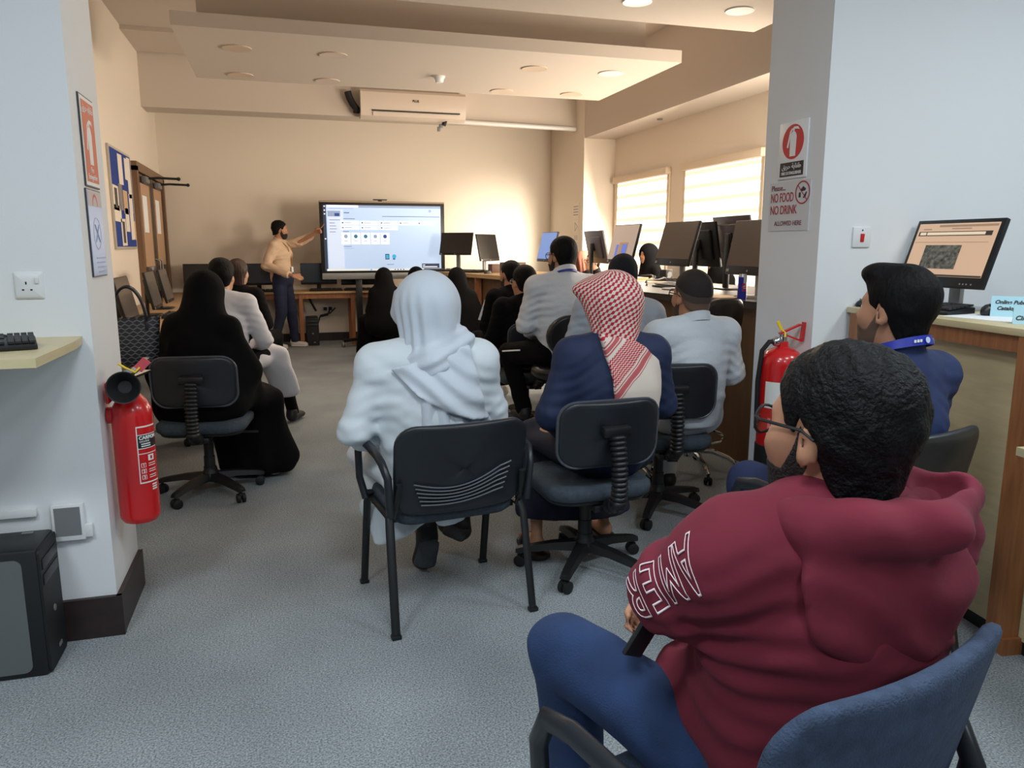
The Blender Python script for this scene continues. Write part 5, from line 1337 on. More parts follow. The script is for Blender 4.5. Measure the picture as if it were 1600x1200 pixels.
def add_top(t, B, m, name='shirt', g=0.012, res=0.009, cut=None, fold=0.006, freq=26, seed=3, hem=0.06, neck_r=0.062, belly=0.0, k=0.05, cuff=0.02, collar=True, aniso=(1, 1, 1), armg=None, extra=None, crease=0.005):
    """shirt: torso and sleeves, open at neck and cuffs"""
    lo, hi = B.box([B.pel, B.shL, B.shR, B.neck, B.eL, B.eR, B.wL, B.wR], 0.20)
    up = B.Rt[:, 2]
    def fn(P):
        d = B.upper_prims(P, g, belly=belly, k=k, armg=armg)
        if extra: d = extra(P, d)
        d = d + waves(P, fold, freq, seed, aniso)
        if crease:
            sd = B.Rt[:, 0]
            for sg, sh, e, w in ((-1, B.shL, B.eL, B.wL), (1, B.shR, B.eR, B.wR)):
                q = P - (sh - up * 0.11 - sd * sg * 0.035)
                wt = np.exp(-((q ** 2).sum(1)) / 0.13 ** 2)
                ph = (q @ up) * 130 + (q @ sd) * sg * 55 + 1.8 * np.sin((q @ sd) * 26 + seed)
                d = d + crease * wt * np.sin(ph).astype(f32)
                ax = (e - sh) / np.linalg.norm(e - sh); q = P - e
                wt = np.exp(-((q ** 2).sum(1)) / 0.085 ** 2)
                d = d + crease * 0.9 * wt * np.sin((q @ ax) * 120 + 1.5 * np.sin((q @ sd) * 40)).astype(f32)
            q = P - (B.waist - up * 0.03); wt = np.exp(-((q @ up) ** 2) / 0.06 ** 2)
            d = d + crease * 0.8 * wt * np.sin((q @ up) * 85 + 2.2 * np.sin((q @ sd) * 14 + seed)).astype(f32)
        if collar:
            d = smin(d, cone(P, B.neck - up * 0.04, B.neck + up * 0.018, neck_r + 0.016, neck_r + 0.002), 0.02)
            d = smax(d, (P - (B.neck + up * 0.022)) @ up - 0.0 * P[:, 0], 0.004) if False else d
            d = np.maximum(d, np.where(np.abs((P - B.neck) @ B.Rt[:, 0]) < 0.10, (P - (B.neck + up * 0.026 - B.Rt[:, 1] * 0.0)) @ (up + B.Rt[:, 1] * 0.35).astype(f32), -1).astype(f32))
        d = smax(d, -((P - B.pel) @ up) - hem, 0.006)
        for w, e in ((B.wL, B.eL), (B.wR, B.eR)):
            ax = (w - e) / np.linalg.norm(w - e)
            d = smax(d, np.minimum((P - w) @ ax + cuff, 0.10 - np.sqrt(((P - w) ** 2).sum(1))), 0.003)
        return d
    return soft(name, fn, lo, hi, res, m, t)
def add_trousers(t, B, m, name='trousers', g=0.008, res=0.010, fold=0.005, seed=9, cuff=0.03):
    lo, hi = B.box([B.pel, B.kL, B.kR, B.aL, B.aR, B.pel + V3(0, -0.05, 0.1)], 0.14); lo[2] = 0.02
    def fn(P):
        d = B.leg_prims(P, g) + waves(P, fold, 24, seed)
        hd = np.sqrt((P[:, 0] - B.pel[0]) ** 2 + (P[:, 1] - B.pel[1]) ** 2)
        d = smax(d, P[:, 2] - (B.pel[2] + 0.085) - 3 * np.maximum(hd - 0.20, 0), 0.004)
        return smax(d, (0.085 - cuff + 0.01) - P[:, 2], 0.003)
    return soft(name, fn, lo, hi, res, m, t)
def add_shoes(t, B, m, res=0.007, sole=None, name='shoe'):
    for a in (B.aL, B.aR):
        tz = V3(0, 0, 0)
        def fn(P, a=a):
            tn = B.toe
            d = econe(P, a + V3(0, 0, -0.04) - tn * 0.035, a + tn * 0.15 + V3(0, 0, -0.055), (0.040, 0.040), (0.045, 0.028), np.cross(tn, V3(0, 0, 1)))
            d = smin(d, cone(P, a + V3(0, 0, -0.02) - tn * 0.02, a + V3(0, 0, 0.015) - tn * 0.02, 0.046, 0.044), 0.02)
            d = smax(d, P[:, 2] - (a[2] + 0.02), 0.004)
            return smax(d, 0.004 - P[:, 2], 0.004)
        c = a + B.toe * 0.06
        o = soft(name, fn, c - 0.17, c + 0.17, res, m, t)
        if sole:
            def fs(P, a=a):
                tn = B.toe
                d = econe(P, a + V3(0, 0, -0.07) - tn * 0.035, a + tn * 0.15 + V3(0, 0, -0.07), (0.043, 0.03), (0.047, 0.03), np.cross(tn, V3(0, 0, 1)))
                return np.maximum(np.maximum(d, P[:, 2] - 0.028), 0.002 - P[:, 2])
            soft('sole', fs, c - 0.17, c + 0.17, res, sole, o)
def add_glasses(t, B, m=None, w=0.070):
    Rm = Matrix(B.Rh.tolist()); c = Vector(B.hc); s = B.hs
    X = lambda x, y, z: c + Rm @ (Vector((x, y, z)) * s)
    mm = m or m_blackmat
    f = MB()
    for sx in (-1, 1):
        f.tube([X(sx * 0.033 + 0.026 * math.cos(a), 0.101 - 0.006 * abs(math.cos(a)), 0.004 + 0.021 * math.sin(a)) for a in [2 * PI * i / 24 for i in range(24)]], 0.0024, 6, closed=True)
        f.tube([X(sx * 0.058, 0.095, 0.012), X(sx * 0.074, 0.075, 0.012), X(sx * 0.081, 0.0, 0.012), X(sx * 0.080, -0.02, 0.002)], 0.0026, 6)
    f.tube([X(-0.009, 0.103, 0.008), X(0, 0.106, 0.010), X(0.009, 0.103, 0.008)], 0.0022, 6)
    g = f.build('glasses', mm, t)
    for sx in (-1, 1):
        q = MB()
        ring = [X(sx * 0.033 + 0.025 * math.cos(a), 0.1005 - 0.006 * abs(math.cos(a)), 0.004 + 0.020 * math.sin(a)) for a in [2 * PI * i / 24 for i in range(24)]]
        off = Rm @ Vector((0, 0.0012, 0))
        q.loft([ring, [p + off for p in ring]])
        q.build('lens', m_glass, g)
def drape_ring(t, B, name, m, pts, w, h=0.0016):
    """flat strap along a path (lanyard)"""
    return MB().tube(pts, w, 8, ry=h, up=(0.0, 1, 0.2)).build(name, m, t)

def neck_band(t, B, name, m, r=0.080, z0=-0.012, h=0.03, dip=0.030, taper=0.010, n=48, thick=0.0035):
    rows = []
    for i in range(n + 1):
        a = 2 * PI * i / n
        b0 = B.neck + B.Rt @ V3(r * math.cos(a), r * math.sin(a), z0 - dip * math.sin(a))
        b1 = B.neck + B.Rt @ V3((r - taper) * math.cos(a), (r - taper) * math.sin(a), z0 + h - dip * math.sin(a))
        o_ = B.Rt @ V3(math.cos(a), math.sin(a), 0.2) * thick
        rows.append([b0, b0 + o_, b1 + o_, b1])
    return MB().loft([[Vector(p) for p in r_] for r_ in rows], cap=False).build(name, m, t)
# ================================================================ people
DBG = False
def place(name_label, px_, py_, d, B, rotz, group=None, loc=None):
    h = dp(px_, py_, d)
    r = Matrix.Rotation(rotz, 3, 'Z') @ Vector(B.hc)
    L0 = (h.x - r.x, h.y - r.y, 0) if loc is None else loc
    if DBG: print('PLACE %-50s root %.2f %.2f  head z want %.3f have %.3f' % (name_label[:50], L0[0], L0[1], h.z, B.hc[2]))
    t = thing('person', name_label, 'person', L0, rotz, group)
    return t
def to_local(t, w):
    r = Matrix.Rotation(-t.rotation_euler.z, 3, 'Z') @ (Vector(w) - t.location)
    return V3(r.x, r.y, r.z)
def poly2(x, z, pts):
    """signed distance to a polygon (negative inside)"""
    n = len(pts); d = np.full(len(x), 1e9, f32); s = np.ones(len(x), f32)
    for i in range(n):
        ax, az = pts[i]; bx, bz = pts[i - 1]
        ex, ez = bx - ax, bz - az; wx, wz = x - ax, z - az
        t = np.clip((wx * ex + wz * ez) / max(ex * ex + ez * ez, 1e-9), 0, 1)
        d = np.minimum(d, (wx - ex * t) ** 2 + (wz - ez * t) ** 2)
        c1 = z >= az; c2 = z < bz; c3 = ex * wz > ez * wx
        s = np.where((c1 & c2 & c3) | (~c1 & ~c2 & ~c3), -s, s)
    return s * np.sqrt(d)
C_white = mat('thobe_white', (214, 222, 228), 0.8, bump=(7, 0.18, (1.6, 1.6, 0.8)))
C_shirt = mat('shirt_pale_blue', (204, 212, 219), 0.8, bump=(10, 0.35, (1, 1, 1.6)))
C_shirt2 = mat('shirt_grey_white', (206, 209, 215), 0.8, bump=(10, 0.35, (1, 1, 2)))
C_navy = mat('thobe_navy', (26, 40, 74), 0.75, bump=(9, 0.3, (1.5, 1.5, 0.6)))
C_polo = mat('polo_navy', (26, 42, 84), 0.8, bump=(9, 0.25))
C_black = mat('cloth_black', (8, 8, 10), 0.9, spec=0.15, bump=(9, 0.3))
C_blackw = mat('cloth_black_soft', (18, 19, 23), 0.9)
C_hood = mat('hoodie_maroon', (108, 28, 46), 0.95, noise=(9, 0.08), bump=(9, 0.3))
C_jean = mat('denim_blue', (32, 54, 92), 0.9, noise=(14, 0.22), bump=(300, 0.2))
C_chino = mat('trousers_navy', (30, 38, 66), 0.85)
C_chinob = mat('trousers_deep_blue', (24, 36, 72), 0.85)
C_beige = mat('jumper_beige', (206, 178, 152), 0.9, bump=(120, 0.15))
C_lany = mat('lanyard_blue', (30, 44, 150), 0.5); C_shoe = mat('shoe_black', (24, 24, 26), 0.5); C_sneak = mat('sneaker_white', (225, 222, 216), 0.5)

# ---- 1. man in the maroon hoodie, arms crossed
B = Body(seat=0.42, lean=-0.08, twist=-0.22, side=0.0, head=(0.30, -0.02, 0.02), hunch=0.01, headsc=1.07, sc=0.96, shw=0.175, hz=0.605)
t = place('man in a maroon hoodie with glasses and curly black hair, arms crossed', 1306, 688, 1.17, B, 0.22)
B.eL = to_local(t, dp(1056, 918, 1.22)); B.eR = B.T(0.27, 0.16, 0.22)
B.wL, B.wR = B.T(0.06, 0.26, 0.20), B.T(-0.11, 0.27, 0.205)
B.kL = to_local(t, dp(880, 1015, 1.52)); B.kR = B.hipR + V3(0.16, 0.43, 0.03)
B.aL = B.kL + V3(0.06, -0.02, 0) ; B.aL[2] = 0.09; B.aR = B.kR + V3(0.02, 0.05, 0); B.aR[2] = 0.09
B.hands = {-1: hand_prims(B.wR, (-1.0, 0.0, -0.25), (0, 1, 0.2), (0, 0.2, 1), 0.5), 1: hand_prims(B.wL, (1, -0.1, 0.0), (0, 1, 0), (0, 0, 1), 0.4)}
add_body(t, B, 0.008)
add_eyes(t, B)
add_hair(t, B, 0.0035, M_HAIRC, base=(0.084, 0.104, 0.091), c=(0, -0.018, 0.044), kind=1, line=([-0.13, -0.085, -0.05, -0.026, -0.012, 0.010, 0.020, 0.034, 0.05, 0.075, 0.1], [-0.125, -0.120, -0.095, -0.050, -0.005, 0.030, 0.0, -0.02, 0.04, 0.07, 0.085]))
add_beard(t, B, 0.0045, 0.0035, top=-0.036)
add_glasses(t, B)
upb = B.Rt[:, 2]
def hoodie_extra(P, d):
    q = (P - B.neck) @ B.Rt                       # x right, y forward, z up from the neck base
    # blouson fullness at the waist and crossed forearm bulk
    d = smin(d, econe(P, B.T(-0.06, 0.10, 0.10), B.T(0.08, 0.10, 0.10), (0.14, 0.10), (0.14, 0.10), (0, 0, 1)), 0.06)
    d = smin(d, econe(P, B.T(-0.10, 0.16, 0.03), B.T(0.10, 0.16, 0.03), (0.10, 0.13), (0.10, 0.13), (0, 0, 1)), 0.07)
    return d
add_top(t, B, C_hood, 'hoodie', g=0.026, res=0.0070, fold=0.006, freq=22, seed=12, hem=0.10, neck_r=0.075, crease=0.007, k=0.085, cuff=0.0, collar=False, aniso=(1, 1, 1.3), armg=0.030, extra=hoodie_extra)
def hood(P):
    q = (P - B.neck) @ B.Rt
    # collar roll round the neck: open in front, sagging to the right behind
    pts = [(-0.075, 0.085, -0.05), (-0.115, 0.03, -0.025), (-0.105, -0.05, -0.005), (-0.045, -0.095, 0.0), (0.04, -0.105, 0.0), (0.11, -0.07, 0.012), (0.125, 0.02, 0.0), (0.08, 0.09, -0.045)]
    d = None
    for a, b in zip(pts[:-1], pts[1:]):
        c = cone(q, a, b, 0.030, 0.030); d = c if d is None else smin(d, c, 0.03)
    # the bag of the hood lying on the back, its mouth gaping to the right
    bag = ell(q, (0.02, -0.098, -0.095), (0.160, 0.036, 0.125), rotm(-0.26, 0, 0.05))
    bag = smin(bag, cone(q, (0.06, -0.130, 0.005), (0.165, -0.045, 0.010), 0.028, 0.028), 0.03)
    bag = smin(bag, cone(q, (-0.10, -0.07, -0.015), (0.06, -0.130, 0.005), 0.026, 0.028), 0.03)
    bag = smin(bag, cone(q, (0.165, -0.045, 0.010), (0.12, 0.03, -0.02), 0.028, 0.026), 0.03)
    bag = bag + waves(P, 0.005, 22, 5) + 0.004 * np.sin(q[:, 2] * 60 + 30 * q[:, 0] + 2 * np.sin(q[:, 0] * 20)).astype(f32)
    d = smin(d, bag, 0.035)
    hol = cone(q, (0.05, -0.088, 0.060), (0.130, -0.045, 0.035), 0.030, 0.036)
    hol = smin(hol, ell(q, (0.0, -0.005, 0.05), (0.076, 0.072, 0.12)), 0.015)
    return smax(d, -hol, 0.014)
lo, hi = B.neck - 0.32, B.neck + 0.28
soft('hood', hood, lo, hi, 0.0065, C_hood, t)
# outlined letters running down the left sleeve
A_, E_ = Vector(B.shL), Vector(B.eL); adir = (E_ - A_).normalized()
Rti = Matrix(B.Rt.tolist())
outn = (Rti @ Vector((-0.75, -0.45, 0.48))); outn = (outn - adir * outn.dot(adir)).normalized(); crs = adir.cross(outn).normalized()
hood_ob = [k for k in _KIDS[t.name] if k.name.startswith('hoodie')][0]
from mathutils.bvhtree import BVHTree
me = hood_ob.data; bvh = BVHTree.FromPolygons([v.co.copy() for v in me.vertices], [tuple(p.vertices) for p in me.polygons])
def glyph_outline(ch, size):
    cu = bpy.data.curves.new('g', 'FONT'); cu.body = ch; cu.size = size; cu.align_x = 'CENTER'; cu.align_y = 'CENTER'; cu.fill_mode = 'NONE'; cu.bevel_depth = 0.0016; cu.bevel_resolution = 0; cu.resolution_u = 4; cu.offset = 0.0015
    o = bpy.data.objects.new('g', cu); COL.objects.link(o); dg = bpy.context.evaluated_depsgraph_get(); dg.update()
    m_ = bpy.data.meshes.new_from_object(o.evaluated_get(dg)); bpy.data.objects.remove(o); bpy.data.curves.remove(cu)
    return m_
C_print = mat('print_white', (228, 210, 214), 0.7)
for i, ch in enumerate('AMERI'):
    g = glyph_outline(ch, 0.10)
    gb = bmesh.new(); gb.from_mesh(g); bmesh.ops.subdivide_edges(gb, edges=[e for e in gb.edges if e.calc_length() > 0.006], cuts=8); gb.to_mesh(g); gb.free()
    s0 = 0.030 + i * 0.040
    bad = False
    for v in g.vertices:
        x, y, z = v.co
        p = A_ + adir * (s0 + x * 0.55) + crs * (0.0) ; ang = -y * 1.2 / 0.085
        dirv = outn * math.cos(ang) + crs * math.sin(ang)
        hit = bvh.ray_cast(p + dirv * 0.25, -dirv)
        v.co = (hit[0] + dirv * (0.0018 + z * 0.4)) if hit[0] is not None and (hit[0] - p).length < 0.125 else p + dirv * 0.078
    link('sleeve_letter', g, C_print, hood_ob)
add_trousers(t, B, C_jean, 'jeans', g=0.012, res=0.009)
add_shoes(t, B, C_shoe, 0.010)
# phone tucked in the right hand
ph = to_local(t, dp(1008, 962, 1.22))
o = MB().box((0, 0, 0), (0.072, 0.009, 0.15), bevel=0.004).build('phone', m_blackmat)
o.location = dp(1024, 962, 1.235); o.rotation_euler = (0.35, 0.5, 0.7)
tag(o, 'black phone held under the crossed arm of the man in maroon', 'phone')

# ---- 2. man in the navy polo with the blue lanyard
B = Body(seat=0.46, lean=-0.03, head=(0.16, 0.06, 0.0), headsc=1.04, sc=1.0, shw=0.185)
t = place('man in a navy polo with blue lanyard, sitting by the counter', 1399, 476, 2.30, B, 0.16)
B.kL = to_local(t, dp(1170, 755, 2.62)); B.kR = B.hipR + V3(0.02, 0.44, 0.02)
B.aL = B.kL + V3(0, 0.04, 0); B.aL[2] = 0.09; B.aR = B.kR + V3(0, 0.04, 0); B.aR[2] = 0.09
add_body(t, B, 0.008); add_eyes(t, B)
add_hair(t, B, 0.004, M_HAIR, base=(0.085, 0.107, 0.092), c=(0, -0.016, 0.046), kind=2, quiff=True, line=([-0.13, -0.085, -0.05, -0.028, -0.012, 0.010, 0.022, 0.034, 0.05, 0.075, 0.1], [-0.095, -0.092, -0.078, -0.045, -0.005, 0.028, -0.03, -0.03, 0.04, 0.07, 0.085]))
add_beard(t, B, 0.005, 0.0025, m=mat('stubble_light', (96, 72, 60), 0.8))
add_top(t, B, C_polo, 'polo_shirt', g=0.016, res=0.008, k=0.07, fold=0.003, crease=0.004, seed=21, neck_r=0.064)
nk = B.neck; up = B.Rt[:, 2]
ring = [Vector(nk + B.Rt @ V3(0.078 * math.cos(a), 0.078 * math.sin(a) * 1.0, 0.020 - 0.02 * math.sin(a))) for a in [PI * (0.0) + 2 * PI * i / 40 for i in range(41)]]
ln = MB().tube(ring, 0.003, 8, ry=0.0125, up=None) if False else MB()
rows = []
for i in range(41):
    a = 2 * PI * i / 40; rr = 0.083
    b0 = nk + B.Rt @ V3(rr * math.cos(a), rr * math.sin(a), 0.010 - 0.030 * math.sin(a)); b1 = nk + B.Rt @ V3((rr - 0.008) * math.cos(a), (rr - 0.008) * math.sin(a), 0.036 - 0.030 * math.sin(a))
    b2 = b1 * 1.0 - 0; o_ = B.Rt @ V3(math.cos(a), math.sin(a), 0) * 0.003
    rows.append([b0, b0 + o_, b1 + o_, b1])
lan = MB().loft([[Vector(p) for p in r] for r in rows], cap=False).build('lanyard', C_lany, t)
for a in (4.70, 5.6):
    p = Vector(nk + B.Rt @ V3(0.0855 * math.cos(a), 0.0855 * math.sin(a), 0.023 - 0.030 * math.sin(a))); dn = Vector(B.Rt @ V3(math.cos(a), math.sin(a), 0.25))
    MB().lathe([(0.001, 0), (0.009, 0), (0.009, 0.001), (0.001, 0.001)], p, dn, 16).build('lanyard_emblem', mat('emblem_pale', (190, 200, 230), 0.5), lan)
for q in range(3):
    a = 4.22 + q * 0.1
    p = Vector(nk + B.Rt @ V3(0.0858 * math.cos(a), 0.0858 * math.sin(a), 0.023 - 0.030 * math.sin(a)))
    MB().box(p, (0.006, 0.002, 0.008), (0, 0, a + PI / 2)).build('lanyard_print', m_paper, lan)
add_trousers(t, B, C_chinob, g=0.012); add_shoes(t, B, C_shoe, 0.010)

# ---- 3. close-cropped man in the white shirt with glasses
B = Body(seat=0.45, lean=0.0, head=(0.10, 0.06, 0), headsc=1.04, shw=0.20, sc=0.93)
t = place('close-cropped man in a white shirt and glasses, right of the red headscarf', 1080, 462, 3.82, B, 0.05)
B.eL, B.eR = B.T(-0.27, 0.05, 0.20), B.T(0.29, 0.03, 0.20)
add_body(t, B, 0.008); add_eyes(t, B)
M_CROP = mat('hair_cropped', (48, 43, 42), 0.75, bump=(300, 0.3), spec=0.2); M_FADE = mat('hair_fade', (104, 80, 65), 0.75, bump=(300, 0.2)); M_MID = mat('hair_fade_dark', (72, 60, 53), 0.75, bump=(300, 0.25))
fm = add_hair(t, B, 0.005, M_MID, base=(0.0797, 0.0995, 0.086), c=(0, -0.0145, 0.042), line=([-0.13, -0.085, -0.04, -0.016, 0.006, 0.02, 0.034, 0.05, 0.075, 0.1], [-0.035, -0.030, -0.012, 0.012, 0.03, 0.012, 0.03, 0.052, 0.07, 0.085])); fm.name = 'hair_fade_dark'
fd = add_hair(t, B, 0.005, M_FADE, base=(0.0785, 0.098, 0.084), c=(0, -0.014, 0.041), line=([-0.13, -0.085, -0.04, -0.016, 0.006, 0.02, 0.034, 0.05, 0.075, 0.1], [-0.075, -0.066, -0.045, -0.005, 0.025, -0.01, 0.02, 0.05, 0.07, 0.085])); fd.name = 'hair_fade'
add_hair(t, B, 0.005, M_CROP, base=(0.081, 0.101, 0.088), c=(0, -0.015, 0.043), line=([-0.13, -0.085, -0.04, -0.016, 0.02, 0.05, 0.075, 0.1], [0.0, 0.006, 0.020, 0.032, 0.046, 0.06, 0.072, 0.085]))
add_beard(t, B, 0.006, 0.0025, m=mat('stubble', (74, 56, 48), 0.8)); add_glasses(t, B)
neck_band(t, B, 'collar', C_shirt, r=0.083, z0=-0.02, h=0.045)
add_top(t, B, C_shirt, 'shirt', g=0.024, res=0.0075, fold=0.004, freq=20, k=0.09, crease=0.004, seed=35, neck_r=0.066, aniso=(1, 1, 1), armg=0.024)
add_trousers(t, B, C_white, 'thobe_skirt', g=0.02); add_shoes(t, B, C_shoe, 0.010)

# ---- 4. man in the red checked headscarf and navy thobe
B = Body(seat=0.43, lean=0.03, head=(0.06, 0.0, 0), headsc=1.0, shw=0.185, sc=0.95)
t = place('man in a red and white checked headscarf and navy thobe, seen from behind', 955, 482, 3.22, B, 0.0)
B.eL, B.eR = B.T(-0.28, 0.02, 0.17), B.T(0.27, 0.04, 0.18)
B.wL, B.wR = B.T(-0.12, 0.26, 0.02), B.T(0.12, 0.26, 0.02)
B.aL = V3(-0.27, 0.20, 0.10); B.aR = V3(0.10, 0.30, 0.10); B.kL = V3(-0.20, 0.42, 0.50); B.kR = V3(0.17, 0.44, 0.50)
add_body(t, B, 0.009); add_glasses(t, B)
add_top(t, B, C_navy, 'thobe', g=0.022, res=0.0075, fold=0.005, freq=22, seed=41, neck_r=0.066, hem=0.14, aniso=(1, 1, 0.5), k=0.09, crease=0.003)
def skirt(P, B=B, g=0.03):
    mk = (B.kL + B.kR) / 2; hw = abs(B.kR[0] - B.kL[0]) / 2
    d = econe(P, B.pel + V3(0, 0.0, -0.03), mk + V3(0, 0, -0.01), (0.20, 0.105), (hw + 0.10, 0.075))
    ma = (B.aL + B.aR) / 2; wa = abs(B.aR[0] - B.aL[0]) / 2
    d = smin(d, econe(P, mk + V3(0, 0.02, -0.03), ma + V3(0, -0.02, 0.07), (hw + 0.10, 0.09), (wa + 0.09, 0.12)), 0.06)
    d = d + waves(P, 0.010, 16, 44, (1, 1, 0.3))
    return smax(d, 0.17 - P[:, 2], 0.01)
lo, hi = B.box([B.pel, B.kL, B.kR, B.aL, B.aR], 0.2); lo[2] = 0.1
soft('thobe_skirt', skirt, lo, hi, 0.011, C_black if False else mat('thobe_navy_dark', (24, 30, 50), 0.85), t)
# sandals
for a in (B.aL, B.aR):
    c = Vector((a[0], a[1] + 0.05, 0.0))
    s_ = MB().loft([[(c.x + x * f, c.y + y * f, z) for x, y in rrect(0.10, 0.27, 0.045, 6)] for f, z in ((0.96, 0.002), (1.0, 0.01), (1.0, 0.022), (0.97, 0.026))]).build('sandal', mat('sandal_leather', (40, 30, 26), 0.5), t)
    MB().tube([(c.x - 0.05, c.y + 0.05, 0.02), (c.x - 0.03, c.y + 0.055, 0.06), (c.x + 0.03, c.y + 0.055, 0.06), (c.x + 0.05, c.y + 0.05, 0.02)], 0.012, 8, ry=0.004, up=(0, 1, 0)).build('strap', mat('sandal_leather', (40, 30, 26), 0.5), s_)
# checked cloth: woven pattern by angle and height round the head; bands on the tail
def check_mat(name, hc, tail=False, ang=0.0):
    m = bpy.data.materials.new(name); m.use_nodes = True
    nt = m.node_tree; N = nt.nodes; b = N['Principled BSDF']; b.inputs['Roughness'].default_value = 0.9
    tc = N.new('ShaderNodeTexCoord'); mp = N.new('ShaderNodeMapping'); mp.inputs['Location'].default_value = tuple(-x for x in hc)
    nt.links.new(tc.outputs['Object'], mp.inputs[0])
    nz = N.new('ShaderNodeTexNoise'); nz.inputs['Scale'].default_value = 6; nt.links.new(mp.outputs[0], nz.inputs[0])
    vm = N.new('ShaderNodeVectorMath'); vm.operation = 'MULTIPLY_ADD'; vm.inputs[1].default_value = (0.03, 0.03, 0.03)
    nt.links.new(nz.outputs['Color'], vm.inputs[0]); nt.links.new(mp.outputs[0], vm.inputs[2])
    sp = N.new('ShaderNodeSeparateXYZ'); nt.links.new(vm.outputs[0], sp.inputs[0])
    def mn(op, *a):
        n = N.new('ShaderNodeMath'); n.operation = op
        for i, v in enumerate(a):
            if isinstance(v, (int, float)): n.inputs[i].default_value = v
            else: nt.links.new(v, n.inputs[i])
        return n.outputs[0]
    X, Y, Z = sp.outputs
    u = mn('MULTIPLY', mn('ARCTAN2', X, mn('MULTIPLY', Y, -1.0)), 0.12)
    U = X if tail else u
    white, red = L((222, 208, 196)), L((186, 36, 56))
    fr = 2 * PI / 0.0185
    p = mn('SINE', mn('MULTIPLY', mn('ADD', mn('MULTIPLY', U, 0.94), mn('MULTIPLY', Z, 0.34)), fr))
    q = mn('SINE', mn('MULTIPLY', mn('SUBTRACT', mn('MULTIPLY', Z, 0.80), mn('MULTIPLY', U, 0.60)), fr))
    chk = mn('GREATER_THAN', mn('ADD', mn('MULTIPLY', p, 0.75), q), 0.05)
    mix = N.new('ShaderNodeMix'); mix.data_type = 'RGBA'
    mix.inputs[6].default_value = white; mix.inputs[7].default_value = red
    if not tail:
        nt.links.new(chk, mix.inputs[0])
    else:
        v = mn('ADD', mn('MULTIPLY', X, 0.70), mn('MULTIPLY', Z, -0.715))          # grows towards the lower right
        w = mn('ADD', mn('MULTIPLY', X, 0.715), mn('MULTIPLY', Z, 0.70))
        rp = N.new('ShaderNodeValToRGB'); rp.color_ramp.interpolation = 'CONSTANT'
        mr = N.new('ShaderNodeMapRange'); mr.inputs[1].default_value = 0.0; mr.inputs[2].default_value = 0.30; nt.links.new(v, mr.inputs[0])
        nt.links.new(mr.outputs[0], rp.inputs[0])
        # R channel codes the zone: 0 white, 0.5 dense zigzag, 1 solid red stripe, 0.25 check
        st = [(0.0, .25), (0.10, 0), (0.13, 1), (0.15, 0), (0.165, 1), (0.215, 0), (0.23, 1), (0.25, 0), (0.29, .5), (0.58, 0), (0.60, 1), (0.615, 0), (0.63, 1), (0.70, 0), (0.715, 1), (0.73, 0)]
        cr = rp.color_ramp
        while len(cr.elements) < len(st): cr.elements.new(0.5)
        for e, (pos, val) in zip(cr.elements, st): e.position = pos; e.color = (val, val, val, 1)
        zone = N.new('ShaderNodeSeparateColor'); nt.links.new(rp.outputs[0], zone.inputs[0]); zz = zone.outputs[0]
        zig = mn('GREATER_THAN', mn('SINE', mn('ADD', mn('MULTIPLY', v, 2 * PI / 0.0105), mn('MULTIPLY', mn('ABSOLUTE', mn('SUBTRACT', mn('FRACT', mn('MULTIPLY', w, 1 / 0.012)), 0.5)), 7.0))), -0.35)
        is_ = lambda c: mn('COMPARE', zz, c, 0.08)
        f_ = mn('ADD', mn('ADD', mn('MULTIPLY', is_(0.25), chk), mn('MULTIPLY', is_(0.5), zig)), mn('MULTIPLY', is_(1.0), 0.85))
        nt.links.new(f_, mix.inputs[0])
    nt.links.new(mix.outputs[2], b.inputs['Base Color'])
    return m
def scarf_head(B, P, w=(0.098, 0.122, 0.112), drop=-0.15, low=(0.105, 0.105), front=0.075, fold=0.006, nf=16, flare=0.0, seed=2, tilt=0.0):
    q = (P - B.hc) @ B.Rh / B.hs
    d = ell(q, (0, -0.012, 0.038), w)
    d = smin(d, econe(q, (0, -0.02, 0.02), (0.0, -0.055, drop), (w[0], w[1] * 0.92), low), 0.05)
    a = np.arctan2(q[:, 0], -q[:, 1])
    fade = np.clip((0.10 - q[:, 2]) / 0.14, 0, 1)
    d = d + fold * fade * np.sin(a * nf + 3 * np.sin(a * 3 + seed) + q[:, 2] * 9).astype(f32)
    if flare:
        d = smin(d, econe(q, (-0.085, 0.03, 0.045), (-0.10, 0.075, -0.03), (0.06, 0.016), (0.05, 0.012), (0, 0, 1)), 0.03)
        d = smin(d, econe(q, (0.085, 0.03, 0.045), (0.10, 0.075, -0.03), (0.06, 0.016), (0.05, 0.012), (0, 0, 1)), 0.03)
    cut = ell(q, (0, 0.115, -0.045), (0.075, 0.085, 0.125))
    return smax(d, -cut, 0.008)
lo, hi = B.hc - V3(0.17, 0.18, 0.24), B.hc + V3(0.17, 0.18, 0.19)
soft('headscarf', lambda P: smin(scarf_head(B, P, fold=0.004, nf=9, w=(0.114, 0.128, 0.116), drop=-0.19, low=(0.088, 0.085)), ell((P - B.hc) @ B.Rh, (-0.05, 0.05, 0.075), (0.10, 0.09, 0.045)), 0.05), lo, hi, 0.0055, check_mat('checked_scarf', tuple(B.hc)), t)
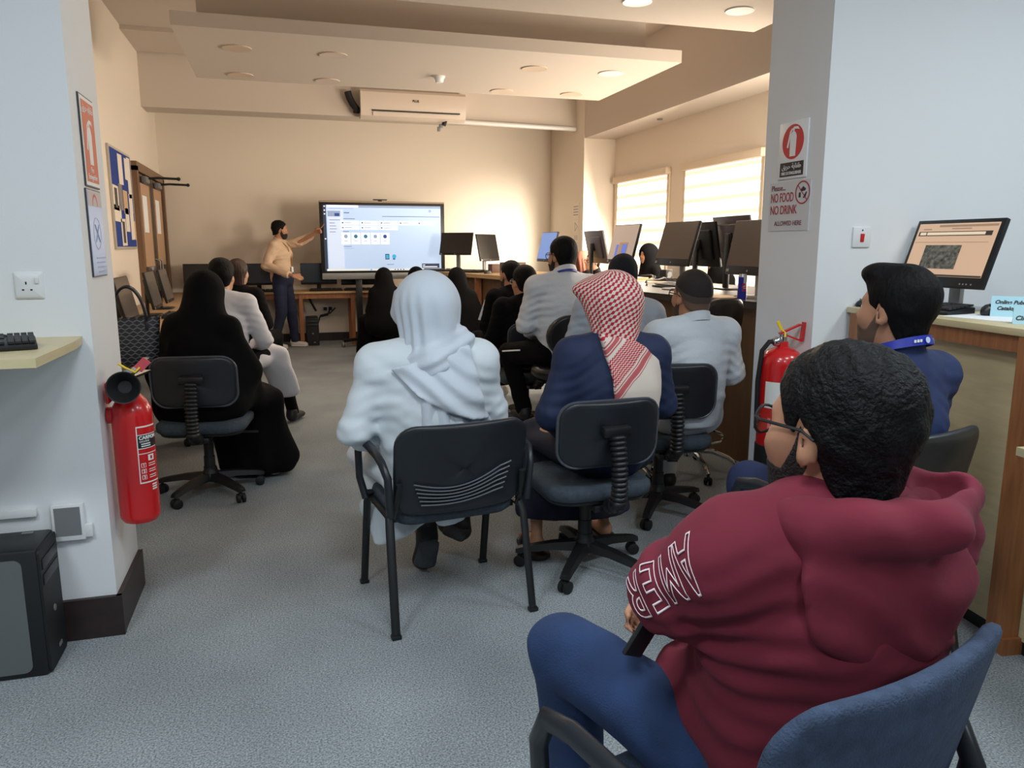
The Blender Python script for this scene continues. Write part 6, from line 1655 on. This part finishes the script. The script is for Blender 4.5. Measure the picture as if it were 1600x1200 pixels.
def tail(P, B=B):
    d = np.abs(B.upper_prims(P, 0.044, k=0.07) + waves(P, 0.007, 22, 46)) - 0.010
    q = (P - B.hc) @ B.Rt
    reg = poly2(q[:, 0], q[:, 2], [(-0.095, -0.10), (0.05, -0.13), (0.10, -0.16), (0.165, -0.215), (0.185, -0.30), (0.175, -0.36), (0.16, -0.39), (0.155, -0.425), (0.05, -0.455), (0.02, -0.468), (-0.10, -0.445), (-0.065, -0.36), (-0.075, -0.27)])
    neckroll = cone(q, (-0.09, -0.09, -0.15), (0.09, -0.085, -0.155), 0.05, 0.055)
    d = smin(d, np.where(q[:, 1] < 0.0, neckroll, 1.0).astype(f32), 0.03)
    d = smax(d, reg + waves(P, 0.004, 40, 8), 0.006)
    return np.maximum(d, q[:, 1] - 0.02)
lo, hi = B.hc - V3(0.26, 0.30, 0.52), B.hc + V3(0.28, 0.16, -0.04)
tl_ = soft('scarf_tail', tail, lo, hi, 0.007, check_mat('checked_scarf_tail', tuple(B.hc), True), t)

# ---- 5. man in the white headscarf and white thobe
B = Body(seat=0.43, lean=0.05, head=(0.10, 0.0, 0), headsc=1.0, shw=0.20, sc=0.96)
t = place('man in a white headscarf and white thobe, seen from behind', 666, 494, 2.95, B, -0.02)
B.eL, B.eR = B.T(-0.30, -0.03, 0.18), B.T(0.275, 0.06, 0.20)
B.wL, B.wR = B.T(-0.22, 0.22, 0.08), B.T(0.10, 0.29, 0.06)
B.kL = V3(-0.20, 0.42, 0.50); B.kR = V3(0.14, 0.44, 0.50); f1, f2 = to_local(t, fl(668, 900)), to_local(t, fl(716, 868))
B.aL = V3(f1[0], f1[1] + 0.075, 0.155); B.aR = V3(f2[0], f2[1] + 0.07, 0.165)
B.toe = V3(0.0, 0.2, -0.25)
add_body(t, B, 0.009)
add_top(t, B, C_white, 'thobe', g=0.026, res=0.0075, fold=0.005, freq=22, seed=51, neck_r=0.07, hem=0.13, aniso=(0.7, 1, 1.4), armg=0.022, crease=0.0035, k=0.10)
def skirt5(P, B=B):
    mk = (B.kL + B.kR) / 2; hw = 0.17
    d = econe(P, B.pel + V3(0, 0.0, -0.03), mk + V3(0, 0, -0.01), (0.20, 0.10), (hw + 0.10, 0.08))
    d = smin(d, econe(P, mk + V3(0, -0.02, -0.05), V3(-0.10, 0.22, 0.27), (hw + 0.07, 0.09), (0.15, 0.08)), 0.06)
    d = smin(d, econe(P, V3(-0.17, 0.20, 0.33), V3(-0.13, 0.12, 0.22), (0.10, 0.07), (0.10, 0.05)), 0.04)
    d = smin(d, econe(P, V3(0.10, 0.22, 0.36), V3(0.10, 0.10, 0.28), (0.09, 0.07), (0.07, 0.06)), 0.04)
    d = d + waves(P, 0.010, 18, 54, (1, 1, 0.4))
    return smax(d, 0.205 + 0.25 * (P[:, 0] + 0.15) - P[:, 2], 0.01)
lo, hi = B.box([B.pel, B.kL, B.kR], 0.2); lo[2] = 0.12
soft('thobe_skirt', skirt5, lo, hi, 0.010, C_white, t)
# crossed feet: boots resting on their toes, soles to the camera
B5 = ((f1[0] + 0.012, f1[1] + 0.045, 0.150), (f1[0] - 0.008, f1[1] + 0.065, 0.050)), ((f2[0] + 0.025, f2[1] + 0.03, 0.105), (f2[0] - 0.035, f2[1] + 0.075, 0.130))
for (hx, hy, hz), (tx, ty, tz) in B5:
    def boot(P, h=(hx, hy, hz), e=(tx, ty, tz)):
        d = econe(P, h, e, (0.042, 0.045), (0.048, 0.045))
        d = smin(d, cone(P, (h[0], h[1] + 0.03, h[2]), (h[0], h[1] + 0.07, h[2] + 0.12), 0.047, 0.05), 0.02)
        return np.maximum(d, 0.003 - P[:, 2])
    c = V3((hx + tx) / 2, (hy + ty) / 2, 0.12)
    o = soft('boot', boot, c - 0.24, c + 0.24, 0.008, C_shoe, t)
    def sole(P, h=(hx, hy - 0.042, hz - 0.004), e=(tx, ty - 0.042, tz - 0.004)):
        d = econe(P, h, e, (0.045, 0.020), (0.050, 0.020))
        return np.maximum(d, 0.002 - P[:, 2])
    soft('sole', sole, c - 0.24, c + 0.24, 0.008, mat('boot_sole', (66, 68, 72), 0.8, bump=(150, 0.6)), o)
C_gh = mat('headscarf_white', (204, 212, 222), 0.85, bump=(8, 0.25))
def ghutra(P, B=B):
    d = scarf_head(B, P, w=(0.114, 0.130, 0.118), drop=-0.19, low=(0.104, 0.100), fold=0.006, nf=13, flare=1.0)
    q = (P - B.hc) @ B.Rt
    # wrap round the neck, rising to the right
    for a, b, r0, r1 in (((-0.15, -0.03, -0.205), (0.0, -0.125, -0.185), 0.045, 0.06), ((0.0, -0.125, -0.185), (0.12, -0.06, -0.115), 0.06, 0.05), ((-0.15, -0.03, -0.205), (-0.10, 0.07, -0.21), 0.045, 0.04), ((0.12, -0.06, -0.115), (0.11, 0.05, -0.13), 0.05, 0.04)):
        d = smin(d, cone(q, a, b, r0, r1) + 0.004 * np.sin((q[:, 2] - 0.45 * q[:, 0]) * 120).astype(f32), 0.025)
    return d
lo, hi = B.hc - V3(0.25, 0.25, 0.30), B.hc + V3(0.25, 0.20, 0.20)
soft('headscarf', ghutra, lo, hi, 0.006, C_gh, t)
def gtail(P, B=B):
    base = B.upper_prims(P, 0.040, k=0.08)
    q = (P - B.hc) @ B.Rt
    fo = 0.007 * np.sin((q[:, 2] + 0.62 * q[:, 0]) * 70 + 2 * np.sin(q[:, 0] * 14)).astype(f32)
    s1 = smax(np.abs(base - 0.010 + fo) - 0.009, poly2(q[:, 0], q[:, 2], [(-0.16, -0.20), (0.0, -0.16), (0.14, -0.12), (0.165, -0.22), (0.20, -0.36), (0.225, -0.415), (0.13, -0.40), (0.03, -0.36), (-0.07, -0.30)]), 0.006)
    fo2 = 0.007 * np.sin(q[:, 0] * 95 + 2 * np.sin(q[:, 2] * 12)).astype(f32)
    s2 = smax(np.abs(base + 0.006 + fo2) - 0.007, poly2(q[:, 0], q[:, 2], [(-0.055, -0.28), (0.20, -0.36), (0.25, -0.44), (0.14, -0.475), (0.06, -0.465), (0.055, -0.52), (-0.02, -0.52), (-0.06, -0.47)]), 0.006)
    d = np.minimum(s1, s2)
    return np.maximum(d, q[:, 1] - 0.03)
lo, hi = B.hc - V3(0.34, 0.34, 0.58), B.hc + V3(0.34, 0.16, -0.06)
soft('scarf_tail', gtail, lo, hi, 0.0065, C_gh, t)

# ---- cloaked figures
def cloak_fn(B, flare=0.05, head=True, seed=1, armk=0.16, hemz=0.03, gap=0.0, g=0.045, wide=0.23):
    mk = (B.kL + B.kR) / 2; hw = abs(B.kR[0] - B.kL[0]) / 2; ma = (B.aL + B.aR) / 2; wa = abs(B.aR[0] - B.aL[0]) / 2
    up = B.Rt[:, 2]
    mid = (B.eL + B.eR) / 2; we = np.linalg.norm(B.eR - B.eL) / 2
    def fn(P):
        # one sloping mantle from the head down to the elbows and seat
        d = econe(P, B.neck + up * 0.02, mid + V3(0, -0.01, 0), (0.105, 0.095), (we + 0.03, 0.16), B.side)
        d = smin(d, econe(P, mid + V3(0, -0.01, 0), B.pel + V3(0, 0, -0.02), (we + 0.03, 0.16), (0.25, 0.15), B.side), 0.06)
        d = smin(d, B.upper_prims(P, 0.012, k=0.08), 0.05)
        d = smin(d, econe(P, B.pel + V3(0, -0.02, -0.02), mk, (0.22, 0.12), (hw + 0.11, 0.085)), 0.10)
        d = smin(d, econe(P, mk + V3(0, 0.0, -0.04), V3(ma[0], ma[1], 0.08), (hw + 0.10, 0.10), (wa + 0.11 + flare, 0.13 + flare)), 0.10)
        if head:
            q = (P - B.hc) @ B.Rh / B.hs
            h = ell(q, (0, -0.012, 0.026), (0.104, 0.122, 0.116))
            h = smin(h, econe(q, (0, -0.01, 0.0), (0, -0.02, -0.16), (0.098, 0.105), (0.12, 0.10)), 0.04)
            d = smin(d, h, 0.05)
            d = smax(d, -ell(q, (0, 0.13, -0.005), (0.055, 0.06, 0.07)), 0.01)
        d = d + waves(P, 0.010, 14, seed, (1, 1, 0.4)) + 0.007 * np.sin(P[:, 0] * 38 + P[:, 1] * 30 + 2 * np.sin(P[:, 2] * 5)).astype(f32) * np.clip((B.pel[2] - P[:, 2]) / 0.2, 0, 1)
        return smax(d, hemz - P[:, 2], 0.01)
    return fn
def cloaked(label, px_, py_, d, rotz, seat=0.46, lean=0.12, res=0.014, seed=1, group=None, setup=None, head=(0, 0, 0), m=None, hs=0.95, g=0.045, flare=0.05, sc=0.93, loc=None):
    B = Body(seat=seat, lean=lean, head=head, headsc=hs, sc=sc, shw=0.16)
    if setup: setup(B)
    t = place(label, px_, py_, d, B, rotz, group, loc)
    add_body(t, B, max(0.011, res))
    lo, hi = B.bounds(0.26); lo[2] = 0
    soft('cloak', cloak_fn(B, seed=seed, g=g, flare=flare), lo, hi, res, m or C_black, t)
    return t, B
def s6(B):
    B.eL, B.eR = B.T(-0.33, 0.08, 0.14), B.T(0.27, 0.10, 0.18); B.wL, B.wR = B.T(-0.16, 0.30, 0.02), B.T(0.14, 0.32, 0.02)
    B.kL = V3(-0.08, 0.42, 0.48); B.kR = V3(0.18, 0.36, 0.48); B.aL = V3(0.0, 0.44, 0.09); B.aR = V3(0.24, 0.40, 0.09)
t6, B6 = cloaked('person in a black head-to-floor cloak on the office chair at the left', 322, 466, 4.30, -0.42, seat=0.45, lean=0.20, res=0.012, setup=s6, g=0.055, flare=0.03)
add_shoes(t6, B6, mat('shoe_grey', (150, 145, 142), 0.6), 0.01)
G10 = 'people in black cloaks near the display'
cloaked('person in a black cloak right of the display\'s black post', 600, 439, 9.3, 0.15, seat=0.37, sc=0.84, lean=0.10, res=0.018, seed=4, group=G10)
cloaked('person in a black cloak mostly hidden behind the white headscarf', 650, 434, 10.0, 0.0, seat=0.37, sc=0.84, lean=0.06, res=0.018, seed=5, group=G10)
def s12(B): B.eR = B.T(0.30, 0.06, 0.15)
cloaked('person in a black cloak right of the white headscarf', 714, 447, 8.2, 0.1, seat=0.40, sc=0.86, lean=0.15, res=0.018, seed=6, group=G10, setup=s12)
G19 = 'people in black head coverings behind the near counter'
cloaked('person in black behind the counter, left of the brown monitor', 1013, 396, 9.0, 1.5, seat=0.60, res=0.016, seed=7, group=G19, lean=0.1)
cloaked('person in black behind the counter, in front of the nearer window', 1121, 404, 7.6, 1.5, seat=0.56, res=0.016, seed=8, group=G19, lean=0.1)

# ---- 7./8. person in the white coat, long-haired neighbour
B = Body(seat=0.46, lean=0.06, head=(0.05, 0.05, 0.0), headsc=0.98, sc=0.97, shw=0.185)
t = place('person with short black hair in a white coat, sitting beyond the black cloak', 347, 430, 5.45, B, -0.38)
B.eR = B.T(0.27, 0.10, 0.17); B.wR = B.T(0.12, 0.30, 0.10)
B.kR = B.hipR + V3(0.12, 0.42, 0.02); B.aR = V3(B.kR[0] + 0.05, B.kR[1] + 0.16, 0.09); B.kL = B.hipL + V3(0.02, 0.44, 0.02); B.aL = V3(B.kL[0] + 0.02, B.kL[1] + 0.12, 0.09)
add_body(t, B, 0.010, M_SKIN2)
add_hair(t, B, 0.006, M_HAIR, kind=2, base=(0.088, 0.110, 0.096))
C_lab = mat('coat_white', (216, 216, 224), 0.8)
add_top(t, B, C_lab, 'coat', g=0.024, res=0.010, fold=0.009, freq=20, seed=71, hem=0.14, neck_r=0.066)
def coat_skirt(P, B=B):
    d = econe(P, B.pel + V3(0, 0, -0.03), (B.kL + B.kR) / 2 + V3(0.02, 0, 0), (0.19, 0.11), (0.20, 0.085))
    mk = B.kR + V3(0.0, -0.06, 0)
    d = smin(d, econe(P, mk, mk + V3(0.05, 0.10, -0.30), (0.12, 0.08), (0.11, 0.05)), 0.05)
    return smax(d + waves(P, 0.008, 18, 72), 0.17 - P[:, 2], 0.01)
lo, hi = B.box([B.pel, B.kL, B.kR], 0.25); lo[2] = 0.1
soft('coat_skirt', coat_skirt, lo, hi, 0.012, C_lab, t)
add_trousers(t, B, C_black, res=0.012); add_shoes(t, B, C_shoe, 0.011)
B = Body(seat=0.46, lean=0.06, head=(-0.1, 0.05, 0.0), headsc=0.93, sc=0.95, shw=0.165)
t = place('person with long brown hair in black, beyond the white coat', 373, 432, 6.6, B, -0.40)
add_body(t, B, 0.012, M_SKIN2)
def longhair(P, B=B):
    q = (P - B.hc) @ B.Rh / B.hs
    d = ell(q, (0, -0.018, 0.042), (0.086, 0.106, 0.092))
    d = smin(d, econe(q, (0, -0.045, 0.01), (0, -0.08, -0.24), (0.086, 0.07), (0.075, 0.03)), 0.04)
    d = d + 0.003 * np.sin(np.arctan2(q[:, 0], -q[:, 1]) * 30).astype(f32)
    return smax(d, -ell(q, (0, 0.12, -0.05), (0.07, 0.085, 0.12)), 0.01)
lo, hi = B.hc - V3(0.16, 0.2, 0.32), B.hc + V3(0.16, 0.16, 0.17)
soft('hair', longhair, lo, hi, 0.008, mat('hair_long_brown', (50, 30, 22), 0.55, spec=0.3), t)
add_top(t, B, C_black, 'top', g=0.022, res=0.012); add_trousers(t, B, C_black, res=0.013); add_shoes(t, B, C_shoe, 0.012)

# ---- 9. standing presenter
B = Body(seat=0.865, lean=-0.02, head=(0.42, -0.06, 0), headsc=0.98, shw=0.185, sc=1.0)
t = place('bearded man standing in a beige jumper, pointing at the display', 0, 0, 1, B, -1.95, loc=tuple(fl(446, 543)))
B.hipL, B.hipR = B.pel + V3(-0.09, 0, -0.02), B.pel + V3(0.09, 0, -0.02)
B.kL = V3(-0.11, 0.07, 0.50); B.kR = V3(0.12, 0.02, 0.50); B.aL = V3(-0.12, 0.10, 0.09); B.aR = V3(0.16, -0.08, 0.09)
hp = to_local(t, at(505, 359, 10.84)); sh = B.shL
B.wL = sh + (hp - sh) * (0.52 / max(0.3, float(np.linalg.norm(hp - sh)))); B.eL = (sh + B.wL) / 2 + V3(0, 0, -0.035)
hr = to_local(t, at(458, 431, 10.60))
B.wR = hr; B.eR = B.T(0.25, -0.10, 0.16)
dl = B.wL - B.eL
pt = hand_prims(B.wL, dl, (0, 0, 1), (0.4, 0.0, 0.6), 1.2)
dn = dl / np.linalg.norm(dl); k0 = B.wL + dn * 0.085 + V3(0, 0, 0.02)
pt[1:4] = [(k0, k0 + dn * 0.03 + V3(0, 0, 0.004), 0.0088, 0.0086), (k0 + dn * 0.03 + V3(0, 0, 0.004), k0 + dn * 0.055 + V3(0, 0, 0.014), 0.0086, 0.008), (k0 + dn * 0.055 + V3(0, 0, 0.014), k0 + dn * 0.078 + V3(0, 0, 0.03), 0.008, 0.0072)]
B.hands = {1: pt, -1: hand_prims(B.wR, (-0.35, 0.9, -0.3), (0.7, 0.2, 0.6), (-0.5, 0.1, 0.8), 0.7)}
add_body(t, B, 0.0085, M_SKIN); add_eyes(t, B)
add_hair(t, B, 0.006, M_HAIR, base=(0.085, 0.105, 0.093), kind=1)
add_beard(t, B, 0.005, 0.006)
add_top(t, B, C_beige, 'jumper', g=0.020, res=0.009, fold=0.008, freq=24, seed=91, hem=0.06, neck_r=0.062, cuff=0.06)
add_trousers(t, B, C_chino, g=0.016, res=0.010, fold=0.006)
add_shoes(t, B, C_sneak, 0.008, mat('sole_white', (235, 232, 226), 0.6))
p = lambda x, y, z: Vector(B.T(x, y, z))
MB().tube([p(-0.06, -0.03, 0.52), p(-0.075, 0.05, 0.49), p(-0.06, 0.135, 0.40), p(-0.02, 0.155, 0.26), p(0.0, 0.15, 0.15), p(0.02, 0.155, 0.26), p(0.06, 0.135, 0.40), p(0.075, 0.05, 0.49), p(0.06, -0.03, 0.52)], 0.006, 8).build('lanyard', mat('lanyard_yellow', (150, 110, 40), 0.6), t)
MB().box(p(0.0, 0.158, 0.09), (0.065, 0.005, 0.10)).build('badge', m_paper, t)

# ---- seated men in the middle rows
B = Body(seat=0.46, lean=0.06, head=(0.25, 0.0, 0), headsc=0.97, sc=0.92)
t = place('man in a black jacket, farther of the two in black before the far counter', 797, 427, 6.6, B, 0.25)
add_body(t, B, 0.012); add_hair(t, B, 0.007, M_HAIR, base=(0.081, 0.101, 0.088)); add_beard(t, B, 0.007, 0.004)
add_top(t, B, C_black, 'jacket', g=0.024, res=0.012, neck_r=0.066); add_trousers(t, B, C_black, res=0.014); add_shoes(t, B, C_sneak, 0.012)
q = p
MB().bar(Vector(B.T(-0.235, 0.05, 0.40)), Vector(B.T(-0.29, 0.09, 0.22)), 0.03, 0.05).build('sleeve_stripe', m_paper, t)
B = Body(seat=0.44, lean=0.05, head=(0.18, 0.0, 0), headsc=1.0, shw=0.20, sc=0.91)
t = place('man in a black sweater with glasses, nearer of the two in black', 818, 441, 5.8, B, 0.12)
add_body(t, B, 0.011); add_hair(t, B, 0.006, M_HAIR, base=(0.084, 0.104, 0.091)); add_glasses(t, B, m_silver)
add_top(t, B, C_black, 'sweater', g=0.026, res=0.011, neck_r=0.066); add_trousers(t, B, C_black, res=0.013); add_shoes(t, B, C_shoe, 0.012)
B = Body(seat=0.60, lean=0.06, head=(0.32, 0.0, 0), headsc=1.0, shw=0.20, sc=0.98)
t = place('man in a pale shirt with a blue lanyard, on a round-back stool', 878, 402, 5.1, B, 0.10)
B.kL = B.hipL + V3(-0.14, 0.42, -0.06); B.kR = B.hipR + V3(0.1, 0.42, -0.06); B.aL[2] = B.aR[2] = 0.24; B.aL[1] -= 0.12; B.aR[1] -= 0.12
add_body(t, B, 0.010); add_hair(t, B, 0.006, M_HAIR, base=(0.083, 0.103, 0.090)); add_beard(t, B, 0.007, 0.006); add_glasses(t, B)
add_top(t, B, C_shirt2, 'shirt', g=0.020, res=0.009, fold=0.005, freq=22, seed=151, neck_r=0.066, aniso=(0.5, 1, 1.8), k=0.09, crease=0.006)
rows = []
for i in range(33):
    a = 2 * PI * i / 32; rr = 0.084
    b0 = B.neck + B.Rt @ V3(rr * math.cos(a), rr * math.sin(a), -0.005 - 0.030 * math.sin(a)); b1 = B.neck + B.Rt @ V3((rr - 0.004) * math.cos(a), (rr - 0.004) * math.sin(a), 0.015 - 0.030 * math.sin(a)); o_ = B.Rt @ V3(math.cos(a), math.sin(a), 0) * 0.003
    rows.append([b0, b0 + o_, b1 + o_, b1])
MB().loft([[Vector(x) for x in r] for r in rows], cap=False).build('lanyard', C_lany, t)
neck_band(t, B, 'collar', C_shirt2, r=0.082, z0=0.008, h=0.03)
add_trousers(t, B, C_black, g=0.016, res=0.012)
for sx in (-1,): MB().tube([Vector(B.hipL + (B.kL - B.hipL) * f + V3(-0.098 + 0.02 * f, 0, 0.02)) for f in (0.45, 0.6, 0.75, 0.9)], 0.006, 6).build('trouser_stripe', m_paper, t)
add_shoes(t, B, C_shoe, 0.012)
# ---- people beyond and beside the red headscarf
B = Body(seat=0.50, lean=0.08, head=(-0.6, 0.0, 0), headsc=0.95, sc=0.93, shw=0.17)
t = place('person in a brown headscarf between the pale shirt and the grey monitor', 909, 401, 10.45, B, 1.5)
add_body(t, B, 0.013); C_brn = mat('headscarf_brown', (122, 74, 60), 0.9)
soft('headscarf', lambda P: scarf_head(B, P, drop=-0.2, low=(0.13, 0.11)), B.hc - V3(0.2, 0.2, 0.26), B.hc + V3(0.2, 0.18, 0.18), 0.009, C_brn, t)
add_top(t, B, C_black, 'top', g=0.022, res=0.014); add_trousers(t, B, C_black, res=0.014); add_shoes(t, B, C_shoe, 0.012)
B = Body(seat=0.50, lean=0.08, head=(0.3, 0.1, 0), headsc=0.98, sc=0.93)
t = place('person with black hair and glasses just above the red headscarf', 926, 410, 9.9, B, 1.5)
add_body(t, B, 0.012, M_SKIN2); add_eyes(t, B); add_hair(t, B, 0.007, M_HAIR, kind=2); add_glasses(t, B)
add_top(t, B, C_black, 'top', g=0.022, res=0.014); add_trousers(t, B, C_black, res=0.014); add_shoes(t, B, C_shoe, 0.012)
B = Body(seat=0.50, lean=0.14, side=0.12, head=(-0.2, 0.0, 0), headsc=0.97, shw=0.20, hunch=0.03, sc=0.97)
t = place('person in a dark beanie and pale grey shirt behind the red headscarf', 972, 430, 4.6, B, -0.15)
B.eR = B.T(0.30, 0.02, 0.16)
add_body(t, B, 0.010)
def beanie(P, B=B):
    q = (P - B.hc) @ B.Rh / B.hs
    d = ell(q, (0, -0.016, 0.048), (0.091, 0.112, 0.103))
    d = smin(d, ell(q, (0, -0.05, 0.0), (0.086, 0.07, 0.09)), 0.03)
    zl = np.interp(q[:, 1], [-0.12, -0.05, 0.0, 0.05, 0.1], [-0.095, -0.085, -0.02, 0.03, 0.05]).astype(f32)
    return smax(d, zl - q[:, 2], 0.008)
soft('beanie', beanie, B.hc - 0.17, B.hc + 0.18, 0.006, mat('beanie_dark', (18, 22, 32), 0.95, bump=(160, 0.4)), t)
add_top(t, B, mat('shirt_blue_grey', (165, 176, 190), 0.8, bump=(10, 0.3)), 'shirt', g=0.026, res=0.009, k=0.1, fold=0.005, seed=171, neck_r=0.066)
add_trousers(t, B, C_black, res=0.013); add_shoes(t, B, C_shoe, 0.012)
